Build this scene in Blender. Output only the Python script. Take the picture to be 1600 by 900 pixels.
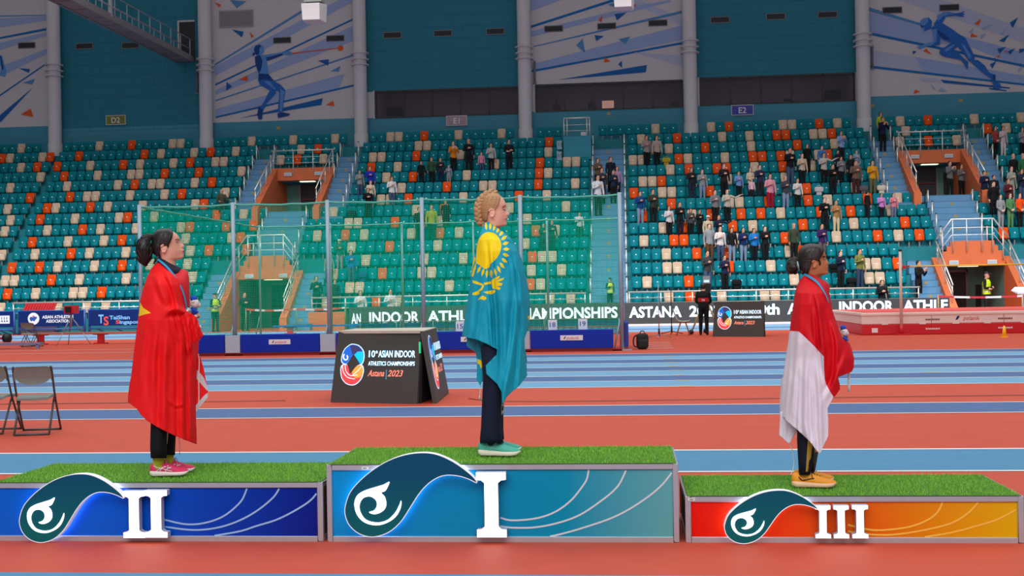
import bpy, bmesh, math, random
import numpy as np
from mathutils import Vector, Matrix
from mathutils.geometry import delaunay_2d_cdt, tessellate_polygon

random.seed(7); RNG = np.random.default_rng(7)
S = bpy.context.scene
for o in list(bpy.data.objects): bpy.data.objects.remove(o)

# ---------------------------------------------------------------- camera
FPX, EYE, HORIZON, ROLL, YAW = 1850.0, 1.58, 455.0, 0.018, math.atan(0.097)
_p = (HORIZON - 450) / FPX
FWD = np.array([-math.sin(YAW) * math.cos(_p), math.cos(YAW) * math.cos(_p), math.sin(_p)])
_r0 = np.array([math.cos(YAW), math.sin(YAW), 0.0]); _u0 = np.cross(_r0, FWD)
RGT = _r0 * math.cos(ROLL) - _u0 * math.sin(ROLL)
UPV = _u0 * math.cos(ROLL) + _r0 * math.sin(ROLL)
CAM = np.array([0.0, 0.0, EYE])
cd = bpy.data.cameras.new('camera'); cam = bpy.data.objects.new('camera', cd)
S.collection.objects.link(cam); S.camera = cam
cd.sensor_width = 36.0; cd.lens = 36.0 * FPX / 1600.0; cd.clip_end = 300; cd.clip_start = 0.1
cam.matrix_world = Matrix([[RGT[i], UPV[i], -FWD[i], CAM[i]] for i in range(3)] + [[0, 0, 0, 1]])

def ray(px, py): return FWD + (px - 800) / FPX * RGT - (py - 450) / FPX * UPV
def onY(px, py, Y): d = ray(px, py); return CAM + d * (Y / d[1])          # where the sight line meets the vertical plane y = Y
def onZ(px, py, z): d = ray(px, py); return CAM + d * ((z - EYE) / d[2])  # ... the horizontal plane z
def proj(P):
    d = np.asarray(P, float) - CAM; z = d @ FWD
    return 800 + FPX * (d @ RGT) / z, 450 - FPX * (d @ UPV) / z

# ---------------------------------------------------------------- light
w = bpy.data.worlds.new('world'); S.world = w; w.use_nodes = True
w.node_tree.nodes['Background'].inputs[0].default_value = (0.90, 0.94, 1.0, 1)
w.node_tree.nodes['Background'].inputs[1].default_value = 0.30
def area(name, loc, size, power, aim=(0, 0, -1), color=(1, 1, 1), spread=180):
    l = bpy.data.lights.new(name, 'AREA'); l.shape = 'RECTANGLE'; l.size, l.size_y = size; l.energy = power; l.color = color; l.spread = math.radians(spread)
    o = bpy.data.objects.new(name, l); S.collection.objects.link(o); o.location = loc
    o.rotation_euler = Vector(aim).to_track_quat('-Z', 'Y').to_euler(); return o
area('hall_lights_over_track', (-4, 30, 17.0), (66, 40), 8200, (0, 0.08, -1), spread=140)
area('hall_lights_over_stand', (-4, 38, 17.5), (66, 5), 3400, (0, 1, -1.35), spread=68)
area('hall_lights_over_front', (-1, -8, 13), (26, 12), 3500, (0, 0.62, -1))
area('hall_lights_over_podium', (0, 6.0, 14), (16, 8), 380, (0, 0.1, -1))
S.view_settings.view_transform = 'Standard'; S.view_settings.look = 'None'
S.view_settings.gamma = 1.0; S.view_settings.use_curve_mapping = False
S.view_settings.exposure = 0.0

# ---------------------------------------------------------------- materials
def lin(c): return tuple(((v / 255) / 12.92 if v / 255 <= .04045 else ((v / 255 + .055) / 1.055) ** 2.4) for v in c)
MATS = {}
def mat(name, rgb, rough=.6, metal=0.0, noise=0.0, nscale=20.0, bump=0.0, bscale=200.0, emit=0.0, alpha=1.0, spec=.5, coat=0, stretch=None):
    if name in MATS: return MATS[name]
    m = bpy.data.materials.new(name); m.use_nodes = True; nt = m.node_tree; b = nt.nodes['Principled BSDF']
    c = lin(rgb) + (1,)
    b.inputs['Base Color'].default_value = c; b.inputs['Roughness'].default_value = rough; b.inputs['Metallic'].default_value = metal
    b.inputs['Specular IOR Level'].default_value = spec; b.inputs['Coat Weight'].default_value = coat
    if emit: b.inputs['Emission Color'].default_value = c; b.inputs['Emission Strength'].default_value = emit
    if alpha < 1: b.inputs['Alpha'].default_value = alpha
    if noise or bump:
        tc = nt.nodes.new('ShaderNodeTexCoord'); src = tc.outputs['Object']
        if stretch:
            mp = nt.nodes.new('ShaderNodeMapping'); mp.inputs['Scale'].default_value = stretch
            nt.links.new(src, mp.inputs[0]); src = mp.outputs[0]
        if noise:
            n = nt.nodes.new('ShaderNodeTexNoise'); n.inputs['Scale'].default_value = nscale; n.inputs['Detail'].default_value = 5
            r = nt.nodes.new('ShaderNodeMapRange'); r.inputs[1].default_value = .25; r.inputs[2].default_value = .75
            r.inputs[3].default_value = 1 - noise; r.inputs[4].default_value = 1 + noise
            hs = nt.nodes.new('ShaderNodeHueSaturation'); hs.inputs['Color'].default_value = c
            nt.links.new(src, n.inputs['Vector']); nt.links.new(n.outputs['Fac'], r.inputs[0])
            nt.links.new(r.outputs[0], hs.inputs['Value']); nt.links.new(hs.outputs[0], b.inputs['Base Color'])
        if bump:
            n2 = nt.nodes.new('ShaderNodeTexNoise'); n2.inputs['Scale'].default_value = bscale; n2.inputs['Detail'].default_value = 3
            bp = nt.nodes.new('ShaderNodeBump'); bp.inputs['Strength'].default_value = bump; bp.inputs['Distance'].default_value = .01
            nt.links.new(src, n2.inputs['Vector']); nt.links.new(n2.outputs['Fac'], bp.inputs['Height']); nt.links.new(bp.outputs[0], b.inputs['Normal'])
    MATS[name] = m; return m
def ramp_mat(name, axis, stops, rough=.35):
    """printed colour gradient along an object axis: stops = [(coordinate, rgb)]"""
    m = bpy.data.materials.new(name); m.use_nodes = True; nt = m.node_tree; b = nt.nodes['Principled BSDF']
    tc = nt.nodes.new('ShaderNodeTexCoord'); sp = nt.nodes.new('ShaderNodeSeparateXYZ'); r = nt.nodes.new('ShaderNodeMapRange')
    cr = nt.nodes.new('ShaderNodeValToRGB'); a0, a1 = stops[0][0], stops[-1][0]
    r.inputs[1].default_value = a0; r.inputs[2].default_value = a1
    nt.links.new(tc.outputs['Object'], sp.inputs[0]); nt.links.new(sp.outputs[axis], r.inputs[0]); nt.links.new(r.outputs[0], cr.inputs[0])
    el = cr.color_ramp.elements
    for i, (p, c) in enumerate(stops):
        e = el[i] if i < 2 else el.new((p - a0) / (a1 - a0))
        e.position = (p - a0) / (a1 - a0); e.color = lin(c) + (1,)
    nt.links.new(cr.outputs[0], b.inputs['Base Color']); b.inputs['Roughness'].default_value = rough; b.inputs['Specular IOR Level'].default_value = .18
    MATS[name] = m; return m

# ---------------------------------------------------------------- mesh building
WM = {}
class MB:
    def __init__(s): s.v = []; s.f = []; s.m = []; s.sm = []
    def add(s, vs, fs, m=0, smooth=False):
        n = len(s.v); s.v.extend([tuple(float(c) for c in p) for p in vs])
        for f in fs: s.f.append([i + n for i in f]); s.m.append(m); s.sm.append(smooth)
        return s
    def box(s, x0, x1, y0, y1, z0, z1, m=0):
        v = [(x, y, z) for z in (z0, z1) for y in (y0, y1) for x in (x0, x1)]
        return s.add(v, [(0, 2, 3, 1), (4, 5, 7, 6), (0, 1, 5, 4), (2, 6, 7, 3), (0, 4, 6, 2), (1, 3, 7, 5)], m)
    def hexa(s, p, m=0):      # 8 corners: bottom four then top four, both counter-clockwise from above
        return s.add(p, [(3, 2, 1, 0), (4, 5, 6, 7), (0, 1, 5, 4), (1, 2, 6, 5), (2, 3, 7, 6), (3, 0, 4, 7)], m)
    def loft(s, rings, m=0, closed=True, cap=True, smooth=True):
        n = len(rings[0]); vs = [p for r in rings for p in r]; fs = []
        for i in range(len(rings) - 1):
            for j in range(n if closed else n - 1):
                k = (j + 1) % n; fs.append((i * n + j, i * n + k, (i + 1) * n + k, (i + 1) * n + j))
        if cap and closed: fs.append(tuple(range(n))[::-1]); fs.append(tuple((len(rings) - 1) * n + j for j in range(n)))
        return s.add(vs, fs, m, smooth)
    def tube(s, pts, r, n=8, m=0, cap=True, smooth=True, flat=None, round_ends=False):
        P = [np.asarray(p, float) for p in pts]; R = list(r) if hasattr(r, '__len__') else [r] * len(P)
        if round_ends:
            d0 = P[0] - P[1]; d0 /= np.linalg.norm(d0); d1 = P[-1] - P[-2]; d1 /= np.linalg.norm(d1)
            P = [P[0] + d0 * R[0] * .95, P[0] + d0 * R[0] * .6] + P + [P[-1] + d1 * R[-1] * .6, P[-1] + d1 * R[-1] * .95]
            R = [R[0] * .3, R[0] * .8] + R + [R[-1] * .8, R[-1] * .3]
        T = [P[min(i + 1, len(P) - 1)] - P[max(i - 1, 0)] for i in range(len(P))]; T = [t / (np.linalg.norm(t) + 1e-12) for t in T]
        a = np.array([0, 0, 1.0]) if abs(T[0][2]) < .9 else np.array([0, 1.0, 0]); u = np.cross(T[0], a); u /= np.linalg.norm(u)
        rings = []
        for p, t, rr in zip(P, T, R):
            u = u - t * (u @ t); u /= np.linalg.norm(u); vv = np.cross(t, u)
            ra, rb = (rr if hasattr(rr, '__len__') else (rr, rr if flat is None else rr * flat))
            rings.append([p + u * ra * math.cos(2 * math.pi * k / n) + vv * rb * math.sin(2 * math.pi * k / n) for k in range(n)])
        return s.loft(rings, m, True, cap, smooth)
    def ball(s, c, r, nu=12, nv=8, m=0, R=None):
        c = np.asarray(c, float); r = np.asarray(r if hasattr(r, '__len__') else (r, r, r), float); rings = []
        for i in range(nv + 1):
            a = math.pi * min(max(i / nv, .01), .99)
            ring = []
            for j in range(nu):
                b = 2 * math.pi * j / nu; d = np.array([math.sin(a) * math.cos(b), math.sin(a) * math.sin(b), -math.cos(a)]) * r
                ring.append(c + (R @ d if R is not None else d))
            rings.append(ring)
        return s.loft(rings, m, True, True, True)
    def prism(s, poly, o, ux, uz, depth, m=0, mside=None, mback=None):
        """2-D outline (list of (a, b)) placed at o + a*ux + b*uz and extruded along cross(ux, uz) by depth (towards the back)"""
        o, ux, uz = (np.asarray(q, float) for q in (o, ux, uz)); nrm = np.cross(uz, ux); nrm /= np.linalg.norm(nrm); n = len(poly)
        area2 = sum(poly[i][0] * poly[(i + 1) % n][1] - poly[(i + 1) % n][0] * poly[i][1] for i in range(n))
        if area2 < 0: poly = poly[::-1]
        F = [o + a * ux + b * uz for a, b in poly]; B = [p + nrm * depth for p in F]
        tri = tessellate_polygon([[Vector((a, b, 0)) for a, b in poly]])
        def orient(t):
            (a, b), (c, d), (e, f) = (poly[i] for i in t); return t if (c - a) * (f - b) - (d - b) * (e - a) > 0 else t[::-1]
        tri = [orient(t) for t in tri]
        s.add(F, tri, m)
        if depth:
            s.add(B, [t[::-1] for t in tri], mback if mback is not None else m)
            s.add(F + B, [(i, n + i, n + (i + 1) % n, (i + 1) % n) for i in range(n)], mside if mside is not None else m)
        return s
    def ribbon(s, pts, width, o, ux, uz, m=0):
        P = [np.array(p, float) for p in pts]; L, Rr = [], []
        for i, p in enumerate(P):
            t = P[min(i + 1, len(P) - 1)] - P[max(i - 1, 0)]; t /= np.linalg.norm(t); nn = np.array([-t[1], t[0]])
            L.append(p + nn * width / 2); Rr.append(p - nn * width / 2)
        o, ux, uz = (np.asarray(q, float) for q in (o, ux, uz))
        for i in range(len(P) - 1):
            q = [Rr[i], Rr[i + 1], L[i + 1], L[i]]; s.add([o + a[0] * ux + a[1] * uz for a in q], [(0, 1, 2, 3)], m)
        return s
    def text(s, txt, o, ux, uz, size, m=0, align='CENTER', width=None, offset=0.0, shear=0.0, depth=0.0):
        """lettering: o = centre of the line (or its left end), cap height = size"""
        vs, fs = text_geo(txt, offset, shear); vs = np.array(vs)
        k = size / CAPH; w0 = vs[:, 0].max() - vs[:, 0].min(); kx = k if width is None else width / w0
        a = (vs[:, 0] - vs[:, 0].min()) * kx
        if align == 'CENTER': a -= w0 * kx / 2
        bq = vs[:, 1] * k - size / 2
        o, ux, uz = (np.asarray(q, float) for q in (o, ux, uz))
        return s.add([o + p * ux + q * uz for p, q in zip(a, bq)], fs, m)
    def build(s, name, mats, parent=None, local=False, bevel=0.0, seg=2, fix=False, props=None):
        me = bpy.data.meshes.new(name); vs = s.v
        if parent is not None and not local:
            Mi = WM[parent].inverted(); vs = [tuple(Mi @ Vector(p)) for p in vs]
        me.from_pydata(vs, [], s.f); me.update()
        ml = mats if isinstance(mats, (list, tuple)) else [mats]
        for q in ml: me.materials.append(q)
        me.polygons.foreach_set('material_index', s.m); me.polygons.foreach_set('use_smooth', s.sm)
        if bevel or fix:
            b = bmesh.new(); b.from_mesh(me)
            if bevel:
                bmesh.ops.remove_doubles(b, verts=b.verts, dist=1e-5)
                es = [e for e in b.edges if len(e.link_faces) == 2 and e.calc_face_angle(0) > .6]
                bmesh.ops.bevel(b, geom=es, offset=bevel, segments=seg, profile=.6, affect='EDGES', clamp_overlap=True)
            if fix: bmesh.ops.recalc_face_normals(b, faces=b.faces)
            b.to_mesh(me); b.free()
        o = bpy.data.objects.new(name, me); S.collection.objects.link(o)
        if parent is not None: o.parent = parent
        WM[o] = WM[parent].copy() if parent is not None else Matrix()
        if props:
            for k, v in props.items(): o[k] = v
        return o
CAPH = .729; _TX = {}
def text_geo(txt, offset=0.0, shear=0.0):
    k = (txt, offset, shear)
    if k not in _TX:
        c = bpy.data.curves.new('lettering', 'FONT'); c.body = txt; c.resolution_u = 3; c.offset = offset; c.shear = shear
        o = bpy.data.objects.new('lettering', c); S.collection.objects.link(o)
        dg = bpy.context.evaluated_depsgraph_get(); dg.update(); me = bpy.data.meshes.new_from_object(o.evaluated_get(dg))
        _TX[k] = ([tuple(v.co) for v in me.vertices], [tuple(p.vertices) for p in me.polygons])
        bpy.data.objects.remove(o); bpy.data.curves.remove(c); bpy.data.meshes.remove(me)
    return _TX[k]

def tag(o, label, cat, group=None):
    o['label'] = label; o['category'] = cat
    if group: o['group'] = group
    return o
def thing(name, label, cat, loc=(0, 0, 0), rotz=0.0, group=None):
    o = bpy.data.objects.new(name, None); S.collection.objects.link(o); o.empty_display_size = .2
    o.location = tuple(float(c) for c in loc); o.rotation_euler = (0, 0, rotz)
    WM[o] = Matrix.Translation(Vector([float(c) for c in loc])) @ Matrix.Rotation(rotz, 4, 'Z')
    return tag(o, label, cat, group)
def struct(o): o['kind'] = 'structure'; return o
def dup(root, loc, rotz, label, group=None, name=None):
    r = root.copy(); S.collection.objects.link(r); r.location = tuple(float(c) for c in loc); r.rotation_euler = (0, 0, rotz); r['label'] = label
    WM[r] = Matrix.Translation(r.location) @ Matrix.Rotation(rotz, 4, 'Z')
    if group: r['group'] = group
    for ch in list(root.children):
        c = ch.copy(); S.collection.objects.link(c); c.parent = r; WM[c] = WM[r].copy()
        for g in ch.children:
            d = g.copy(); S.collection.objects.link(d); d.parent = c; WM[d] = WM[r].copy()
    return r
ORD = ['first', 'second', 'third', 'fourth', 'fifth', 'sixth', 'seventh', 'eighth', 'ninth', 'tenth', 'eleventh', 'twelfth', 'thirteenth', 'fourteenth', 'fifteenth']
def nth(n): return ORD[n - 1] if n <= 15 else '%d%s' % (n, 'th' if 10 < n % 100 < 14 else {1: 'st', 2: 'nd', 3: 'rd'}.get(n % 10, 'th'))
def smooth_curve(pts, n=8, closed=False):
    P = [np.array(p, float) for p in pts]; out = []; N = len(P)
    for i in range(N if closed else N - 1):
        p0 = P[(i - 1) % N] if closed or i > 0 else P[0]; p1 = P[i]; p2 = P[(i + 1) % N]; p3 = P[(i + 2) % N] if closed or i + 2 < N else P[-1]
        for t in np.arange(n) / n:
            out.append(.5 * ((2 * p1) + (-p0 + p2) * t + (2 * p0 - 5 * p1 + 4 * p2 - p3) * t * t + (-p0 + 3 * p1 - 3 * p2 + p3) * t ** 3))
    if not closed: out.append(P[-1])
    return out
X3, Y3, Z3 = (1, 0, 0), (0, 1, 0), (0, 0, 1)
# ================================================================ the hall: floor, back wall, pillars, windows
RED = mat('track_red', (196, 76, 52), .62, noise=.06, nscale=3.0, bump=.25, bscale=350, spec=.35)
LBLUE = mat('lane_light_blue', (74, 136, 176), .6, noise=.05, nscale=4, bump=.2, bscale=350, spec=.35)
PBLUE = mat('lane_pale_blue', (108, 160, 196), .6, noise=.05, nscale=4, bump=.2, bscale=350, spec=.35)
DBLUE = mat('lane_slate_blue', (74, 104, 152), .6, noise=.06, nscale=4, bump=.2, bscale=350, spec=.35)
LINEW = mat('lane_line_white', (232, 226, 222), .6)
MARKY = mat('lane_mark_yellow', (226, 196, 110), .6)
fb = MB(); XA, XB = -60, 50
def fstrip(y0, y1, m, z=0.0, x0=XA, x1=XB):
    fb.add([(x0, y0, z), (x1, y0, z), (x1, y1, z), (x0, y1, z)], [(0, 1, 2, 3)], m)
fstrip(-35, 70, 0)
zs = .002
fstrip(5.2, 6.56, 1, zs); 
fstrip(10.26, 11.60, 1, zs); fstrip(10.24, 10.30, 4, zs * 2); fstrip(11.60, 11.67, 4, zs * 2)
fstrip(14.90, 16.16, 3, zs); fstrip(14.86, 14.92, 4, zs * 2); fstrip(16.14, 16.20, 4, zs * 2)
edges = [19.20, 20.43, 21.66, 22.89, 24.12, 25.35, 26.58, 27.81, 29.04]
for i in range(8):
    fstrip(edges[i], edges[i + 1], 2 if i % 2 == 0 else 3, zs)
for e in edges: fstrip(e - .035, e + .035, 4, zs * 2)
for e in edges: fstrip(e - .06, e + .06, 5, zs * 3, .80, 1.02)
for xx, yy in ((-9.9, 25.4), (-8.6, 24.1), (-9.1, 22.9), (-11.6, 21.7), (5.2, 21.7), (-6.2, 27.8)): fstrip(yy - .05, yy + .05, 5, zs * 3, xx, xx + .35)
# far side of the oval: blue lanes beyond the red infield, and the thin field lines
fstrip(43.6, 50.3, 2, zs); fstrip(43.55, 43.65, 4, zs * 2)
for e in (44.9, 46.1, 47.3, 48.6): fstrip(e - .04, e + .04, 4, zs * 2)
fstrip(45.9, 47.2, 3, zs * 1.5)
fstrip(33.2, 33.26, 4, zs * 2, -40, -10); fstrip(35.2, 35.26, 4, zs * 2, -40, -13.5)
for x_ in (.4,): 
    for y_ in (31.5, 32.6, 33.7, 34.8): fstrip(y_, y_ + .09, 4, zs * 2, x_, x_ + .8)
arc = [(-13.2 + 1.6 * math.cos(a), 41.5 + 3.2 * math.sin(a)) for a in np.linspace(-1.5, 1.3, 14)]
fb.ribbon(arc, .14, (0, 0, zs * 3), X3, Y3, 4)
struct(fb.build('floor', [RED, LBLUE, PBLUE, DBLUE, LINEW, MARKY]))
for cpts, clb in (([(-30, 17.3, .012), (-16, 17.35, .012), (-9, 17.1, .012), (-5.1, 17.25, .012)], 'thin tan cable lying on the red strip left of the screen box'), ([(-2.35, 17.3, .012), (-1.2, 16.75, .012), (4, 17.0, .012), (14, 17.35, .012)], 'thin tan cable lying on the red strip right of the screen box')):
    cb = MB(); cb.tube(smooth_curve(cpts, 6), .008, 6); tag(cb.build('cable', mat('cable_tan', (158, 96, 78))), clb, 'cable')

WY = 64.0
TEAL_W = mat('wall_teal', (20, 116, 136), .7, noise=.05, nscale=.6)
TEAL_L = mat('wall_teal_lower', (58, 138, 160), .7, noise=.03, nscale=.8)
WHITE_W = mat('wall_white', (196, 193, 196), .8, noise=.02, nscale=.5)
JOINT = mat('wall_joint', (17, 106, 126), .8)
PX = [-40.6, -31.74, -23.0, -14.29, -5.28, 3.56, 12.54, 21.4, 30.2]
def wz(px, py): return float(onY(px, py, WY)[2])
ZTOP, ZB = 21.5, 7.0
win_z = {}
wb = MB()
def wpanel(x0, x1, z0, z1, m): wb.box(x0, x1, WY, WY + .3, z0, z1, m)
zm = [wz(40, 198), wz(450, 188), 0, wz(1450, 148)]
wz0, wz1 = wz(700, 180), wz(700, 140)
WIN = {3: (wz(700, 180.5), wz(700, 139.5), -13.55, -5.72), 4: (wz(950, 170.5), wz(950, 129.5), -4.72, 3.15), 5: (wz(1213, 160.5), wz(1213, 118.5), 4.1, 12.15)}
for i in range(8):
    x0, x1 = PX[i], PX[i + 1]
    if i in (0, 2, 6):
        zz = {0: zm[0], 2: zm[1], 6: zm[3]}[i]
        wpanel(x0, x1, ZB, zz, 1); wpanel(x0, x1, zz, ZTOP, 2)
    elif i in (1, 7):
        wpanel(x0, x1, ZB, wz(200, 198), 1); wpanel(x0, x1, wz(200, 198), ZTOP, 0)
    else:
        a, b, xa, xb = WIN[i]
        wpanel(x0, x1, ZB, a, 1); wpanel(x0, x1, b, ZTOP, 2 if i == 4 else 0)
        wpanel(x0, xa, a, b, 2); wpanel(xb, x1, a, b, 2)
for i, r0 in ((1, 0), (3, 1), (5, 1)):          # joints between the wall slabs
    x0, x1 = PX[i], PX[i + 1]
    for k, z in enumerate(np.arange(11.0 if i == 1 else 13.0, 20, .62)):
        wb.box(x0, x1, WY - .004, WY, z, z + .02, 3)
        for x in np.arange(x0 + .6 + (k % 2) * .6, x1, 1.25): wb.box(x, x + .02, WY - .004, WY, z, z + .62, 3)
struct(wb.build('wall_back', [TEAL_W, TEAL_L, WHITE_W, JOINT]))
# side walls of the hall, out of sight of the photograph but closing the room
sb = MB(); sb.box(-61, -60, -35, 66, 0, ZTOP); struct(sb.build('wall_left', TEAL_L))
sb = MB(); sb.box(50, 51, -35, 66, 0, ZTOP); struct(sb.build('wall_right', TEAL_L))

PIL = mat('pillar_white', (206, 203, 207), .7, noise=.02, nscale=2)
names = {1: 'left of the D2 sign', 2: 'right of the D2 sign', 3: 'left of the E1 sign', 4: 'right of the E1 sign', 5: 'left of the E2 sign', 6: 'right of the E2 sign'}
for i in range(1, 7):
    x, y = PX[i], WY - .42
    t = thing('pillar', 'tall round white pillar on the back wall, %s' % names[i], 'pillar', (x, y, 8.8))
    b = MB(); b.tube([(x, y, 8.8), (x, y, ZTOP)], .36, 24, cap=False); b.tube([(x, y, 8.8), (x, y, 10.3)], .385, 24); b.build('shaft', PIL, t)
    for z in (14.05, 14.35, 14.68):
        b = MB(); b.tube([(x, y, z), (x, y, z + .05)], .50, 24); b.build('collar', PIL, t)

# windows of the control rooms behind the back wall
FRAME = mat('window_frame_dark', (38, 40, 46), .5); FRW = mat('window_trim_white', (190, 190, 194), .6)
GLASS = bpy.data.materials.new('window_glass'); GLASS.use_nodes = True; _n = GLASS.node_tree; _n.nodes.clear()
_o = _n.nodes.new('ShaderNodeOutputMaterial'); _m = _n.nodes.new('ShaderNodeMixShader'); _t = _n.nodes.new('ShaderNodeBsdfTransparent'); _g = _n.nodes.new('ShaderNodeBsdfGlossy')
_t.inputs[0].default_value = (.42, .38, .44, 1); _g.inputs['Roughness'].default_value = .12; _g.inputs['Color'].default_value = (.8, .75, .8, 1); _m.inputs[0].default_value = .05
_n.links.new(_t.outputs[0], _m.inputs[1]); _n.links.new(_g.outputs[0], _m.inputs[2]); _n.links.new(_m.outputs[0], _o.inputs[0])
ROOM = mat('control_room_wall', (140, 128, 140), .9); DARK = mat('control_room_dark', (22, 20, 24), .8)
for n, (i, (a, b, xa, xb)) in enumerate(WIN.items()):
    fr = MB()
    fr.box(xa, xb, WY - .03, WY + .1, a - .05, a + .05); fr.box(xa, xb, WY - .03, WY + .1, b - .06, b + .04)
    xs = np.linspace(xa, xb, 6)
    for x in xs: fr.box(x - .04, x + .04, WY - .03, WY + .1, a, b)
    w_ = struct(fr.build('window_%d' % (n + 1), FRAME))
    g = MB()
    for q in range(5): g.box(xs[q] + .04, xs[q + 1] - .04, WY + .02, WY + .035, a + .04, b - .04)
    g.build('pane', GLASS, w_)
    tr = MB(); tr.box(xa - .14, xa - .05, WY - .05, WY, a - .05, b + .05); tr.box(xb + .05, xb + .14, WY - .05, WY, a - .05, b + .05); tr.build('window_trim', FRW, w_)
    rm = MB(); rm.box(xa - .3, xb + .3, WY + 4, WY + 4.1, a - .9, b + .6); rm.box(xa - .3, xb + .3, WY + .3, WY + 4, b + .5, b + .6); rm.box(xa - .3, xb + .3, WY + .3, WY + 4, a - .95, a - .9)
    rm.box(xa - .3, xa - .25, WY + .3, WY + 4, a - .9, b + .5); rm.box(xb + .25, xb + .3, WY + .3, WY + 4, a - .9, b + .5)
    rm.box(xa, xb, WY + 1.2, WY + 1.25, a - .9, a - .1, 1)
    struct(rm.build('trim_%d' % (n + 1), [ROOM, DARK]))
    area('control_room_fill_%d' % (n + 1), ((xa + xb) / 2, WY + 1.8, b + .4), (xb - xa - 1, .5), 58, (0, .3, -1), (1, .88, .96))  # added fill lamp without a fixture, brightens the room behind the tinted panes
# dark consoles and monitors standing inside the windows
def wbox(name, px0, py0, px1, py1, label, m, dy=.8, cat='monitor', depth=.3):
    p = onY(px0, py1, WY + dy); q = onY(px1, py0, WY + dy); b = MB(); b.box(p[0], q[0], WY + dy, WY + dy + depth, p[2], q[2]); b.box(p[0] + .05, q[0] - .05, WY + dy - .02, WY + dy, p[2] + .05, q[2] - .05)
    o = b.build(name, m, bevel=.02); tag(o, label, cat); return o
BLK = mat('equipment_black', (14, 14, 16), .5)
wbox('cabinet', 604, 167, 629, 185, 'dark cabinet inside the left window of the band above the E1 sign', BLK, cat='cabinet')
wbox('monitor', 1048, 158, 1061, 166, 'dark monitor inside the far right pane above the tunnel aisle', BLK)
wbox('monitor', 1288, 140, 1314, 156, 'large dark monitor inside the right pane above the E2 sign', BLK)
wbox('monitor', 1225, 154, 1238, 160, 'small dark monitor at the foot of the window right of the E2 sign', BLK)
wbox('screen', 941, 157, 959, 170, 'lit cream screen glowing inside the middle window', mat('lit_screen', (255, 214, 170), emit=1.8), cat='screen')

# ---- wall furniture: vents, grille, signs
VENT = mat('vent_dark', (40, 46, 52), .6); VFR = mat('vent_frame', (120, 122, 128), .6)
vents = [(42, 71, 'beside the leftmost pillar'), (132, 72, 'left under the steel gangway'), (204, 71, 'just below the gangway'), (441, 63, 'above the outstretched arms of the thrower mural'), (524, 60, 'above the orange ball of the mural'),
         (613, 55, 'left of three above the E1 windows'), (692, 52, 'middle of three above the E1 windows'), (774, 49, 'right of three above the E1 windows'),
         (865, 45, 'left of three on the triangle mural'), (948, 41, 'middle of three on the triangle mural'), (1028, 36, 'right of three on the triangle mural'),
         (1125, 31, 'left of three above the E2 windows'), (1212, 26, 'middle of three above the E2 windows'), (1293, 23, 'right of three above the E2 windows'),
         (1394, 16, 'left above the sprinter mural'), (1483, 12, 'above the raised arm of the sprinter mural')]
for x, y, lb in vents:
    p = onY(x, y, WY); hw, hh = .47, .135
    t = thing('vent', 'small dark slotted wall vent %s' % lb, 'vent', (p[0], WY, p[2]), group='wall vents')
    b = MB(); b.box(p[0] - hw - .04, p[0] + hw + .04, WY - .03, WY, p[2] - hh - .04, p[2] + hh + .04); b.build('frame', VFR, t)
    b = MB(); b.box(p[0] - hw, p[0] + hw, WY - .04, WY - .03, p[2] - hh, p[2] + hh)
    for q in range(4): z = p[2] - hh + .03 + q * .066; b.box(p[0] - hw, p[0] + hw, WY - .055, WY - .04, z, z + .03)
    b.build('slats', VENT, t)
p0, p1 = onY(343, 44, WY), onY(396, 15, WY)
t = thing('grille', 'large grey ventilation grille above the thrower mural', 'grille', ((p0[0] + p1[0]) / 2, WY, p0[2]))
b = MB(); b.box(p0[0], p1[0], WY - .05, WY, p0[2], p1[2]); b.build('frame', mat('grille_grey', (150, 148, 152)), t)
b = MB()
for x in np.linspace(p0[0] + .1, p1[0] - .1, 22): b.box(x - .02, x + .02, WY - .07, WY - .05, p0[2] + .08, p1[2] - .08)
b.build('slats', mat('grille_slat', (128, 126, 130)), t)
for txt, x, y, wpx, hpx, col, lb in (('D2', 181, 187.5, 33, 15.5, (112, 118, 44), 'olive green sign with white letters D2 on the teal wall'), ('E1', 713.5, 188.5, 33.5, 16, (164, 140, 158), 'pale mauve sign with white letters E1 under the window'), ('E2', 1160, 172, 34, 16, (52, 66, 160), 'blue sign with white letters E2 under the window')):
    p = onY(x, y, WY - .06); s_ = 1850 / 64.5; hw, hh = wpx / s_ / 2, hpx / s_ / 2
    t = thing('sign', lb, 'sign', (p[0], WY, p[2]))
    b = MB(); b.box(p[0] - hw, p[0] + hw, WY - .08, WY, p[2] - hh, p[2] + hh); b.build('border', FRW, t)
    b = MB(); b.box(p[0] - hw + .04, p[0] + hw - .04, WY - .085, WY - .07, p[2] - hh + .04, p[2] + hh - .04)
    b.text(txt, (p[0], WY - .09, p[2]), X3, Z3, hh * 1.15, 1, offset=.012); b.build('face', [mat('sign_' + txt, col), mat('sign_letter_white', (226, 224, 222))], t)
for x, y, lb in ((435, 200, 'under the thrower mural'), (557, 196, 'by the pillar right of the thrower mural'), (951, 178, 'below the middle window'), (1363, 165, 'beside the right pillar'), (1501, 157, 'below the sprinter mural')):
    p = onY(x, y, WY); b = MB(); b.box(p[0] - .1, p[0] + .1, WY - .02, WY, p[2] - .08, p[2] + .08); b.box(p[0] - .07, p[0] + .07, WY - .03, WY - .02, p[2] - .05, p[2] + .05)
    tag(b.build('number_plate', mat('plate_tan', (170, 150, 96))), 'tiny tan number plate on the teal wall %s' % lb, 'plate')
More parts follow.
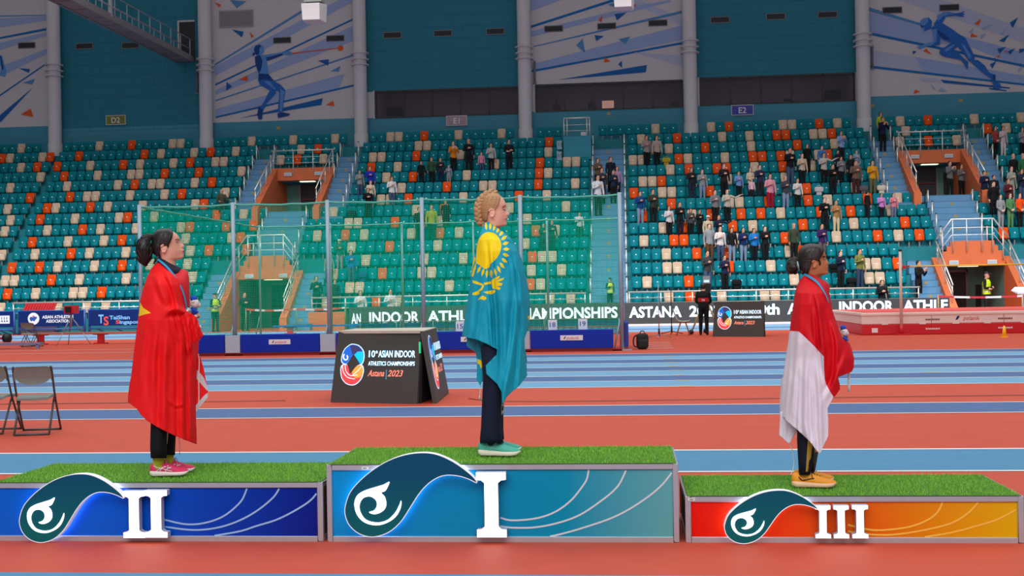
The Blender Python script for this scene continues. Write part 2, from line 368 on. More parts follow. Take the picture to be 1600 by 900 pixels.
for x, y0, y1, lb in ((309, 112, 146, 'beside the pillar right of the D2 sign'), (835.5, 96, 130, 'beside the pillar left of the middle window'), (1362.5, 71, 107, 'beside the pillar left of the sprinter mural')):
    p, q = onY(x, y0, WY), onY(x, y1, WY); b = MB(); b.tube([(p[0], WY - .08, p[2]), (q[0], WY - .08, q[2])], .06, 8); b.box(q[0] - .1, q[0] + .1, WY - .12, WY, q[2] - .05, q[2] + .05)
    tag(b.build('pipe', mat('pipe_grey', (112, 112, 118))), 'short grey drain pipe %s' % lb, 'pipe')

# ---- murals, painted flat on the wall panels
MC = [mat('mural_periwinkle', (146, 166, 206), .8), mat('mural_sky', (74, 134, 184), .8), mat('mural_blue', (0, 104, 172), .8), mat('mural_navy', (0, 90, 160), .8), mat('mural_orange', (214, 84, 26), .8),
      mat('mural_figure_light', (84, 140, 204), .8), mat('mural_figure_mid', (26, 98, 180), .8), mat('mural_figure_dark', (0, 62, 130), .8), mat('mural_pale', (172, 180, 204), .8)]
def mural(name, label, polys, ox, oy, sc, xlim):
    b = MB()
    for k, (m, pts) in enumerate(polys):
        W = [onY(ox + a / sc, oy + c / sc, WY) for a, c in pts]
        W = [(min(max(q[0], xlim[0]), xlim[1]), q[2]) for q in W]
        b.prism([(q[0], q[1]) for q in W], (0, WY - .006 - .0015 * k, 0), X3, Z3, 0, m)
    return tag(b.build(name, MC), label, 'mural')
def band(x0, ya, yb, x1, yc, yd): return [(x0, ya), (x1, yc), (x1, yd), (x0, yb)]
mural('mural', 'wall mural of a blue hammer thrower leaning back on diagonal blue stripes', [
    (1, band(8, 462, 476, 690, 50, 72)), (0, band(10, 480, 550, 1056, -60, 10)), (2, band(12, 606, 620, 1056, 128, 142)), (0, band(15, 652, 686, 1056, 180, 290)),
    (1, band(18, 722, 732, 1060, 388, 400)), (0, [(20, 788), (965, 532), (920, 640), (22, 835)]), (2, band(22, 840, 854, 1070, 606, 620)), (3, [(195, 856), (806, 708), (795, 758)]),
    (4, [(20, 14), (74, 36), (60, 54)]), (1, [(135, 0), (255, 10), (185, 60)]), (3, [(148, 212), (235, 230), (222, 270)]), (4, [(278, 226), (308, 264), (290, 274)]),
    (3, [(770, 438), (850, 428), (845, 474)]), (1, [(860, 515), (934, 476), (920, 517)]), (4, [(828, 758), (880, 726), (890, 766)]), (3, [(112, 590), (152, 624), (108, 657)]), (4, [(203, 574), (262, 546), (266, 586)]),
    (4, [(580, 382), (920, 344), (920, 350), (580, 390)]), (4, [(934 + 20 * math.cos(a), 348 + 20 * math.sin(a)) for a in np.linspace(0, 2 * math.pi, 16)[:-1]]),
    (5, [(340, 400), (400, 396), (520, 376), (560, 366), (588, 380), (570, 400), (520, 398), (420, 440), (400, 436), (352, 428)]),
    (7, [(356, 426), (420, 410), (520, 384), (516, 400), (400, 442)]),
    (5, [(330, 400), (400, 420), (406, 470), (414, 530), (420, 560), (350, 560), (330, 500), (316, 440)]), (7, [(316, 410), (352, 396), (372, 440), (362, 500), (346, 530), (322, 470)]),
    (5, [(340, 336), (376, 332), (384, 372), (362, 396), (330, 402)]), (7, [(310, 356), (322, 330), (352, 322), (364, 336), (348, 352), (350, 384), (332, 402), (316, 386)]), (7, [(296, 392), (310, 378), (320, 390), (306, 406)]),
    (7, [(346, 530), (416, 536), (456, 586), (400, 590), (366, 620), (340, 580)]),
    (6, [(340, 580), (400, 574), (470, 612), (484, 650), (452, 672), (400, 640), (352, 612)]), (5, [(380, 588), (420, 586), (478, 634), (462, 650)]), (6, [(452, 652), (420, 660), (380, 740), (350, 780), (346, 800), (374, 806), (400, 750), (470, 672)]),
    (7, [(342, 770), (374, 790), (368, 862), (344, 862), (334, 830)]),
    (6, [(420, 570), (500, 610), (536, 650), (530, 690), (516, 810), (482, 812), (494, 670), (440, 610)]), (5, [(500, 640), (530, 660), (512, 806), (496, 800)]), (7, [(480, 820), (516, 810), (572, 822), (560, 836), (484, 852)]),
], 330, 0, 4.617, (-22.6, -14.66))
mural('mural', 'wall mural of a blue sprinter leaving the blocks among flying triangles', [
    (8, [(300, 0), (700, 0), (1406, 250), (1406, 380)]), (0, [(40, 105), (500, 225), (900, 330), (1406, 470), (1406, 600), (900, 400), (500, 380), (40, 280)]), (1, band(38, 62, 98, 500, 205, 226)), (0, band(800, 300, 316, 1406, 460, 500)),
    (2, band(42, 282, 306, 1406, 568, 590)), (8, [(50, 440), (450, 500), (520, 630), (50, 575)]), (0, [(445, 500), (1406, 665), (1406, 735), (525, 632)]), (2, band(48, 576, 598, 1406, 735, 752)),
    (3, [(672, 700), (1280, 768), (1280, 780), (700, 730)]), (2, [(1100, 772), (1252, 792), (1250, 804), (1100, 786)]), (8, [(480, 680), (640, 690), (690, 720), (500, 712)]),
    (4, [(965, 210), (1030, 164), (1008, 222)]), (4, [(945, 292), (1004, 324), (932, 326)]), (4, [(545, 428), (595, 482), (520, 450)]), (4, [(450, 788), (494, 806), (432, 826)]), (3, [(1280, 200), (1354, 152), (1306, 248)]),
    (3, [(1186, 358), (1278, 300), (1230, 372)]), (3, [(1170, 430), (1246, 412), (1188, 474)]), (3, [(1260, 454), (1328, 422), (1284, 482)]), (3, [(1362, 430), (1406, 428), (1406, 452), (1362, 468)]), (3, [(1104, 566), (1160, 540), (1126, 604)]), (3, [(1140, 506), (1176, 528), (1150, 546)]),
    (0, [(1036, 244), (1140, 206), (1050, 268)]), (0, [(916, 288), (962, 240), (950, 290)]), (0, [(1016, 316), (1070, 292), (1030, 350)]), (0, [(1190, 304), (1250, 250), (1222, 300)]), (0, [(575, 726), (625, 780), (612, 790)]), (0, [(650, 800), (680, 768), (724, 804)]), (3, [(426, 446), (460, 456), (430, 480)]), (4, [(1162, 496), (1200, 486), (1176, 510)]), (4, [(1228, 454), (1256, 440), (1244, 468)]), (0, [(1350, 610), (1394, 576), (1356, 640)]),
    (6, [(610, 210), (650, 160), (690, 110), (740, 108), (800, 120), (850, 112), (884, 96), (868, 118), (886, 126), (866, 134), (880, 148), (850, 150), (800, 140), (720, 148), (700, 180), (680, 216), (640, 240)]),
    (5, [(640, 140), (690, 112), (800, 122), (740, 130), (690, 144), (650, 190)]),
    (6, [(580, 256), (630, 210), (690, 208), (760, 250), (830, 300), (890, 336), (880, 390), (820, 400), (740, 370), (690, 350), (660, 310), (620, 256)]), (7, [(640, 264), (700, 300), (760, 350), (720, 352), (670, 330), (636, 290)]),
    (5, [(596, 262), (640, 256), (640, 340), (668, 360), (660, 400), (560, 404), (490, 434), (460, 414), (540, 388), (620, 362)]), (6, [(640, 280), (668, 330), (664, 396), (580, 412), (630, 368)]),
    (6, [(494, 190), (520, 164), (566, 156), (596, 190), (590, 246), (560, 262), (530, 278), (512, 250), (496, 230)]), (5, [(494, 200), (520, 164), (560, 160), (560, 200), (524, 230), (530, 278), (512, 248)]), (7, [(494, 228), (526, 228), (520, 242), (500, 240)]),
    (6, [(780, 370), (840, 390), (800, 430), (720, 470), (690, 496), (660, 470), (664, 440), (700, 420)]), (5, [(700, 440), (780, 392), (796, 400), (720, 460)]), (6, [(680, 474), (760, 440), (830, 470), (880, 520), (914, 546), (910, 600), (896, 612), (886, 580), (850, 530), (700, 500)]),
    (6, [(830, 350), (890, 340), (930, 420), (970, 500), (966, 550), (920, 540), (870, 470), (810, 400)]), (5, [(850, 380), (880, 400), (940, 500), (920, 520)]),
    (6, [(920, 530), (1000, 530), (1060, 580), (1096, 640), (1150, 660), (1150, 720), (1196, 740), (1200, 782), (1130, 778), (1130, 740), (1110, 690), (1040, 640), (960, 570)]), (7, [(1130, 660), (1152, 660), (1150, 720), (1130, 700)]),
], 1350, 0, 5.624, (12.95, 22.5))
mural('mural', 'wall mural of scattered triangles and rising blue stripes above the middle window', [
    (8, [(800, 0), (1075, 110), (1075, 160), (700, 0)]), (0, [(118, 0), (310, 0), (118, 72)]), (2, [(118, 160), (620, -2), (650, 6), (118, 176)]), (0, [(118, 196), (760, 40), (980, 0), (1000, 10), (118, 232)]), (1, band(120, 292, 298, 1075, 66, 84)), (0, [(122, 402), (1075, 158), (1075, 250), (124, 440)]),
    (2, band(124, 438, 452, 1076, 262, 276)), (8, [(760, 326), (1078, 348), (1078, 414)]), (3, [(282, 500), (844, 406), (836, 452)]),
    (3, [(640, 88), (716, 78), (656, 128)]), (4, [(538, 130), (568, 92), (560, 138)]), (3, [(516, 220), (576, 226), (526, 258)]), (1, [(402, 282), (442, 240), (458, 334)]), (1, [(666, 246), (740, 228), (710, 278)]), (4, [(576, 360), (616, 382), (576, 392)]), (3, [(664, 402), (686, 380), (688, 424)]), (1, [(600, 30), (650, 12), (650, 48)]), (4, [(760, 30), (778, 26), (764, 46)]),
], 800, 0, 4.0, (-4.92, 3.2))
mural('mural', 'wall mural of blue stripes fanning out at the far left edge', [
    (1, band(-60, 98, 106, 314, 92, 98)), (0, band(-60, 118, 180, 316, 100, 126)), (2, band(-60, 244, 256, 316, 170, 186)), (0, band(-60, 280, 330, 318, 196, 216)), (0, [(-60, 440), (320, 294), (320, 322), (-60, 510)]), (2, band(-60, 632, 644, 322, 372, 382)),
    (3, [(-60, 770), (208, 546), (14, 754), (-40, 800)]), (3, [(116, 426), (190, 432), (180, 456)]), (1, [(142, 518), (220, 492), (202, 528)]), (4, [(130, 716), (192, 678), (210, 732)]), (5, [(-20, 340), (12, 346), (40, 440), (34, 482), (0, 470), (10, 420), (-20, 380)]), (7, [(0, 350), (10, 352), (24, 430), (14, 440)]),
], 0, 0, 4.0, (-36.2, -32.1))
# ================================================================ the grandstand
ZT = [1.46, 2.13, 2.77, 3.42, 4.08, 4.71, 5.33, 5.94, 6.57, 7.19, 7.82, 8.43, 9.05, 9.67, 10.29]
FL = [z - .80 for z in ZT]; YK = [53 + .72 * k for k in range(15)]
CL, CR = -16.85, 15.3                      # centre lines of the two tunnels
CONC = mat('stand_teal', (10, 118, 128), .75, noise=.06, nscale=2); STAIR = mat('stair_blue', (92, 142, 178), .75, noise=.07, nscale=3)
ORAW = mat('tunnel_orange', (212, 108, 62), .75, noise=.05, nscale=2); GREY = mat('tunnel_ceiling', (150, 146, 140), .8)
DOORW = mat('tunnel_wall_green', (98, 146, 136), .75); DOORD = mat('tunnel_door_dark', (34, 30, 30), .5)
CHROME = mat('chrome_rail', (226, 222, 214), .3, metal=.55); STEP = mat('step_edge', (70, 118, 156), .7); TAGY = mat('step_number', (160, 140, 90), .7)

def void_steps(k):                          # x-ranges of row k cut out by tunnels and low stairs
    out = []
    for c in (CL, CR):
        if k <= 3: out.append((c - 2.8, c + 2.8))
        elif 8 <= k <= 11: out.append((c - 1.7, c + 1.7))
    return out
def cut(x0, x1, holes):
    segs = [(x0, x1)]
    for a, b in holes:
        n = []
        for p, q in segs:
            if b <= p or a >= q: n.append((p, q)); continue
            if a > p: n.append((p, a))
            if b < q: n.append((b, q))
        segs = n
    return segs
sb = MB()
for k in range(15):
    for a, b in cut(-44, 30, void_steps(k)):
        y1 = YK[k] + .15 if k < 14 else WY
        sb.box(a, b, YK[k] - .57, y1, max(FL[k] - {4: .8, 12: .55}.get(k, 1.3), 0), FL[k])
struct(sb.build('grandstand', CONC))

# blue stairs
st = MB(); tg = []
def steps(x0, x1, y0, y1, z0, z1, n):
    for i in range(n):
        ya = y0 + (y1 - y0) * i / n; zb = z0 + (z1 - z0) * (i + 1) / n
        st.box(x0, x1, ya, y1 + .02, zb - (z1 - z0) / n - .02, zb)
        st.box(x0, x1, ya - .004, ya + .03, zb - .03, zb + .003, 1)
        if i % 2 == 1: st.box((x0 + x1) / 2 - .07, (x0 + x1) / 2 + .07, ya - .008, ya - .004, zb - .2, zb - .06, 2)
def aisle(x0, x1, k0, k1):
    for k in range(k0, k1 + 1):
        rise = FL[k] - (FL[k - 1] if k else 0)
        for q in range(2):
            ya = YK[k] - .57 - .36 * (1 - q) - .01; zb = FL[k] - rise / 2 * (1 - q) + .012
            st.box(x0, x1, ya, YK[k] + .17, zb - rise / 2 - .02, zb)
            st.box(x0, x1, ya - .004, ya + .03, zb - .03, zb + .003, 1)
        st.box((x0 + x1) / 2 - .07, (x0 + x1) / 2 + .07, ya - .008, ya - .004, zb - .22, zb - .08, 2)
aisle(-1.66, .03, 0, 13); steps(-1.66, .03, 51.75, 52.43, 0, .02, 1)
for c in (CL, CR):
    for sg in (-1, 1):
        a, b = sorted((c + sg * 1.72, c + sg * 2.85)); aisle(a, b, 8, 13)
        a, b = sorted((c + sg * 1.72, c + sg * 2.78)); steps(a, b, 51.6, 54.9, 0, FL[3], 9)
        st.box(a, b, 54.6, 55.3, FL[3] - .3, FL[3])
    steps(c - 1.1, c + 1.1, 55.4, YK[7] + .12, FL[4] - .3, FL[8], 9)
    st.box(c - 1.72, c + 1.72, YK[8] - .58, 62.6, FL[8] - .3, FL[8] + .004)
    st.box(c - 1.1, c + 1.1, 54.45, 55.42, FL[4] - .2, FL[4])
struct(st.build('stairs', [STAIR, STEP, TAGY]))

# tunnels
for c, side in ((CL, 'left'), (CR, 'right')):
    tb = MB()
    # upper tunnel: parapet, ceiling, slanting side walls, back wall
    tb.box(c - 1.72, c + 1.72, 61.02, 61.2, FL[12] - .62, FL[12] + .03, 0)
    tb.box(c - 1.72, c + 1.72, 61.2, 62.9, FL[12] - .62, FL[12] - .55, 1)
    for sg in (-1, 1):
        xi, xo = c + sg * 1.4, c + sg * 1.72
        if sg < 0: xi, xo = xo, xi
        p = [(xi, 57.5, FL[7] - .3), (xo, 57.5, FL[7] - .3), (xo, 61.2, FL[7] - .3), (xi, 61.2, FL[7] - .3), (xi, 57.5, FL[7] + .75), (xo, 57.5, FL[7] + .75), (xo, 61.1, FL[12] + .05), (xi, 61.1, FL[12] + .05)]
        tb.hexa(p, 0)
        p = [(xi, 61.1, FL[7] - .3), (xo, 61.1, FL[7] - .3), (xo, 62.9, FL[7] - .3), (xi, 62.9, FL[7] - .3), (xi, 61.1, FL[12] - .55), (xo, 61.1, FL[12] - .55), (xo, 62.9, FL[12] - .55), (xi, 62.9, FL[12] - .55)]
        tb.hexa(p, 0)
    tb.box(c - 1.72, c + 1.72, 62.75, 62.95, FL[8], FL[12] - .55, 2)
    # lower tunnel
    par = [(-1.45, 2.35), (1.45, 2.35), (1.45, 2.72), (1.28, 2.72), (1.28, 3.0), (1.1, 3.0), (1.1, 3.22), (.95, 3.22), (.95, 3.45), (-.95, 3.45), (-.95, 3.22), (-1.1, 3.22), (-1.1, 3.0), (-1.28, 3.0), (-1.28, 2.72), (-1.45, 2.72)]
    tb.prism(par, (c, 54.3, 0), X3, Z3, .15, 0)
    tb.box(c - 1.45, c + 1.45, 54.45, 57.6, 2.35, 2.45, 1)
    for sg in (-1, 1):
        xi, xo = c + sg * 1.4, c + sg * 1.72
        if sg < 0: xi, xo = xo, xi
        p = [(xi, 51.55, 0), (xo, 51.55, 0), (xo, 54.5, 0), (xi, 54.5, 0), (xi, 51.55, .55), (xo, 51.55, .55), (xo, 54.5, 2.75), (xi, 54.5, 2.75)]
        tb.hexa(p, 0); tb.box(xi, xo, 54.5, 57.6, 0, 2.45, 2)
    tb.box(c - 1.45, c + 1.45, 57.5, 57.65, 0, 2.45, 2)
    tb.box(c - 2.8, c - 1.45, 55.28, 55.4, FL[3], FL[4], 3); tb.box(c + 1.45, c + 2.8, 55.28, 55.4, FL[3], FL[4], 3); tb.box(c - 1.72, c + 1.72, 55.3, 55.4, 2.45, FL[4], 3)
    struct(tb.build('trim_%d' % (6 if c < 0 else 7), [ORAW, GREY, DOORW, CONC]))
    for nm, y, z0, z1, xa, xb in (('upper', 62.7, FL[8], FL[8] + 1.8, -.62, .62), ('lower', 57.45, 0, 2.1, -.75, .55)):
        d = MB(); d.box(c + xa, c + xb, y - .03, y + .06, z0, z1)
        n = {'upper': 1, 'lower': 2}[nm] + (0 if c < 0 else 2)
        do = struct(d.build('door_%d' % n, DOORD))
        h = MB(); h.box(c + xa + .1, c + xb - .1, y - .1, y - .06, z0 + .95, z0 + 1.0); h.build('push_bar', mat('push_bar_red', (120, 30, 34)), do)
        f_ = MB(); f_.box(c + xa - .1, c + xa, y - .05, y + .06, z0, z1 + .1); f_.box(c + xb, c + xb + .1, y - .05, y + .06, z0, z1 + .1); f_.box(c + xa - .1, c + xb + .1, y - .05, y + .06, z1, z1 + .1); f_.build('door_frame', mat('door_frame_grey', (130, 128, 122)), do)
        b = MB(); b.box(c + 1.0, c + 1.25, y + .01, y + .06, z0 + .05, z0 + 1.5); tag(b.build('cupboard', DOORD), 'dark tall cupboard beside the door in the %s %s tunnel' % (nm, side), 'cupboard')
    # the lamp in the ceiling of each tunnel, and exit plates on its parapet
    for nm, y, z in (('upper', 61.7, FL[12] - .63), ('lower', 55.2, 2.34)):
        b = MB(); b.box(c - .35, c + .45, y - .18, y + .18, z - .02, z + .0)
        o = b.build('ceiling_lamp', mat('lamp_warm', (255, 236, 190), emit=2.2)); tag(o, 'flat lit lamp in the ceiling of the %s %s tunnel' % (nm, side), 'lamp')
        for sg, wd in ((-1, 'left'), (1, 'right')):
            yy, zz = (61.0, FL[12] - .3) if nm == 'upper' else (54.28, 2.5)
            x = c + sg * .82; b = MB(); b.box(x - .2, x + .2, yy - .05, yy + .02, zz - .09, zz + .09); b.box(x - .16, x + .16, yy - .056, yy - .05, zz - .05, zz + .05, 1)
            tag(b.build('exit_plate', [mat('plate_white', (206, 208, 206)), mat('plate_pale', (170, 188, 200))], bevel=0), 'small white plate, %s one of two on the %s %s tunnel parapet' % (wd, nm, side), 'plate')

# ---- seats
def seat_mesh():
    """one folding seat, origin on the tread under the backrest; facing -y"""
    back = MB(); zs_ = [.34, .46, .60, .72, .78, .805]; hw = [.195, .205, .213, .213, .200, .165]
    def ring(z, h, yo, t):
        fr = [(-1, 0), (-.6, .012), (0, .02), (.6, .012), (1, 0)]
        return [(h * a, yo + q, z) for a, q in fr] + [(h * a, yo + q + t, z) for a, q in fr[::-1]]
    back.loft([ring(z, h, -.02 + .06 * (z - .34), .035) for z, h in zip(zs_, hw)], 0)
    pan = MB(); zz = [.26, .30, .36, .37, .43, .44, .50, .51, .56, .585]; yo = [-.10, -.125, -.128, -.12, -.13, -.122, -.132, -.124, -.128, -.10]; hw = [.17, .195, .2, .198, .2, .198, .2, .198, .19, .165]
    pan.loft([[(-h, y, z), (h, y, z), (h, y + .05, z), (-h, y + .05, z)] for z, y, h in zip(zz, yo, hw)], 0)
    pan.add([(-.027, -.134, .53), (.027, -.134, .53), (.027, -.134, .575), (-.027, -.134, .575)], [(0, 1, 2, 3)], 1)
    leg = MB(); leg.box(-.03, .03, -.06, .02, 0, .42, 2); leg.box(-.16, .16, -.03, .02, .28, .33, 2)
    return back, pan, leg
SB, SP, SL = seat_mesh()
SEATC = {'teal': mat('seat_teal', (0, 122, 134), .55, spec=.12), 'orange': mat('seat_orange', (228, 78, 4), .5, spec=.2), 'white': mat('seat_cream', (208, 182, 156), .55, spec=.2)}
NUMW = mat('seat_number_white', (244, 248, 248), .4); LEGM = mat('seat_bracket', (120, 122, 122), .5)
ORG = {14: [69, 202, 664, 1141, 1274, 1447], 13: [1, 82, 123, 225, 331, 501, 852, 1051, 1211, 1224, 1305, 1549], 12: [64, 88, 191, 294, 469, 644, 1105, 1241, 1447],
       11: [106, 262, 314, 389, 576, 837, 1067, 1178, 1191, 1218, 1300], 10: [215, 331, 648, 849, 1083, 1125, 1137, 1221], 9: [40, 114, 284, 699, 848, 1028], 8: [78, 146, 314, 641, 805, 987, 1115, 1259],
       7: [67, 205, 344, 689, 1045, 1205, 1264, 1350], 6: [127, 295, 349, 399, 618, 1004, 1105, 1163, 1193, 1279, 1329], 5: [23, 46, 189, 371, 543, 684, 839, 1072, 1139, 1258, 1412],
       4: [107, 331, 387, 608, 1049, 1064, 1227, 1371, 1434, 1572], 3: [24, 68, 186, 839, 1082, 1144, 1252], 2: [87, 598, 1132, 1403], 1: [15, 152, 836, 1071, 1282], 0: [588, 1073]}
WHT = {14: [28, 152, 266, 278, 399, 464, 526, 615, 627, 713, 789, 1023, 1102, 1220, 1234, 1314, 1406, 1517, 1589], 13: [14, 69, 251, 302, 368, 407, 464, 648, 661, 998, 1131, 1171, 1265, 1278, 1412, 1577], 12: [37, 140, 217, 269, 334, 347, 444, 508, 581, 593, 720, 851, 1039, 1173, 1306, 1404, 1489],
       11: [62, 158, 209, 222, 377, 628, 774, 889, 903, 986, 999, 1080, 1136, 1231, 1273], 10: [15, 110, 189, 242, 255, 305, 597, 728, 862, 1041, 1179, 1269], 9: [140, 154, 208, 261, 348, 632, 752, 766, 902, 1001, 1014, 1143, 1225], 8: [5, 92, 173, 229, 301, 591, 600, 723, 860, 1029, 1043, 1330],
       7: [16, 122, 192, 247, 384, 515, 650, 795, 887, 1147, 1161, 1292, 1397, 1442], 6: [11, 71, 155, 211, 282, 549, 564, 687, 829, 1074, 1224, 1385], 5: [103, 160, 290, 355, 501, 571, 641, 712, 873, 1034, 1182, 1334],
       4: [4, 50, 137, 194, 291, 542, 552, 680, 826, 1004, 1150, 1309, 1404, 1467], 3: [83, 141, 237, 293, 574, 661, 720, 852, 868, 1036, 1232], 2: [12, 27, 117, 191, 299, 525, 657, 672, 824, 883, 1037, 1053, 1210, 1346, 1362], 1: [61, 107, 122, 547, 562, 697, 850, 1007, 1246, 1366, 1382, 1371], 0: [5, 97, 129, 160, 507, 621, 867, 884, 1040, 1121, 1199, 1205, 1389, 1429]}
PITCH = .465
GROUP = 'folding stadium seats in the grandstand'
protos = {}
BLOCKN = {0: 'left of the left tunnel', 1: 'just left of the centre stairs', 2: 'just right of the centre stairs', 3: 'right of the right tunnel'}
def row_blocks(k):
    xl, xr = -(979 + 190) / FPX * YK[k], (621 + 190) / FPX * YK[k]
    holes = [(-1.68, .04)] if k <= 13 else [(-3.2, -1.55)]
    if k in (12, 13): holes.append((-3.2, -1.5))
    for c in (CL, CR):
        if k <= 3: holes.append((c - 2.82, c + 2.82))
        elif k <= 7: holes.append((c - 1.12, c + 1.12))
        elif k <= 11: holes.append((c - 2.87, c + 2.87))
        elif k <= 13: holes += [(c - 2.87, c - 1.72), (c + 1.72, c + 2.87)]
    holes.append((-30.1 - .075 * k - .1, -30.1 - .075 * k + .1))
    if k == 14: holes += [(p - .55, p + .55) for p in PX]
    return cut(xl, xr, holes)
seats = []
for k in range(15):
    colour = {}
    allx = []
    for a, b in row_blocks(k):
        n = int((b - a + .02) / PITCH)
        if n < 1: continue
        if b > 17.9 or b - a > 30: x0 = a + .01
        elif abs(a - row_blocks(k)[0][0]) < .01: x0 = b - n * PITCH
        else: x0 = a + ((b - a) - n * PITCH) / 2
        for i in range(n): allx.append(x0 + (i + .5) * PITCH)
    for c, L in (('white', WHT), ('orange', ORG)):
        for px in L[k]:
            best, be = None, 1.0
            y_ = 400
            for i, x in enumerate(allx):
                e = abs(proj((x, YK[k] - .06, FL[k] + .6))[0] - px)
                if (best is None or e < be) and i not in colour: best, be = i, e
            if best is not None and be < 11: colour[best] = c
    for i, x in enumerate(allx):
        blk = 0 if x < CL else 1 if x < -.8 else 2 if x < CR else 3
        seats.append((k, x, colour.get(i, 'teal'), blk))
cnt = {}; named = 0; rest = MB(); off = {'teal': 0, 'orange': 3, 'white': 4}
for k, x, c, blk in seats:
    if named < 300 and -9 < proj((x, YK[k] - .06, FL[k] + .6))[0] < 1609:
        named += 1; key = (k, blk); cnt[key] = cnt.get(key, 0) + 1
        lb = '%s folding seat, %s from left in the %s row, %s' % ({'white': 'cream'}.get(c, c), nth(cnt[key]), nth(k + 1) if k else 'front', BLOCKN[blk])
        if c not in protos:
            t = thing('stadium_seat', lb, 'seat', (x, YK[k], FL[k]), 0, GROUP)
            SB.build('backrest', SEATC[c], t, local=True); SP.build('folding_seat', [SEATC[c], NUMW], t, local=True)
            q = MB(); q.v = SL.v; q.f = SL.f; q.m = [0] * len(SL.m); q.sm = SL.sm; q.build('bracket', LEGM, t, local=True); protos[c] = t
        else: dup(protos[c], (x, YK[k], FL[k]), 0, lb)
    else:
        for part in (SB, SP, SL):
            n0 = len(rest.v); rest.v.extend([(p[0] + x, p[1] + YK[k], p[2] + FL[k]) for p in part.v])
            rest.f.extend([[i + n0 for i in f] for f in part.f]); rest.m.extend([off[c] if m == 0 else m for m in part.m]); rest.sm.extend(part.sm)
o = rest.build('stadium_seat', [SEATC['teal'], NUMW, LEGM, SEATC['orange'], SEATC['white']]); o['kind'] = 'stuff'
tag(o, 'rows of small teal, cream and orange folding seats higher up the grandstand', 'seat', GROUP)

# ---- handrail posts along the stairs
def post_mesh(h=.98):
    b = MB(); b.tube([(0, 0, 0), (0, 0, h)], .035, 8); b.tube([(0, 0, h), (0, 0, h + .05)], .042, 8, 1); b.tube([(0, .42, .0), (0, .42, .62), (0, .05, h - .06)], .02, 6); return b
PBK = mat('rail_cap_black', (40, 42, 44), .5)
pproto = None
def post(x, y, z, label, rz=0):
    global pproto
    if pproto is None:
        b = post_mesh(); pproto = b.build('handrail_post', [CHROME, PBK], local=True); pproto.location = (x, y, z); tag(pproto, label, 'handrail', 'chrome handrail posts on the stairs'); WM[pproto] = Matrix.Translation((x, y, z))
    else: dup(pproto, (x, y, z), rz, label)
for c, sd in ((CL, 'left'), (CR, 'right')):
    for sg, ws in ((-1, 'left'), (1, 'right')):
        for k in range(8, 14):
            post(c + sg * 2.78, YK[k] - .5, FL[k] - .2, 'chrome post, outer edge of the stairs %s of upper %s tunnel, %s from below' % (ws, sd, nth(k - 7)))
        for k in (11, 12, 13):
            post(c + sg * 1.8, YK[k] - .5, FL[k] - .2, 'chrome post, inner edge of the stairs %s of upper %s tunnel, %s from below' % (ws, sd, nth(k - 10)))
        for k in (4, 5, 6, 7):
            post(c + sg * 1.02, YK[k] - .3, FL[k] - .1, 'chrome post, %s side of the stairs below upper %s tunnel, %s from below' % (ws, sd, nth(k - 3)))
for k in range(0, 14):
    if k not in (4, 6): post(-1.62, YK[k] - .5, FL[k] - .2, 'chrome post on the left edge of the centre stairs, %s from below' % nth(k + 1))
for k in range(0, 14, 1): post(.0, YK[k] - .5, FL[k] - .2, 'chrome post on the right edge of the centre stairs, %s from below' % nth(k + 1))

# ---- rails of the tunnels and along the front row
def rail(name, label, runs, posts, cat='railing'):
    t = thing(name, label, cat, runs[0][0][0])
    for pts, r in runs:
        b = MB(); b.tube(pts, r, 8); b.build('rail', CHROME, t)
    for a, h in posts:
        b = MB(); b.tube([a, (a[0], a[1], a[2] + h)], .028, 8); b.build('post', CHROME, t)
    return t
for c, sd in ((CL, 'left'), (CR, 'right')):
    z = FL[12]; y = 61.0
    xs = np.linspace(c - 1.6, c + 1.6, 4)
    rail('guard_rail', 'chrome guard rail with posts above the upper %s tunnel' % sd, [([(c - 1.7, y, z + .95), (c + 1.7, y, z + .95)], .035)] + [([(c - 1.7, y, z + h), (c + 1.7, y, z + h)], .012) for h in (.3, .6)], [((x, y, z - .35), 1.3) for x in xs])
    for sg, ws in ((-1, 'left'), (1, 'right')):
        x = c + sg * 1.56
        def zz(yy): return FL[7] + .75 + (yy - 57.5) / 3.6 * (FL[12] + .05 - FL[7] - .75)
        rail('guard_rail', 'sloping chrome handrail on the %s wall of the upper %s tunnel' % (ws, sd), [([(x, 57.6, zz(57.6) + .9), (x, 61.0, zz(61.0) + .9)], .03), ([(x, 57.6, zz(57.6) + .45), (x, 61.0, zz(61) + .45)], .012)], [((x, yy, zz(yy)), .9) for yy in (57.7, 58.6, 59.5, 60.4)])
        def z2(yy): return .55 + (yy - 51.55) / 2.95 * 2.2
        rail('guard_rail', 'sloping chrome handrail on the %s wall of the lower %s tunnel' % (ws, sd), [([(x, 51.7, z2(51.7) + .85), (x, 54.3, z2(54.3) + .85)], .035), ([(x, 51.7, z2(51.7) + .55), (x, 54.3, z2(54.3) + .55)], .02), ([(x, 51.7, z2(51.7) + .3), (x, 54.3, z2(54.3) + .3)], .02)], [((x, yy, z2(yy)), .85) for yy in (51.8, 52.9, 54.1)])
    y = 54.24
    pts = [(c - 1.56, y, 3.55), (c - .9, y, 4.42), (c + .9, y, 4.42), (c + 1.56, y, 3.55)]
    rail('guard_rail', 'chrome guard rail with a raised middle above the lower %s tunnel' % sd, [(pts, .035), ([(p[0] * .999 + .001 * c, p[1], p[2] - .38) for p in pts], .018), ([(p[0], p[1], p[2] - .7) for p in pts], .018)], [((x, y, zb), zt - zb) for x, zb, zt in ((c - 1.3, 2.6, 3.9), (c - .85, 2.95, 4.42), (c - .25, 2.98, 4.42), (c + .4, 2.98, 4.42), (c + .85, 2.95, 4.42), (c + 1.3, 2.6, 3.9))])
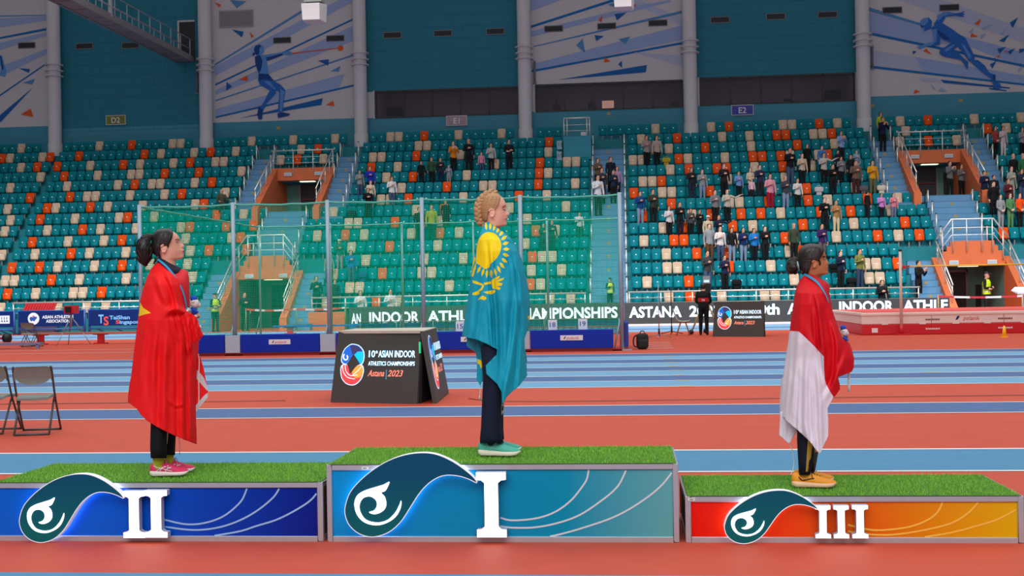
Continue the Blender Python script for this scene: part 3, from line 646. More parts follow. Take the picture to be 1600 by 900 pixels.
for x0, x1, lb in ((-28.4, CL - 2.95, 'in front of the seats on the far left'), (CL + 2.6, -1.8, 'along the front row behind the green netting'), (.05, CR - 2.75, 'along the front row on the right'), (CR + 2.9, 18.5, 'along the front row at the far right')):
    n = max(2, int((x1 - x0) / 1.25)); y = 52.46; z = FL[0]
    rail('guard_rail', 'long low chrome guard rail %s' % lb, [([(x0, y, z + .78), (x1, y, z + .78)], .04), ([(x0, y, z + .52), (x1, y, z + .52)], .02), ([(x0, y, z + .3), (x1, y, z + .3)], .02)], [((x, y, z), .78) for x in np.linspace(x0 + .05, x1 - .05, n)])
# the teal box with a railing at the top of the centre stairs
y = YK[12] - .6
b = MB(); b.box(-3.12, -1.70, y, y + 2.2, 8.3, 9.50); o = b.build('camera_platform', mat('platform_teal', (22, 130, 152), .6)); tag(o, 'teal boxed platform at the top left of the centre stairs', 'platform')
rail('guard_rail', 'square chrome railing standing on the teal platform above the centre stairs', [([(-3.08, y + .05, 10.45), (-1.76, y + .05, 10.45)], .04), ([(-3.08, y + .05, 10.1), (-1.76, y + .05, 10.1)], .015), ([(-3.08, y + .05, 9.8), (-1.76, y + .05, 9.8)], .015), ([(-3.08, y + .05, 10.45), (-3.08, y + 1.6, 10.45)], .03), ([(-1.76, y + .05, 10.45), (-1.76, y + 1.6, 10.45)], .03)], [((-3.08, y + .05, 9.505), .95), ((-2.92, y + .05, 9.505), .95), ((-1.9, y + .05, 9.505), .95), ((-1.76, y + .05, 9.505), .95)])
p = onY(905 + 7, 213, y + .1); b = MB(); b.box(p[0] - .14, p[0] + .14, y + .02, y + .05, 9.53, 9.72); tag(b.build('note', mat('note_white', (180, 180, 180))), 'white sheet tied to the railing on the teal platform', 'sheet')
for yy, lb in ((226, 'upper'), (243, 'lower')):
    p = onY(875, yy, YK[12] - .7); b = MB(); b.box(p[0] - .16, p[0] + .1, YK[12] - .72, YK[12] - .70, p[2] - .24, p[2] + .2)
    b.text('13' if lb == 'upper' else '15', (p[0] + .02, YK[12] - .73, p[2]), X3, Z3, .2, 1); tag(b.build('number_board', [mat('board_pale', (132, 160, 176)), BLK]), '%s of two pale number boards left of the teal platform' % lb, 'sign')

# ---- gangway high on the left
zg = float(onY(291, 97, WY)[2]); A = onY(278, 100, WY - .05); Bq = onY(303, 97, WY - .05)
N0 = onZ(92, 10, zg); N1 = onZ(134, 10, zg)
xg0, xg1 = min(A[0], Bq[0]), max(A[0], Bq[0])
t = thing('gangway', 'steel gangway with railings running from the high door out over the hall', 'gangway', (xg1, 50, zg))
GW = mat('gangway_steel', (128, 124, 128), .6); GWL = mat('gangway_rail', (176, 174, 178), .5, metal=.3)
dirv = (onZ(134, 10, zg)[:2] - np.array([xg1, WY])); dirv = dirv / abs(dirv[1])
def gp(x, y): return x + dirv[0] * (WY - y)
yn = 36.0
b = MB(); b.hexa([(gp(xg0, yn), yn, zg), (gp(xg1, yn), yn, zg), (xg1, WY, zg), (xg0, WY, zg), (gp(xg0, yn), yn, zg + .12), (gp(xg1, yn), yn, zg + .12), (xg1, WY, zg + .12), (xg0, WY, zg + .12)]); b.build('deck', GW, t)
for xg in (xg0, xg1):
    b = MB(); b.hexa([(gp(xg, yn) - .05, yn, zg - .06), (gp(xg, yn) + .05, yn, zg - .06), (xg + .05, WY, zg - .06), (xg - .05, WY, zg - .06), (gp(xg, yn) - .05, yn, zg + .26), (gp(xg, yn) + .05, yn, zg + .26), (xg + .05, WY, zg + .26), (xg - .05, WY, zg + .26)]); b.build('side_beam', GW, t)
for y in np.arange(yn + 1, WY, 1.6):
    b = MB(); b.box(gp(xg0, y), gp(xg1, y), y, y + .12, zg - .05, zg); b.build('cross_beam', GW, t)
for xg in (xg0, xg1):
    for h in (.6, 1.15): b = MB(); b.tube([(gp(xg, yn), yn, zg + h), (xg, WY - .1, zg + h)], .028, 6); b.build('rail', GWL, t)
    for y in np.arange(yn + .4, WY, 1.35): b = MB(); b.tube([(gp(xg, y), y, zg + .1), (gp(xg, y), y, zg + 1.15)], .028, 6); b.build('post', GWL, t)
for px in (211, 232, 243):
    yy = {211: 52, 232: 49.5, 243: 53.5}[px]; xx = gp(xg1 if px != 211 else xg0, yy)
    b = MB(); b.box(xx - .07, xx + .07, yy - .07, yy + .07, zg + .1, ZTOP); b.build('hanger', GWL, t)
p, q = onY(281, 87, WY - .02), onY(304, 34, WY - .02)
d = MB(); d.box(p[0], q[0], WY - .03, WY, zg, q[2]); d.box(p[0] - .1, p[0], WY - .06, WY, zg, q[2] + .1, 1); d.box(p[0], q[0], WY - .06, WY, q[2], q[2] + .1, 1)
struct(d.build('door_5', [DOORD, FRW]))
# white boxes hanging from the roof
for px, py, hw, hh, lb in ((487.5, 16, 16, 15, 'white boxed floodlight hanging above the thrower mural'), (975, -3, 15, 13.5, 'white boxed floodlight hanging above the triangle mural, cut by the frame')):
    Yb = 46.0; p = onY(px, py, Yb); s_ = FPX / Yb; a, h = hw / s_, hh / s_
    t = thing('floodlight', lb, 'floodlight', (p[0], Yb, p[2]))
    b = MB(); b.hexa([(p[0] - a, Yb, p[2] - h), (p[0] + a * .75, Yb, p[2] - h), (p[0] + a, Yb + .7, p[2] - h), (p[0] - a, Yb + .7, p[2] - h), (p[0] - a * 1.08, Yb - .05, p[2] + h * .75), (p[0] + a * .8, Yb - .05, p[2] + h * .75), (p[0] + a * 1.1, Yb + .7, p[2] + h), (p[0] - a, Yb + .7, p[2] + h)])
    b.build('housing', mat('floodlight_white', (186, 182, 184), .7), t, bevel=.02)
    b = MB(); b.box(p[0] - a * .9, p[0] + a * .9, Yb + .1, Yb + .6, p[2] + h, p[2] + h + .12); b.build('bracket', mat('bracket_green_grey', (120, 126, 118)), t)
    b = MB(); b.tube([(p[0], Yb + .35, p[2] + h), (p[0], Yb + .35, ZTOP)], .03, 6); b.build('hanger', GWL, t)
# ================================================================ on the track: boards, cage, mats, chairs
BOARD = mat('led_board_dark', (58, 56, 56), .55, emit=.25); LEDW = mat('led_white', (225, 240, 255), .5, emit=.95)
STEELB = mat('blue_steel', (40, 92, 168), .5); STEELG = mat('grey_steel', (150, 156, 162), .4, metal=.5); WHITEP = mat('white_paint', (226, 224, 222), .5)
def words_on(b, items, Y, m=1, dy=-.012):
    """items: (text, x0 px, x1 px, y-centre px at x0, height px) set on the plane y = Y"""
    for txt, xa, xb, yc, h in items:
        p, q = onY(xa, yc, Y), onY(xb, yc, Y); s_ = (q[0] - p[0]) / (xb - xa)
        b.text(txt, ((p[0] + q[0]) / 2, Y + dy, p[2]), X3, Z3, h * s_, m, width=q[0] - p[0], offset=.03)
t = thing('led_board', 'long dark screen reading ASTANA 2023 10th ASIAN INDOOR ATHLE along the track', 'screen', (6.6, 50.6, 0))
b = MB(); b.box(-.12, 13.3, 50.6, 50.75, .09, .99); words_on(b, [('ASTANA', 983, 1065, 487.5, 17), ('2023', 1077, 1126, 486, 17), ('10th', 1176, 1218, 483, 17), ('ASIAN', 1230, 1294, 482, 17), ('INDOOR', 1311, 1396, 479, 17), ('ATHLE', 1411, 1481, 477, 17)], 50.6)
b.build('screen_panel', [BOARD, LEDW], t)
b = MB(); b.box(-.12, 13.3, 50.55, 50.8, 0, .09); b.build('base_rail', WHITEP, t)
for x in np.linspace(.4, 12.9, 6): b = MB(); b.hexa([(x, 50.75, 0), (x + .06, 50.75, 0), (x + .06, 51.25, 0), (x, 51.25, 0), (x, 50.75, .9), (x + .06, 50.75, .9), (x + .06, 50.8, .9), (x, 50.8, .9)]); b.build('back_strut', STEELG, t)
t = thing('led_board', 'long screen reading AN INDOOR ATHLETICS CHAMPIONSHIPS behind the green netting', 'screen', (-6, 51.6, 0))
b = MB(); b.box(-12.3, -.2, 51.6, 51.72, .27, 1.0); words_on(b, [('AN', 549, 564, 497.5, 16), ('INDOOR', 577, 655, 496, 17), ('ATHLETICS', 668, 792, 494, 17), ('CHAMPIONSHIPS', 801, 965, 490, 17)], 51.6); b.build('screen_panel', [BOARD, LEDW], t)
b = MB(); b.box(-12.3, -.2, 51.58, 51.72, 0, .27); b.build('base', STEELB, t)
# blue banners on a steel fence at the far left
BAN = mat('banner_navy', (2, 34, 96), .65, spec=.2); BANW = mat('banner_white', (226, 230, 236), .6); BANR = mat('banner_red', (220, 70, 60), .6); BANL = mat('banner_light_blue', (120, 180, 230), .6)
def banner(x0, x1, ytop, ybot, label):
    Y = 51.2; p, q = onY(x0, ybot, Y), onY(x1, ytop, Y); xa, xb = p[0], q[0]; za, zb = .36, 1.07
    t = thing('banner', label, 'banner', ((xa + xb) / 2, Y, 0))
    b = MB()
    for x in (xa + .08, xb - .08): b.tube([(x, Y + .08, 0), (x, Y + .08, zb + .05)], .06, 8)
    b.tube([(xa + .08, Y + .08, za - .12), (xb - .08, Y + .08, za - .12)], .04, 8); b.tube([(xa + .08, Y + .08, zb), (xb - .08, Y + .08, zb)], .03, 8)
    for x in np.linspace(xa + .4, xb - .4, 3): b.tube([(x, Y + .08, za - .12), (x + .3, Y + .5, 0)], .025, 6)
    b.build('frame', STEELB, t)
    c = MB(); c.box(xa + .08, xb - .08, Y, Y + .02, za, zb); return t, c, Y
t, c, Y = banner(-30, 23, 486, 511, 'navy banner at the far left edge with a white block of cut lettering')
pa, pb = onY(-12, 506, Y), onY(15, 493, Y); c.box(pa[0], pb[0], Y - .008, Y, pa[2], pb[2], 1)
for q in range(6):
    for zz_, hh_ in ((.66, .12), (.30, .07)): xx_ = pa[0] + .08 + q * .12; zc_ = pa[2] + (pb[2] - pa[2]) * zz_; c.box(xx_, xx_ + (.03 if zz_ > .5 else .055), Y - .01, Y - .008, zc_ - hh_ / 2, zc_ + hh_ / 2, 0)
c.build('cloth', [BAN, BANW], t)
t, c, Y = banner(26, 133, 486, 510, 'navy banner reading ASIAN ATHLETICS ASSOCIATION beside a round white emblem')
p = onY(52.5, 498, Y); r_ = 9.8 * Y / FPX
c.prism([(r_ * math.cos(a), r_ * math.sin(a)) for a in np.linspace(0, 2 * math.pi, 25)[:-1]], (p[0], Y - .006, p[2]), X3, Z3, 0, 1)
c.prism([(r_ * a, r_ * b_) for a, b_ in ((-.7, .1), (-.45, .35), (-.1, .2), (.2, .35), (.62, .3), (.5, -.05), (.3, -.2), (.12, -.5), (-.1, -.3), (-.4, -.45), (-.62, -.2))], (p[0], Y - .009, p[2]), X3, Z3, 0, 3)
c.prism([(r_ * a, r_ * b_) for a, b_ in ((-.25, .35), (0, .55), (.25, .35), (0, .25))], (p[0], Y - .012, p[2]), X3, Z3, 0, 2)
words_on(c, [('ASIAN ATHLETICS', 66, 115, 495.3, 4.6), ('ASSOCIATION', 72, 109, 501.7, 4.6)], Y); c.build('cloth', [BAN, BANW, BANR, mat('emblem_blue', (30, 80, 160))], t)
t, c, Y = banner(136, 222, 486, 510, 'navy banner with pale blue and red lettering, beside the left athlete')
words_on(c, [('T', 154, 162, 498, 13), ('TaiShan', 171, 203, 496, 5.8)], Y, 3); words_on(c, [('S', 162, 170, 501, 13), ('S', 181, 187, 503, 5.5)], Y, 2); words_on(c, [('ingapore', 187, 222, 503, 5.5)], Y, 3); c.build('cloth', [BAN, BANW, BANR, BANL], t)
# red hurdles stacked behind the banner
p = onY(60, 481, 51.9)
t = thing('hurdle_stack', 'rack of slanting red slats standing behind the navy banner', 'rack', (p[0], 51.9, .9))
RP = mat('red_paint', (196, 24, 36), .45)
b = MB(); b.box(p[0] - .85, p[0] + .8, 51.85, 52.1, .0, .86); b.build('rack_frame', STEELG, t)
for i in range(12):
    x = p[0] - .82 + i * .125; b = MB(); b.hexa([(x, 51.8, .82), (x + .1, 51.8, .82), (x + .1, 51.86, .82), (x, 51.86, .82), (x + .22, 51.9, 1.42), (x + .32, 51.9, 1.42), (x + .32, 51.96, 1.42), (x + .22, 51.96, 1.42)]); b.build('slat', RP, t)
# low benches on red feet
def bench(x0, x1, y, feet, ztop, label, top_m):
    t = thing('bench', label, 'bench', ((x0 + x1) / 2, y, 0)); b = MB(); b.box(x0, x1, y - .14, y + .16, ztop - .07, ztop); b.build('top', top_m, t, bevel=.015)
    for x in feet:
        b = MB(); b.box(x - .1, x + .1, y - .08, y + .08, .03, ztop - .07); b.box(x - .22, x + .22, y - .12, y + .12, 0, .04); b.box(x - .25, x + .25, y - .1, y + .1, ztop - .1, ztop - .06); b.build('foot', RP, t)
bench(-20.7, -16.7, 39.75, (-20.5, -18.3), .42, 'long low wooden bench on red feet at the far left of the track', mat('bench_wood', (178, 110, 92), .6))
bench(-14.4, -8.1, 47.2, (-13.7, -10.75), .35, 'long low blue topped bench on red feet behind the netting', mat('bench_blue', (30, 92, 170), .6))
# tripod with red timing camera
t = thing('camera_tripod', 'tripod carrying a red and black timing camera before the navy banner', 'tripod', (-19.0, 39.2, 0))
hx, hy, hz = -19.1, 39.2, .98
for a in (0.3, 2.2, 4.3):
    b = MB(); b.tube([(hx, hy, hz), (hx + .36 * math.cos(a), hy + .36 * math.sin(a), .45)], .022, 6); b.tube([(hx + .36 * math.cos(a), hy + .36 * math.sin(a), .45), (hx + .62 * math.cos(a), hy + .62 * math.sin(a), 0)], .014, 6); b.build('leg', STEELG, t)
b = MB(); b.tube([(hx, hy, hz - .35), (hx, hy, hz + .1)], .03, 8); b.build('column', STEELG, t)
b = MB(); b.box(hx - .2, hx + .2, hy - .15, hy + .2, hz + .1, hz + .38); o = b.build('camera_body', RP, t, bevel=.02)
b = MB(); b.box(hx - .12, hx + .07, hy - .2, hy - .15, hz + .14, hz + .34); b.build('screen_hood', BLK, t)

# folding chairs
def chair_proto(label, m_seat, m_leg):
    t = thing('folding_chair', label, 'chair', (0, 0, 0))
    W = .215
    for sx in (-1, 1):      # front leg runs up into the back frame; rear leg crosses it below the seat
        x = sx * W; b = MB(); b.tube(smooth_curve([(x, -.27, .01), (x, .02, .42), (x * 1.0, .19, .765), (x * .93, .198, .785)], 5), .0125, 8); b.build('leg', m_leg, t, local=True)
        b = MB(); b.tube([(x * .9, .28, .01), (x * .9, -.02, .40), (x * .9, -.08, .43)], .0125, 8); b.build('leg', m_leg, t, local=True)
    for y, nm in ((-.27, 'floor_bar'), (.28, 'floor_bar')):
        b = MB(); k = W if y < 0 else W * .9; b.tube([(-k, y, .012), (k, y, .012)], .0125, 8); b.build(nm, m_leg, t, local=True)
    s = MB(); rings = []
    for y, z, h in ((-.2, .432, .17), (-.19, .448, .19), (-.05, .455, .2), (.12, .448, .2), (.2, .44, .19), (.21, .428, .18)):
        rings.append([(-h, y, z - .022), (-h * .95, y, z), (0, y, z - .006), (h * .95, y, z), (h, y, z - .022), (0, y, z - .028)])
    s.loft(rings, smooth=False); s.build('seat', m_seat, t, local=True)
    # backrest: top edge rounded, lower edge scooped upwards in the middle
    top = [(-.222, .60)] + [(-.222 + .02, .66), (-.205, .74), (-.19, .785), (-.16, .80)] + [(.16, .80), (.19, .785), (.205, .74), (.205, .66), (.222, .60)]
    low = [(.19, .625), (.13, .60), (.06, .585), (0, .58), (-.06, .585), (-.13, .60), (-.19, .625)]
    poly = [(-.212, .62), (-.21, .72), (-.2, .775), (-.175, .80), (.175, .80), (.2, .775), (.21, .72), (.212, .62), (.195, .655), (.15, .615), (.08, .588), (0, .58), (-.08, .588), (-.15, .615), (-.195, .655)]
    k = MB(); k.prism(poly, (0, .0, 0), (1, 0, 0), (0, 0, 1), .02)
    k.v = [(x, y + .125 + (z - .58) * .33 + .03 * (1 - (x / .21) ** 2), z) for x, y, z in k.v]; k.build('backrest', m_seat, t, local=True)
    return t
CHG = mat('chair_grey', (122, 128, 122), .45, spec=.4); CHD = mat('chair_tube_dark', (78, 82, 80), .4, metal=.4)
ch = chair_proto('grey folding chair standing on the red strip, right one of the near pair', CHG, CHD)
def put(o, x, y, rz): o.location = (x, y, 0); o.rotation_euler = (0, 0, rz); WM[o] = Matrix.Translation((x, y, 0)) @ Matrix.Rotation(rz, 4, 'Z')
put(ch, -7.0, 13.45, math.radians(-165)); 
CHAIRS = [(-7.58, 13.55, -172, 'grey folding chair cut by the left edge, left one of the near pair'), (-19.95, 38.1, 168, 'small grey folding chair by the red footed bench, front one of two'), (-20.45, 38.9, 172, 'small grey folding chair by the red footed bench, rear one of two')]
for x, y, a, lb in CHAIRS: dup(ch, (x, y, 0), math.radians(a), lb)
t = thing('equipment_trolley', 'low silver and blue trolley end with a black wheel at the left edge', 'trolley', (-19.4, 36.6, 0))
b = MB(); b.box(-20.6, -18.85, 36.5, 36.75, .12, .2); b.box(-19.0, -18.9, 36.5, 36.6, 0, .14); b.box(-20.6, -20.5, 36.5, 36.6, 0, .14); b.build('tray', mat('trolley_steel', (130, 150, 190), .4, metal=.4), t)
b = MB(); b.tube([(-20.25, 36.85, .35), (-20.05, 36.85, .35)], .14, 16); b.build('wheel', BLK, t)
b = MB(); b.box(-21.2, -20.3, 36.8, 36.9, .3, .38); b.build('bar', RP, t)

# ---- throwing cage with green netting
def net_mat(name, a1, a2, cell=.046, t_=.14, col=(0, 200, 150)):
    m = bpy.data.materials.new(name); m.use_nodes = True; nt = m.node_tree; nt.nodes.clear(); L = nt.links.new
    out = nt.nodes.new('ShaderNodeOutputMaterial'); mx = nt.nodes.new('ShaderNodeMixShader'); tr = nt.nodes.new('ShaderNodeBsdfTransparent')
    df = nt.nodes.new('ShaderNodeBsdfDiffuse'); tl = nt.nodes.new('ShaderNodeBsdfTranslucent'); ad = nt.nodes.new('ShaderNodeMixShader'); ad.inputs[0].default_value = .4
    for q in (df, tl): q.inputs[0].default_value = lin(col) + (1,)
    L(df.outputs[0], ad.inputs[1]); L(tl.outputs[0], ad.inputs[2])
    tc = nt.nodes.new('ShaderNodeTexCoord'); sp = nt.nodes.new('ShaderNodeSeparateXYZ'); L(tc.outputs['Object'], sp.inputs[0]); g = []
    for a in (a1, a2):
        d = nt.nodes.new('ShaderNodeMath'); d.operation = 'DIVIDE'; d.inputs[1].default_value = cell; L(sp.outputs[a], d.inputs[0])
        f = nt.nodes.new('ShaderNodeMath'); f.operation = 'FRACT'; L(d.outputs[0], f.inputs[0])
        c = nt.nodes.new('ShaderNodeMath'); c.operation = 'LESS_THAN'; c.inputs[1].default_value = t_; L(f.outputs[0], c.inputs[0]); g.append(c)
    mm = nt.nodes.new('ShaderNodeMath'); mm.operation = 'MAXIMUM'; L(g[0].outputs[0], mm.inputs[0]); L(g[1].outputs[0], mm.inputs[1])
    L(mm.outputs[0], mx.inputs[0]); L(tr.outputs[0], mx.inputs[1]); L(ad.outputs[0], mx.inputs[2]); L(mx.outputs[0], out.inputs[0]); return m
NETF = net_mat('net_green_front', 0, 2); NETS = net_mat('net_green_side', 1, 2, .06)
CORD = mat('net_cord', (90, 176, 156), .7); CPOST = mat('cage_post', (150, 172, 184), .4, metal=.3); PAD = mat('pad_blue', (0, 40, 164), .5, spec=.25); BRED = mat('cage_base_red', (170, 20, 34), .5)
cx = [-13.0, -10.42, -7.85, -5.32, -2.73, -.15]; YF, YB_ = 30.7, 41.0; H_ = 4.03
t = thing('throwing_cage', 'throwing cage of steel posts hung with green netting above blue pads', 'cage', (-6.5, YF, 0))
def wavy(xa, xb, y, n=40, am=.03): return [(xa + (xb - xa) * i / n, y + .02 * math.sin(i * 1.7), H_ - am * abs(math.sin(i / n * math.pi * 5)) - .01 * math.sin(i * 2.3)) for i in range(n + 1)]
def netp(name, pts_top, m, zb):
    b = MB(); n = len(pts_top); rows = 8; vs = []
    for r in range(rows + 1):
        for i, p in enumerate(pts_top): f = r / rows; vs.append((p[0], p[1] + .03 * math.sin(i * .9 + r * .8) * math.sin(f * math.pi), p[2] * (1 - f) + zb * f))
    fs = [(r * n + i, r * n + i + 1, (r + 1) * n + i + 1, (r + 1) * n + i) for r in range(rows) for i in range(n - 1)]
    b.add(vs, fs, 0, True); b.build('netting', m, t, props=None)
    c = MB(); c.tube(pts_top, .028, 6); c.build('top_cord', CORD, t)
netp('front', wavy(cx[0], cx[-1], YF + .12), NETF, .45); netp('back', wavy(cx[0], cx[-1] , YB_), NETF, .3)
side = [(cx[-1] - .02 + .03 * math.sin(i * .7), YF + .12 + (YB_ - YF - .12) * i / 20, H_ - .02 * abs(math.sin(i))) for i in range(21)]
netp('side', side, NETS, .3); netp('side', [(cx[0], p[1], p[2]) for p in side], NETS, .3)
for y in (YF, YB_ + .1):
    for x in cx:
        b = MB(); b.tube([(x, y, 0), (x, y, H_ + .05)], .055 if y == YF else .04, 10); b.box(x - .25, x + .25, y - .12, y + .12, 0, .03); b.tube([(x - .2, y - .05, .02), (x - .02, y, .9)], .02, 6); b.build('post', CPOST, t)
b = MB(); b.box(cx[0], cx[-1], YF - .12, YF + .1, 0.0, .07); b.build('base_rail', BRED, t)
LBL = mat('pad_label_white', (226, 222, 226), .5); LBR = mat('label_red', (206, 30, 44), .5)
for i in range(5):
    x0, x1 = cx[i] + (.22 if i else .0), cx[i + 1] - .22
    b = MB(); b.box(x0, x1, YF - .22, YF - .1, .08, .56); p_ = b.build('pad', PAD, t, bevel=.02)
    b = MB(); xm = (x0 + x1) / 2 + .0; b.box(xm - .29, xm + .29, YF - .232, YF - .222, .29, .42); b.text('polanik', (xm + .03, YF - .236, .355), X3, Z3, .075, 1, shear=.25, width=.32); b.prism([(-.21, -.03), (-.17, .03), (-.14, .035), (-.16, 0), (-.18, -.03)], (xm, YF - .236, .355), X3, Z3, 0, 2); b.build('label', [LBL, LBR, BAN], p_)
    if i: b = MB(); b.box(cx[i] - .2, cx[i] + .2, YF - .2, YF - .14, .08, .54); b.build('pad_joint', mat('pad_joint_grey', (168, 182, 196), .6), t)
b = MB(); b.box(cx[-1] + .05, cx[-1] + .17, YF + .2, YF + 2.4, .08, .72); p_ = b.build('pad', mat('pad_blue_side', (26, 52, 150), .5), t, bevel=.02); b = MB(); b.box(cx[-1] + .03, cx[-1] + .05, YF + .8, YF + 1.2, .35, .5); b.build('label', LBL, p_)
# low dark mesh barrier with number boards, inside the far end of the cage
MESH = net_mat('mesh_dark', 0, 2, .05, .42, (52, 70, 62))
b = MB(); b.add([(-9.6, 42.0, .02), (-.3, 42.0, .02), (-.3, 42.0, .56), (-9.6, 42.0, .56)], [(0, 1, 2, 3)]); t2 = thing('mesh_barrier', 'low dark mesh barrier running below the screen behind the netting', 'barrier', (-5, 42, 0))
b.build('mesh', MESH, t2); b = MB(); b.tube([(-9.6, 42, .56), (-.3, 42, .56)], .02, 6); b.tube([(-9.6, 42, .02), (-.3, 42, .02)], .02, 6)
for x in np.linspace(-9.6, -.3, 8): b.tube([(x, 42, 0), (x, 42, .56)], .02, 6)
b.build('frame', STEELG, t2)
for txt, px, py in (('15', 719, 509.5), ('18', 863.5, 507), ('19', 910.5, 505.5)):
    p = onY(px, py, YF - .05); b = MB(); b.box(p[0] - .115, p[0] + .115, YF - .06, YF - .04, .555, p[2] + .12); b.text(txt, (p[0], YF - .064, p[2]), X3, Z3, .125, 1, width=.15, offset=.012)
    tag(b.build('number_board', [mat('number_board_white', (222, 228, 236)), mat('number_blue', (50, 92, 160))]), 'small white board with blue number %s standing on the cage pads, %s' % (txt, {'15': 'left of three', '18': 'middle of three', '19': 'right of three'}[txt]), 'sign')
# striped tape on posts before the left lower tunnel, and an orange ledge behind it
def tape(name, pts, label, m_post):
    t = thing(name, label, 'barrier', (pts[0][0], pts[0][1], 0)); b = MB(); n = 16
    for (x0, y0, z0), (x1, y1, z1) in zip(pts, pts[1:]):
        for i in range(n):
            f, g = i / n, (i + 1) / n; sg = lambda q: -.05 * 4 * q * (1 - q)
            A_ = (x0 + (x1 - x0) * f, y0 + (y1 - y0) * f, z0 + (z1 - z0) * f + sg(f)); B_ = (x0 + (x1 - x0) * g, y0 + (y1 - y0) * g, z0 + (z1 - z0) * g + sg(g))
            b.add([(A_[0], A_[1], A_[2] - .04), (B_[0], B_[1], B_[2] - .04), (B_[0], B_[1], B_[2] + .04), (A_[0], A_[1], A_[2] + .04)], [(0, 1, 2, 3)], (i // 3) % 2)
    b.build('tape', [mat('tape_red', (206, 40, 52)), mat('tape_white', (230, 214, 212))], t)
    for x, y, z in pts: b = MB(); b.tube([(x, y + .03, 0), (x, y + .03, z + .06)], .03, 8); b.tube([(x, y + .03, 0), (x, y + .03, .03)], .15, 12); b.build('post', m_post, t)
tape('tape_barrier', [(-16.9, 51.3, .98), (-14.6, 51.3, .96), (-12.45, 51.5, .98)], 'red and white tape strung on posts before the lower left tunnel', mat('post_olive', (120, 128, 70), .5))
tape('tape_barrier', [(12.6, 49.6, 1.06), (15.9, 49.6, 1.02), (19.5, 49.6, 1.0)], 'red and white tape strung on posts before the lower right tunnel', mat('post_brass', (176, 140, 80), .5))
b = MB(); b.box(-14.25, -12.55, 51.95, 52.4, 0, .8); o = b.build('ledge', ORAW); tag(o, 'low orange ledge at the foot of the blue stairs behind the netting', 'ledge')

# ---- screen boxes with the event emblem
def emblem(b, o, ux, uz, r, m0):
    """two round halves: a blue wave above, a red and orange one below; materials m0.. = rim, blue, cyan, dark, red, orange, white"""
    o, ux, uz = (np.asarray(q, float) for q in (o, ux, uz)); n = np.cross(ux, uz); n = n / np.linalg.norm(n)
    def L(k): return o + n * .003 * k
    top = smooth_curve([(-.95, .15), (-1, .55), (-.8, 1.15), (-.35, 1.52), (0, 1.58), (.5, 1.45), (.9, 1.05), (1, .55), (.9, .1), (.7, .0), (.45, .3), (.12, .72), (-.05, .72), (-.3, .3), (-.6, .0)], 4, True)
    low = smooth_curve([(-1.02, -.3), (-.85, .0), (-.5, .0), (-.3, -.35), (-.2, -.68), (0, -.6), (.3, -.2), (.6, .0), (.9, -.08), (1.02, -.5), (.85, -1.1), (.45, -1.5), (0, -1.6), (-.5, -1.45), (-.9, -1.0)], 4, True)
    S_ = lambda P, k=1.0: [(p[0] * r * k, p[1] * r * k) for p in P]
    b.prism(S_(top), L(1), ux, uz, 0, m0); b.prism(S_(low), L(1), ux, uz, 0, m0)
    sh = lambda P, cy: [((p[0]) * .92, (p[1] - cy) * .92 + cy) for p in P]
    b.prism(S_(sh(top, .75)), L(2), ux, uz, 0, m0 + 1); b.prism(S_(sh(low, -.75)), L(2), ux, uz, 0, m0 + 4)
    b.prism(S_([(.12, .72), (.4, .98), (.85, .98), (.92, .55), (.84, .15), (.68, .06), (.45, .35)]), L(3), ux, uz, 0, m0 + 2)
    b.prism(S_([(-.3, 1.42), (0, 1.5), (.45, 1.36), (.8, 1.02), (.4, 1.0), (.1, .8), (-.05, .76)]), L(3), ux, uz, 0, m0 + 3)
    b.prism(S_([(0, -.58), (.3, -.2), (.6, -.06), (.88, -.14), (.94, -.5), (.8, -.95), (.3, -1.05)]), L(3), ux, uz, 0, m0 + 5)
    for P in ([(-.82, -.1), (-.7, -.6), (-.3, -1.0), (.3, -1.1)], [(-.6, -.06), (-.5, -.5), (-.1, -.85), (.5, -.8)], [(.1, -.8), (.5, -.5), (.8, -.15)]): b.ribbon(S_(smooth_curve(P, 5)), .05 * r, L(4), ux, uz, m0 + 6)
    sw = [(-.55 + .28 * (1 - k / 22) * math.cos(2.2 + k * .33) * 1.0, .55 + .28 * (1 - k / 30) * math.sin(2.2 + k * .33)) for k in range(17)]
    b.ribbon(S_(sw), .1 * r, L(4), ux, uz, m0 + 6)
LM = lambda n, c: mat('screen_' + n, c, .5, emit=.85)
SCR = [mat('screen_dark', (60, 56, 52), .5, emit=.2), LM('rim', (190, 225, 240)), LM('blue', (20, 90, 190)), LM('cyan', (0, 180, 205)), LM('dusk', (52, 44, 90)), LM('red', (228, 62, 66)), LM('orange', (244, 150, 60)), LM('white', (235, 245, 250)), LM('teal', (40, 150, 180)), LM('salmon', (240, 130, 110))]
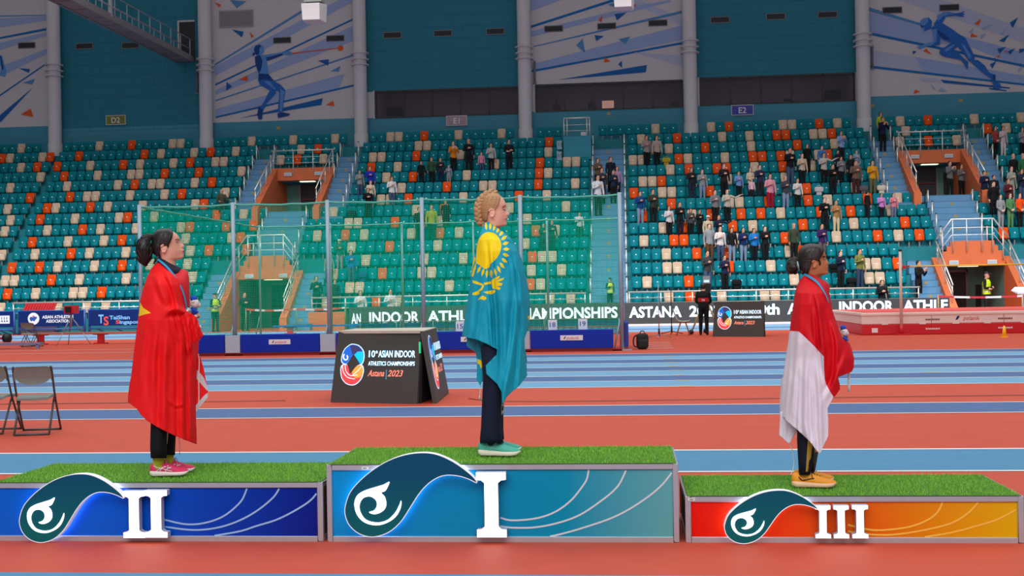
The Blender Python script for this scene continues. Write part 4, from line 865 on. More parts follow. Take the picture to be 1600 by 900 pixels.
def text_block(b, o, ux, uz, wd, k=1.0):
    """three lines of the event name; o = left middle of the block"""
    o, ux, uz = (np.asarray(q, float) for q in (o, ux, uz)); n = np.cross(ux, uz); n = n / np.linalg.norm(n) * .004
    for dm, m in ((np.zeros(3), 8), (n, 7)):
        of = .045 if m == 8 else .015
        b.text('10', o + dm + uz * .17 * k, ux, uz, .105 * k, m, 'LEFT', wd * .14, of); b.text('th', o + dm + ux * wd * .145 + uz * .20 * k, ux, uz, .05 * k, m, 'LEFT', wd * .05, of)
        b.text('ASIAN INDOOR', o + dm + ux * wd * .21 + uz * .17 * k, ux, uz, .105 * k, m, 'LEFT', wd * .79, of)
        b.text('ATHLETICS CHAMPIONSHIPS', o + dm + uz * .02 * k, ux, uz, .065 * k, m, 'LEFT', wd, of)
    b.text('Astana', o + uz * -.13 * k, ux, uz, .10 * k, 9, 'LEFT', wd * .36, .015, .35); b.text('|', o + ux * wd * .395 + uz * -.13 * k, ux, uz, .12 * k, 8, 'LEFT'); b.text('2023', o + ux * wd * .43 + uz * -.13 * k, ux, uz, .10 * k, 9, 'LEFT', wd * .33, .015, .3)
def screen_box(label, fl, fr, bl, br, top, inset, thick=.06):
    """leaning screens on the front and right of a dark box; ground corners front-left, front-right, and of the right screen"""
    fl, fr, bl, br = (np.asarray(q, float) for q in (fl, fr, bl, br)); up = np.array([0, 0, top])
    t = thing('screen_box', label, 'screen', (fl + br) / 2)
    u = (fr - fl) / np.linalg.norm(fr - fl); n = np.array([-u[1], u[0], 0])
    ftl, ftr = fl + up + n * inset + u * .06, fr + up + n * inset - u * .0
    f2 = (br - bl) / np.linalg.norm(br - bl); n2 = np.array([-f2[1], f2[0], 0])
    rtl, rtr = bl + up + n2 * inset + f2 * .03, br + up + n2 * inset - f2 * .12
    b = MB(); q = n * thick; b.hexa([fl, fr, fr + q, fl + q, ftl, ftr, ftr + q, ftl + q]); uz = (ftl - fl) - u * ((ftl - fl) @ u); H2 = np.linalg.norm(uz); uz = uz / H2; wdt = np.linalg.norm(fr - fl); nn = np.cross(u, uz)
    emblem(b, fl + u * wdt * .235 + uz * H2 * .535 + nn * .004, u, uz, wdt * .137, 1); text_block(b, fl + u * wdt * .42 + uz * H2 * .535 + nn * .006, u, uz, wdt * .535, wdt / 1.5)
    b.build('front_screen', SCR, t)
    b = MB(); q = n2 * thick; b.hexa([bl, br, br + q, bl + q, rtl, rtr, rtr + q, rtl + q]); uz2 = (rtl - bl) - f2 * ((rtl - bl) @ f2); uz2 = uz2 / np.linalg.norm(uz2); n3 = np.cross(f2, uz2); w2 = np.linalg.norm(br - bl)
    emblem(b, bl + f2 * w2 * .26 + uz2 * H2 * .55 + n3 * .004, f2, uz2, w2 * .15, 1); text_block(b, bl + f2 * w2 * .45 + uz2 * H2 * .57 + n3 * .006, f2, uz2, w2 * .5, w2 / 1.5); b.build('side_screen', SCR, t)
    b = MB(); a1, a2, a3, a4 = fl + n * .1, fr + n * .1 + u * .02, br + n2 * .08, fl + n * np.linalg.norm(br - bl)
    in_ = lambda p: np.array([p[0], p[1], 0]); tp = lambda p: np.array([p[0], p[1], top - .03])
    b.hexa([a1, a2, a3, a4, ftl + n * .07 - [0, 0, .03], ftr + n * .07 - [0, 0, .03], rtr + n2 * .07 - [0, 0, .03], np.array([ftl[0], rtr[1], top - .03])])
    b.build('body', mat('box_black_cloth', (20, 19, 19), .8, bump=.6, bscale=6), t)
    b = MB(); b.hexa([ftl + [0, 0, -.028], rtl + [0, 0, -.028], rtr + [0, 0, -.028], (ftl[0], rtr[1], top - .028), ftl + [0, 0, .01], rtl + [0, 0, .01], rtr + [0, 0, .01], (ftl[0], rtr[1], top + .01)]); b.build('lid', mat('box_lid', (196, 186, 172), .7, noise=.12, nscale=8), t)
    return t, ftr, u, uz
t, ftr, u_, uz_ = screen_box('dark box of leaning screens standing on the red strip between two podiums', (-4.35, 17.0, 0), (-3.0, 16.62, 0), (-2.72, 16.68, 0), (-2.80, 18.35, 0), 1.03, .17)
b = MB(); b.box(ftr[0] - .01, ftr[0] + .012, ftr[1] - .13, ftr[1] - .09, .72, .88); b.build('indicator', mat('indicator_green', (30, 190, 120), emit=.8), t)
screen_box('smaller dark screen box beside the cameraman in the distance', (2.72, 38.6, 0), (4.26, 37.9, 0), (4.30, 38.1, 0), (4.5, 39.4, 0), 1.12, .1)

# ---- microphone stands, plastic chair, rucksack, camera
def mic_stand(x, y, h, label, silver):
    t = thing('microphone_stand', label, 'stand', (x, y, 0)); m = STEELG if silver else BLK
    b = MB(); b.tube([(x, y, .1), (x, y, h)], .015, 8); b.build('pole', m, t); b = MB(); b.tube([(x, y, .05), (x, y, .3)], .03, 8); b.build('hub', BLK, t)
    for a in (.4, 2.6, 4.6): b = MB(); b.tube([(x, y, .12), (x + .42 * math.cos(a), y + .42 * math.sin(a), .02)], .014, 6); b.build('foot', m, t)
mic_stand(1.0, 38.2, 1.72, 'thin silver stand on three feet in front of the dark screen', True); mic_stand(1.5, 40.9, 1.62, 'thin black stand beside the pale green chair', False)
t = thing('plastic_chair', 'pale green plastic shell chair on wooden legs before the dark screen', 'chair', (1.85, 40.0, 0))
b = MB(); prof = [(.24, .47, .2), (.2, .445, .22), (.0, .43, .23), (-.14, .45, .23), (-.2, .52, .23), (-.24, .62, .225), (-.28, .74, .21), (-.30, .82, .17), (-.305, .845, .1)]
rg = []
for x, z, h in prof: rg.append([(1.85 + x + .05 * 0, 40.0 + h * a, z + .05 * a * a) for a in (-1, -.6, 0, .6, 1)] + [(1.85 + x - .02, 40.0 + h * a, z - .02 + .05 * a * a) for a in (1, .6, 0, -.6, -1)])
b.loft(rg); b.build('shell', mat('shell_mint', (168, 196, 184), .5), t, fix=True)
for sx in (-1, 1):
    for sy in (-1, 1): b = MB(); b.tube([(1.85 + sx * .08, 40 + sy * .1, .44), (1.85 + sx * .22 , 40 + sy * .2, 0)], .018, 8); b.build('leg', mat('chair_wood', (150, 118, 96), .6), t)
t = thing('backpack', 'black backpack standing on the track beside the corner of the cage', 'bag', (.38, 31.2, 0)); BAGM = mat('bag_black', (20, 21, 23), .75, bump=.4, bscale=30)
def soft(b, c, r, n=3): # rounded box
    b.ball(c, r, 20, 12); P = np.array(b.v[-13 * 20:]); c = np.array(c); r = np.array(r); d = (P - c) / r; b.v[-13 * 20:] = [tuple(c + r * np.sign(q) * np.abs(q) ** .45) for q in d]
b = MB(); soft(b, (.38, 31.2, .21), (.16, .11, .205)); b.build('main_pouch', BAGM, t); b = MB(); soft(b, (.39, 31.06, .14), (.13, .06, .12)); b.build('front_pocket', BAGM, t); b = MB(); b.tube(smooth_curve([(.32, 31.2, .4), (.34, 31.2, .47), (.42, 31.2, .47), (.44, 31.2, .4)], 4), .012, 6); b.build('handle', BAGM, t)
b = MB(); b.tube(smooth_curve([(.25, 31.25, .38), (.16, 31.3, .3), (.15, 31.28, .12), (.22, 31.22, .05)], 4), .018, 6); b.build('strap', BAGM, t)
t = thing('television_camera', 'television camera with a lit monitor on a tripod before the cameraman', 'camera', (2.75, 41.0, 0))
for x, y in ((2.15, 40.7), (3.1, 40.75), (2.7, 41.6)): b = MB(); b.tube([(2.68, 41.0, 1.25), (x, y, 0.05)], .03, 8); b.build('leg', mat('tripod_yellow', (170, 150, 90), .5), t); b = MB(); b.ball((x, y, .08), .09, 10, 6); b.build('foot', BLK, t)
b = MB(); b.box(2.55, 2.85, 40.75, 41.4, 1.45, 1.72); b.build('camera_body', BLK, t, bevel=.02); b = MB(); b.tube([(2.7, 41.4, 1.58), (2.7, 41.75, 1.58)], .09, 14); b.build('lens', BLK, t); b = MB(); b.box(2.58, 2.68, 40.95, 41.1, 1.25, 1.45); b.build('head', BLK, t)
b = MB(); b.box(2.58, 2.82, 40.72, 40.76, 1.72, 1.98); b.box(2.61, 2.79, 40.705, 40.72, 1.76, 1.84, 1); b.build('monitor', [mat('monitor_grey', (150, 156, 160)), mat('monitor_lit', (180, 210, 240), emit=.9)], t)

# ---- high jump
MR, MWH, MTOP = mat('mat_red', (198, 12, 28), .45, noise=.05, nscale=3), mat('mat_white', (226, 206, 196), .5, noise=.04, nscale=3), mat('mat_pink', (226, 88, 84), .5)
t = thing('high_jump_mat', 'thick red and white high jump landing mat before the right tunnel', 'mat', (10.5, 40.5, 0)); x0, x1, y0, y1 = 7.3, 14.4, 37.95, 43.6
b = MB(); b.box(x0, x1, y0, y1, 0, .34); b.build('lower_block', MR, t, bevel=.03); b = MB(); b.box(x0, x1, y0, y1, .34, .62); lb = b.build('upper_block', MWH, t, bevel=.02)
b = MB(); b.box(x0 - .03, x1, y0 - .03, y1, .6, .70, 0); p_ = b.build('top_pad', MWH, t, bevel=.03); b = MB(); b.box(x0 + .1, x1, y0 + .12, y1 - .1, .695, .712); b.build('cover', MTOP, p_)
b = MB(); Yt = y0 - .008; b.text('polanik', (10.62, Yt, .5), X3, Z3, .13, 0, shear=.25, width=.5); b.prism([(-.08, -.05), (-.02, .06), (.05, .07), (.02, .0), (-.02, -.05)], (10.22, Yt, .5), X3, Z3, 0, 1)
LMS = [LBR, BAN, mat('print_dark', (120, 60, 60)), LBL]; b.build('lettering', LMS, lb)
for x, z in ((9.45, .47), (11.63, .47), (9.45, .18), (11.63, .18)):      # prints too small to read in the photograph
    b = MB()
    for q in range(13): b.box(x - .21 + q * .033, x - .21 + q * .033 + (.022 if q % 3 else .028), Yt - .003, Yt, z - .026, z + .026 - .012 * (q % 2))
    b.build('small_print', [LMS[2] if z > .3 else LMS[3]], lb)
for x in (8.0, 9.15, 10.15, 11.1, 12.2): b = MB(); b.box(x - .1, x + .1, y0 - .02, y0, .32, .36); b.build('strap', MWH, t)
for x in (9.42, 11.6): b = MB(); b.box(x - .006, x + .006, y0 - .006, y0, .02, .6); b.build('seam', mat('mat_seam', (150, 30, 40)), t)
b = MB(); b.box(7.6, 7.78, y0 - .012, y0, .08, .22); b.build('patch', LBL, t)
t = thing('high_jump_upright', 'white high jump upright on a red foot at the corner of the mat', 'post', (8.45, 37.7, 0))
b = MB(); b.tube([(8.45, 37.7, .3), (8.45, 37.7, 2.6)], .045, 10); b.build('pole', mat('upright_white', (214, 196, 182), .4), t); b = MB(); b.tube([(8.45, 37.7, 0), (8.45, 37.7, .32)], .055, 10); b.box(8.3, 8.75, 37.6, 37.8, 0, .04); b.build('foot', RP, t); b = MB(); b.tube([(8.45, 37.7, 2.6), (8.45, 37.7, 2.66)], .05, 10); b.build('cap', BLK, t)
b = MB(); b.box(8.5, 8.6, 37.65, 37.75, 2.05, 2.10); b.build('bar_rest', RP, t)
t = thing('high_jump_bar', 'thin yellow high jump crossbar with a red end', 'bar', (8.5, 37.7, 2.12)); b = MB(); b.tube([(8.72, 37.7, 2.13), (10.5, 37.7, 2.125), (12.6, 37.7, 2.13)], .022, 8); b.build('bar', mat('bar_yellow', (240, 204, 40), .35), t); b = MB(); b.tube([(8.52, 37.7, 2.13), (8.72, 37.7, 2.13)], .026, 8); b.build('end_piece', RP, t)
t = thing('marker_cone', 'small yellow marker cone on the track before the red mat', 'cone', (10.79, 35.3, 0)); b = MB(); b.tube([(10.79, 35.3, .02), (10.79, 35.3, .33)], [.075, .022], 16); b.build('cone', mat('cone_yellow', (250, 196, 20), .5), t); b = MB(); b.box(10.7, 10.88, 35.21, 35.39, 0, .02); b.build('base', MATS['cone_yellow'], t)
t = thing('lectern', 'white lectern with a sloping top at the right edge beyond the mat', 'lectern', (15.2, 46.5, 0)); b = MB(); b.hexa([(14.95, 46.2, 0), (16.2, 46.2, 0), (16.2, 46.8, 0), (14.95, 46.8, 0), (15.0, 46.3, 1.15), (16.2, 46.3, 1.15), (16.2, 46.7, 1.25), (15.0, 46.7, 1.25)]); b.build('body', mat('lectern_white', (222, 214, 220), .5), t, bevel=.02)
b = MB(); b.hexa([(14.6, 46.1, 1.12), (16.3, 46.1, 1.12), (16.3, 46.9, 1.26), (14.6, 46.9, 1.26), (14.6, 46.1, 1.2), (16.3, 46.1, 1.2), (16.3, 46.9, 1.4), (14.75, 46.9, 1.4)]); b.build('desk_top', MATS['lectern_white'], t, bevel=.015)
# ================================================================ the three podiums
ALU = mat('aluminium', (188, 192, 200), .35, metal=.55, noise=.04, nscale=12); SIDEP = mat('podium_side_brown', (120, 84, 66), .7)
LIT = mat('lit_white', (255, 255, 255), .5, emit=1.6); EDGEW = mat('emblem_edge_white', (236, 240, 246), .5, emit=.25); BACKL = mat('backlight', (215, 228, 255), .5, emit=3.0)
EMBT = ramp_mat('emblem_teal', 2, [(.05, (0, 100, 104)), (.45, (0, 74, 108))], .5)
TURFB = mat('turf_base', (64, 116, 30), .9); TURF = [mat('turf_green', (128, 190, 62), .7, spec=.2), mat('turf_bright', (156, 212, 78), .7, spec=.2), mat('turf_dark', (88, 150, 44), .7, spec=.2)]
OUT = [(770, 415), (752, 385), (700, 340), (640, 300), (570, 270), (500, 262), (420, 272), (340, 300), (265, 345), (200, 400), (150, 460), (127, 520), (122, 570), (140, 625), (180, 667), (230, 688), (280, 688), (340, 665), (395, 615), (440, 545), (480, 480), (520, 430), (570, 392), (620, 376), (680, 380), (730, 396)]
SWL = [(340, 410), (330, 440), (318, 458), (300, 466), (318, 488), (325, 525), (315, 552), (290, 570), (262, 575), (240, 565), (264, 556), (278, 535), (276, 508), (258, 490), (236, 485), (210, 495), (194, 525), (198, 565), (226, 604), (280, 618), (330, 605), (368, 568), (388, 530), (398, 506), (396, 542), (370, 590), (322, 622), (270, 632), (216, 616), (180, 576), (168, 522), (182, 480), (216, 456), (262, 440), (310, 425)]
def podium(label, x0, x1, y0, y1, h, stops, box_px, nums, curves, cut_left=False, line=(190, 220, 240), r=.034):
    xc, yc = (x0 + x1) / 2, (y0 + y1) / 2
    t = thing('podium', label, 'podium', (xc, yc, 0))
    b = MB()
    for y in (y0, y1 - r):
        for z in (.0, h - r): b.box(x0 + r, x1 - r, y, y + r, z, z + r)
    for x in (x0, x1 - r):
        for z in (.0, h - r): b.box(x, x + r, y0 + r, y1 - r, z, z + r)
        for y in (y0, y1 - r): b.box(x, x + r, y, y + r, 0, h)
    b.build('frame', ALU, t, bevel=.003, seg=1)
    b = MB()
    for x in (x0 + .008, x1 - .016): b.box(x, x + .008, y0 + r, y1 - r, r, h - r)
    b.box(x0 + r, x1 - r, y1 - .02, y1 - .012, r, h - r); b.build('side_panels', SIDEP, t)
    b = MB(); yp = y0 + .012; b.box(x0 + r, x1 - r, yp, yp + .01, r, h - r)
    for cv in curves:
        P = smooth_curve([onY(px, py, yp - .0015) for px, py in cv], 8); P = [(p[0], p[2]) for p in P]; P = [p for p in P if r < p[1] < h - r and x0 + r < p[0] < x1 - r]
        b.ribbon(P, .011, (0, yp - .0015, 0), X3, Z3, 1)
    b.build('front_panel', [ramp_mat('podium_print_%d' % len(nums), 0, [(a - xc, c) for a, c in stops], .3), mat('podium_line_%d' % len(nums), line, .4)], t)
    # artificial turf
    b = MB(); b.box(x0 + .012, x1 - .012, y0 + .004, y1 - .012, h - .01, h + .004); b.build('turf_backing', TURFB, t)
    n = int((x1 - x0) * (y1 - y0) * 13500); g = np.random.default_rng(int(h * 1000))
    px = g.uniform(x0 + .018, x1 - .018, n); py = g.uniform(y0 + .01, y1 - .018, n); an = g.uniform(0, 2 * np.pi, n); le = g.uniform(.014, .026, n); tl = g.uniform(.1, .8, n); wd = g.uniform(.0012, .0022, n); ta = g.uniform(0, 2 * np.pi, n)
    dx, dy = np.cos(an) * wd, np.sin(an) * wd
    A_ = np.stack([px - dx, py - dy, np.full(n, h)], 1); B_ = np.stack([px + dx, py + dy, np.full(n, h)], 1); C_ = np.stack([px + np.cos(ta) * le * tl, py + np.sin(ta) * le * tl, h + le * np.sqrt(1 - np.minimum(tl, .95) ** 2)], 1)
    b = MB(); b.v = [tuple(p) for q in zip(A_, B_, C_) for p in q]; b.f = [[3 * i, 3 * i + 1, 3 * i + 2] for i in range(n)]; b.m = [int(v) for v in g.choice(3, n, p=[.5, .3, .2])]; b.sm = [False] * n
    o = b.build('turf', TURF, t); o['kind'] = 'stuff'
    # emblem: thick lit drop shape standing off the panel
    ye = y0 - .075; (bx0, by0, bx1, by1) = box_px
    def mp(p, Y): return onY(bx0 + (p[0] - 122) / 648 * (bx1 - bx0), by0 + (p[1] - 262) / 426 * (by1 - by0), Y)
    W = smooth_curve(OUT, 4, True)
    tip = 0
    F = [mp(p, ye) for p in W]; b = MB(); b.prism([(q[0], q[2]) for q in F], (0, ye, 0), X3, Z3, .055, 0, 1, 2)
    e = b.build('emblem', [EMBT, EDGEW, BACKL], t)
    b = MB(); cxm = np.mean([q[0] for q in F]); czm = np.mean([q[2] for q in F])
    b2 = [(q[0], q[2]) for q in F]; n2 = len(b2)
    for i in range(n2):      # thin white outline on the face
        p, q = b2[i], b2[(i + 1) % n2]; d_ = np.array([q[0] - p[0], q[1] - p[1]]); L_ = np.linalg.norm(d_); nn = np.array([-d_[1], d_[0]]) / (L_ + 1e-9) * .0022
        b.add([(p[0] - nn[0], ye - .001, p[1] - nn[1]), (q[0] - nn[0], ye - .001, q[1] - nn[1]), (q[0] + nn[0], ye - .001, q[1] + nn[1]), (p[0] + nn[0], ye - .001, p[1] + nn[1])], [(0, 1, 2, 3)])
    b.build('outline', EDGEW, e)
    SW = [mp(p, ye - .004) for p in smooth_curve(SWL, 4, True)]; b = MB(); b.prism([(q[0], q[2]) for q in SW], (0, ye - .004, 0), X3, Z3, .004, 0); b.build('swirl', LIT, e)
    # slab-serif numerals
    yn = y0 - .062
    for (nx0, nx1, ny0, ny1) in nums:
        p, q = onY(nx0, ny1, yn), onY(nx1, ny0, yn); w_, hh = q[0] - p[0], q[2] - p[2]; s0, s1, f_ = w_ * .27, w_ * .73, hh * .115
        P = [(0, 0), (w_, 0), (w_, f_), (s1 + w_ * .1, f_ + hh * .01), (s1, f_ + hh * .05), (s1, hh - f_ - hh * .05), (s1 + w_ * .1, hh - f_ - hh * .01), (w_, hh - f_), (w_, hh), (0, hh), (0, hh - f_), (s0 - w_ * .1, hh - f_ - hh * .01), (s0, hh - f_ - hh * .05), (s0, f_ + hh * .05), (s0 - w_ * .1, f_ + hh * .01), (0, f_)]
        b = MB(); b.prism(P, (p[0], yn, max(p[2], .004)), X3, Z3, .052, 0, 1, 1); b.build('numeral', [LIT, mat('numeral_side', (176, 184, 204), .5)], t)
    return t
podium('middle podium with teal front, grass top and lit white numeral I', -1.935, .297, 7.425, 8.24, .488, [(-1.9, (0, 140, 206)), (-1.2, (0, 136, 188)), (-.4, (0, 142, 178)), (.27, (96, 168, 172))], (539, 707.5, 745, 838), [(745.5, 790, 738, 839.5)],
       [[(920, 733), (917, 748), (910, 760), (892, 782), (867, 800), (837, 810), (800, 813), (782, 809)], [(979, 733), (965, 760), (940, 782), (905, 805), (870, 817.5), (835, 824), (800, 824.5), (782, 822)], [(1053, 734), (1032, 760), (1000, 785), (960, 807.5), (910, 825), (870, 836), (848, 839.5)]], line=(206, 216, 224))
podium('left podium with blue front, grass top and lit white numeral II', -4.19, -1.962, 7.425, 8.29, .378, [(-4.15, (0, 96, 206)), (-3.4, (0, 92, 210)), (-2.7, (0, 62, 180)), (-2.0, (0, 24, 134))], (30.5, 740.5, 193, 847), [(193, 225.5, 767, 840.5), (227, 260.5, 766, 840)],
       [[(387, 758), (384, 768), (375, 785), (350, 806), (320, 817), (290, 819), (257, 812)], [(439, 758), (427, 777), (400, 799), (370, 815), (337, 825), (300, 828), (257, 823)], [(503, 758), (487, 780), (462, 797), (432, 812), (400, 822), (375, 830), (335, 837)]], line=(150, 190, 236))
podium('right podium with red to yellow front, grass top and lit white numeral III', .336, 2.365, 7.425, 8.255, .284, [(.36, (228, 14, 8)), (.9, (232, 60, 16)), (1.5, (226, 104, 12)), (2.33, (222, 174, 8))], (1132, 766, 1277.5, 849), [(1274.5, 1297.5, 790, 841), (1303, 1326, 790, 841), (1332, 1356, 789.5, 841)],
       [[(1473, 784), (1465, 800), (1450, 812), (1425, 822), (1395, 827), (1362, 828), (1325, 820)], [(1529, 784), (1512, 802), (1487, 817), (1450, 827), (1400, 835), (1360, 835), (1325, 830)], [(1598, 790), (1562, 810), (1525, 822), (1487, 832), (1445, 839)]], line=(246, 190, 70))
for px, py, lb in ((570, 731.5, 'middle'), (1080.5, 780.5, 'right')):
    p = onY(px, py, 7.42); b = MB(); b.box(p[0] - .022, p[0] + .022, 7.422, 7.425, p[2] - .009, p[2] + .009); b.box(p[0] - .012, p[0] + .01, 7.4212, 7.422, p[2] - .004, p[2] + .003, 1); tag(b.build('sticker', [mat('sticker_white', (216, 214, 206)), mat('sticker_grey', (130, 130, 130))]), 'tiny white sticker on the front rail of the %s podium' % lb, 'sticker')
# ================================================================ people
SK = {'pale': mat('skin_pale', (226, 174, 154), .5, spec=.3), 'tan': mat('skin_tan', (206, 150, 122), .5, spec=.3), 'brown': mat('skin_brown', (176, 112, 76), .5, spec=.3)}
def remesh(mb, voxel, smooth=2, ratio=None, name='body'):
    me = bpy.data.meshes.new(name); me.from_pydata(mb.v, [], mb.f); me.update()
    b = bmesh.new(); b.from_mesh(me); bmesh.ops.recalc_face_normals(b, faces=b.faces); b.to_mesh(me); b.free()
    o = bpy.data.objects.new(name, me); S.collection.objects.link(o)
    m = o.modifiers.new('r', 'REMESH'); m.mode = 'VOXEL'; m.voxel_size = voxel; m.use_smooth_shade = True
    if smooth: q = o.modifiers.new('s', 'SMOOTH'); q.factor = .5; q.iterations = smooth
    if ratio: d = o.modifiers.new('d', 'DECIMATE'); d.ratio = ratio
    dg = bpy.context.evaluated_depsgraph_get(); dg.update(); out = bpy.data.meshes.new_from_object(o.evaluated_get(dg))
    bpy.data.objects.remove(o); bpy.data.meshes.remove(me); out.name = name; return out
HROWS = {   # head profiles seen from the side: (y, front edge, face without nose, back, half width, lateral spread of nose or lips)
 'a': [(95, 430, 430, 400, .01, .03), (105, 500, 500, 340, .045, .03), (130, 565, 565, 290, .062, .03), (170, 630, 630, 255, .070, .03), (220, 668, 668, 235, .074, .03), (260, 688, 684, 225, .075, .02), (300, 700, 690, 220, .075, .014), (325, 714, 688, 220, .074, .010), (350, 738, 690, 222, .073, .011), (375, 764, 692, 226, .072, .013), (392, 772, 694, 230, .071, .016), (408, 764, 696, 234, .071, .018), (420, 744, 698, 238, .070, .02), (440, 746, 700, 245, .069, .022), (458, 764, 702, 250, .068, .024), (470, 771, 702, 255, .068, .024), (485, 763, 700, 262, .067, .024), (500, 771, 698, 268, .066, .024), (515, 758, 694, 275, .065, .024), (540, 750, 684, 290, .063, .026), (565, 755, 664, 305, .061, .03), (590, 748, 640, 320, .060, .032), (608, 724, 620, 330, .058, .034), (622, 670, 606, 338, .057, .036), (640, 612, 600, 345, .055, .04), (700, 608, 604, 345, .054, .04), (790, 622, 618, 325, .062, .04)],
 'b': [(75, 400, 400, 370, .01, .03), (90, 470, 470, 300, .045, .03), (130, 540, 540, 250, .063, .03), (180, 585, 585, 215, .071, .03), (240, 615, 615, 195, .075, .03), (285, 632, 625, 188, .076, .02), (320, 632, 620, 188, .075, .012), (345, 636, 618, 190, .074, .010), (385, 652, 618, 194, .073, .011), (420, 680, 620, 200, .072, .013), (443, 697, 622, 206, .071, .016), (462, 686, 622, 212, .071, .018), (478, 656, 622, 218, .070, .02), (500, 651, 620, 225, .069, .022), (518, 661, 618, 232, .068, .024), (534, 642, 614, 238, .067, .024), (550, 646, 610, 245, .066, .024), (575, 627, 602, 256, .064, .026), (605, 641, 585, 268, .062, .03), (635, 636, 565, 278, .060, .032), (655, 602, 545, 284, .058, .034), (668, 545, 525, 288, .056, .036), (690, 508, 505, 290, .054, .04), (740, 500, 498, 285, .054, .04), (830, 505, 500, 265, .062, .04)],
 'c': [(80, 500, 500, 460, .01, .03), (95, 580, 580, 400, .045, .03), (130, 650, 650, 345, .062, .03), (180, 695, 695, 310, .070, .03), (240, 726, 722, 285, .074, .03), (285, 743, 734, 275, .075, .02), (315, 741, 730, 272, .075, .012), (340, 747, 728, 272, .074, .010), (370, 767, 728, 274, .073, .012), (390, 786, 730, 278, .072, .015), (406, 795, 732, 282, .071, .018), (424, 786, 734, 286, .071, .02), (440, 769, 736, 290, .070, .022), (460, 773, 738, 297, .069, .023), (480, 785, 738, 304, .068, .024), (495, 773, 736, 310, .067, .024), (515, 783, 732, 318, .066, .024), (540, 771, 722, 330, .064, .026), (570, 785, 705, 345, .062, .03), (595, 772, 680, 358, .060, .032), (612, 715, 655, 368, .058, .034), (625, 665, 640, 376, .056, .036), (660, 628, 624, 385, .054, .04), (770, 642, 638, 365, .062, .04)]}
def interp_row(rows, y):
    A_ = np.array(rows, float); return [np.interp(y, A_[:, 0], A_[:, i]) for i in range(1, 6)]
def head_geo(b, rows, P, unit, dense=1, N=40, eye=None):
    """loft from crown to the base of the neck; P(x, y, lateral) -> point; unit = metres per drawing unit"""
    A_ = np.array(rows, float); ys = np.interp(np.linspace(0, len(rows) - 1, (len(rows) - 1) * dense + 1), np.arange(len(rows)), A_[:, 0]); rings = []
    for y in ys:
        xf, xb0, xk, w_, sg = interp_row(rows, y); c = (xb0 + xk) / 2; a = (xb0 - xk) / 2; ring = []
        for j in range(N):
            th = 2 * math.pi * j / N; cs, sn = math.cos(th), math.sin(th); n_ = 2.25
            x = a * math.copysign(abs(cs) ** (2 / n_), cs); l = w_ * math.copysign(abs(sn) ** (2 / n_), sn)
            if cs > 0: l *= 1 - .14 * cs
            if cs > -.2: x += (xf - xb0) * math.exp(-(l / sg) ** 2)
            if eye and cs > 0:
                for s_ in (-1, 1): x -= (.009 / unit) * math.exp(-((l - s_ * .034) / .014) ** 2 - ((y - eye) * unit / .011) ** 2)
            ring.append(P(c + x, y, l))
        rings.append(ring)
    b.loft(rings)
def head_side(rows, x, y):
    xf, xb0, xk, w_, sg = interp_row(rows, y); c = (xb0 + xk) / 2; a = (xb0 - xk) / 2; u = min(abs((x - c) / a), .995)
    l = w_ * (1 - u ** 2.25) ** (1 / 2.25); return l * (1 - .14 * max((x - c) / a, 0))
def hand(b, wrist, d, nrm, side, k=1.0, curl=.5, r=.0085, m=0):
    """palm, four unequal fingers bent at the knuckles and a thumb leaving the side of the palm. d = pointing direction, nrm = back of the hand"""
    wrist, d, nrm = (np.asarray(q, float) for q in (wrist, d, nrm)); d = d / np.linalg.norm(d); nrm = nrm - d * (nrm @ d); nrm = nrm / np.linalg.norm(nrm); s_ = np.cross(nrm, d) * side
    pr = []
    for t_, wv, tk in ((-.012, .022, .019), (.0, .027, .017), (.035, .038, .015), (.07, .041, .013), (.085, .036, .011)):
        c = wrist + d * t_ * k; pr.append([c + s_ * wv * k * math.cos(a) + nrm * tk * k * math.sin(a) for a in np.linspace(0, 2 * math.pi, 13)[:-1]])
    b.loft(pr, m)
    for off, L in ((-.029, .068), (-.010, .078), (.010, .073), (.028, .058)):
        p = wrist + (d * .078 + s_ * off) * k; pts = [p]; dd = d.copy(); ang = 0
        for q, f in ((.42, .35), (.33, .5), (.25, .4)):
            ang += curl * f * 2; dd = d * math.cos(ang) - nrm * math.sin(ang); pts.append(pts[-1] + dd * L * q * k)
        b.tube(pts, [r * k, r * .98 * k, r * .9 * k, r * .75 * k], 8, m, round_ends=True)
    p = wrist + (d * .018 - s_ * .026) * k; d1 = d * .62 - s_ * .72 - nrm * .15; d2 = d * .9 - s_ * .3 - nrm * .35
    b.tube([p, p + d1 * .034 * k, p + d1 * .034 * k + d2 * .028 * k, p + d1 * .034 * k + d2 * .05 * k], [r * 1.35 * k, r * 1.2 * k, r * 1.05 * k, r * .8 * k], 8, m, round_ends=True)

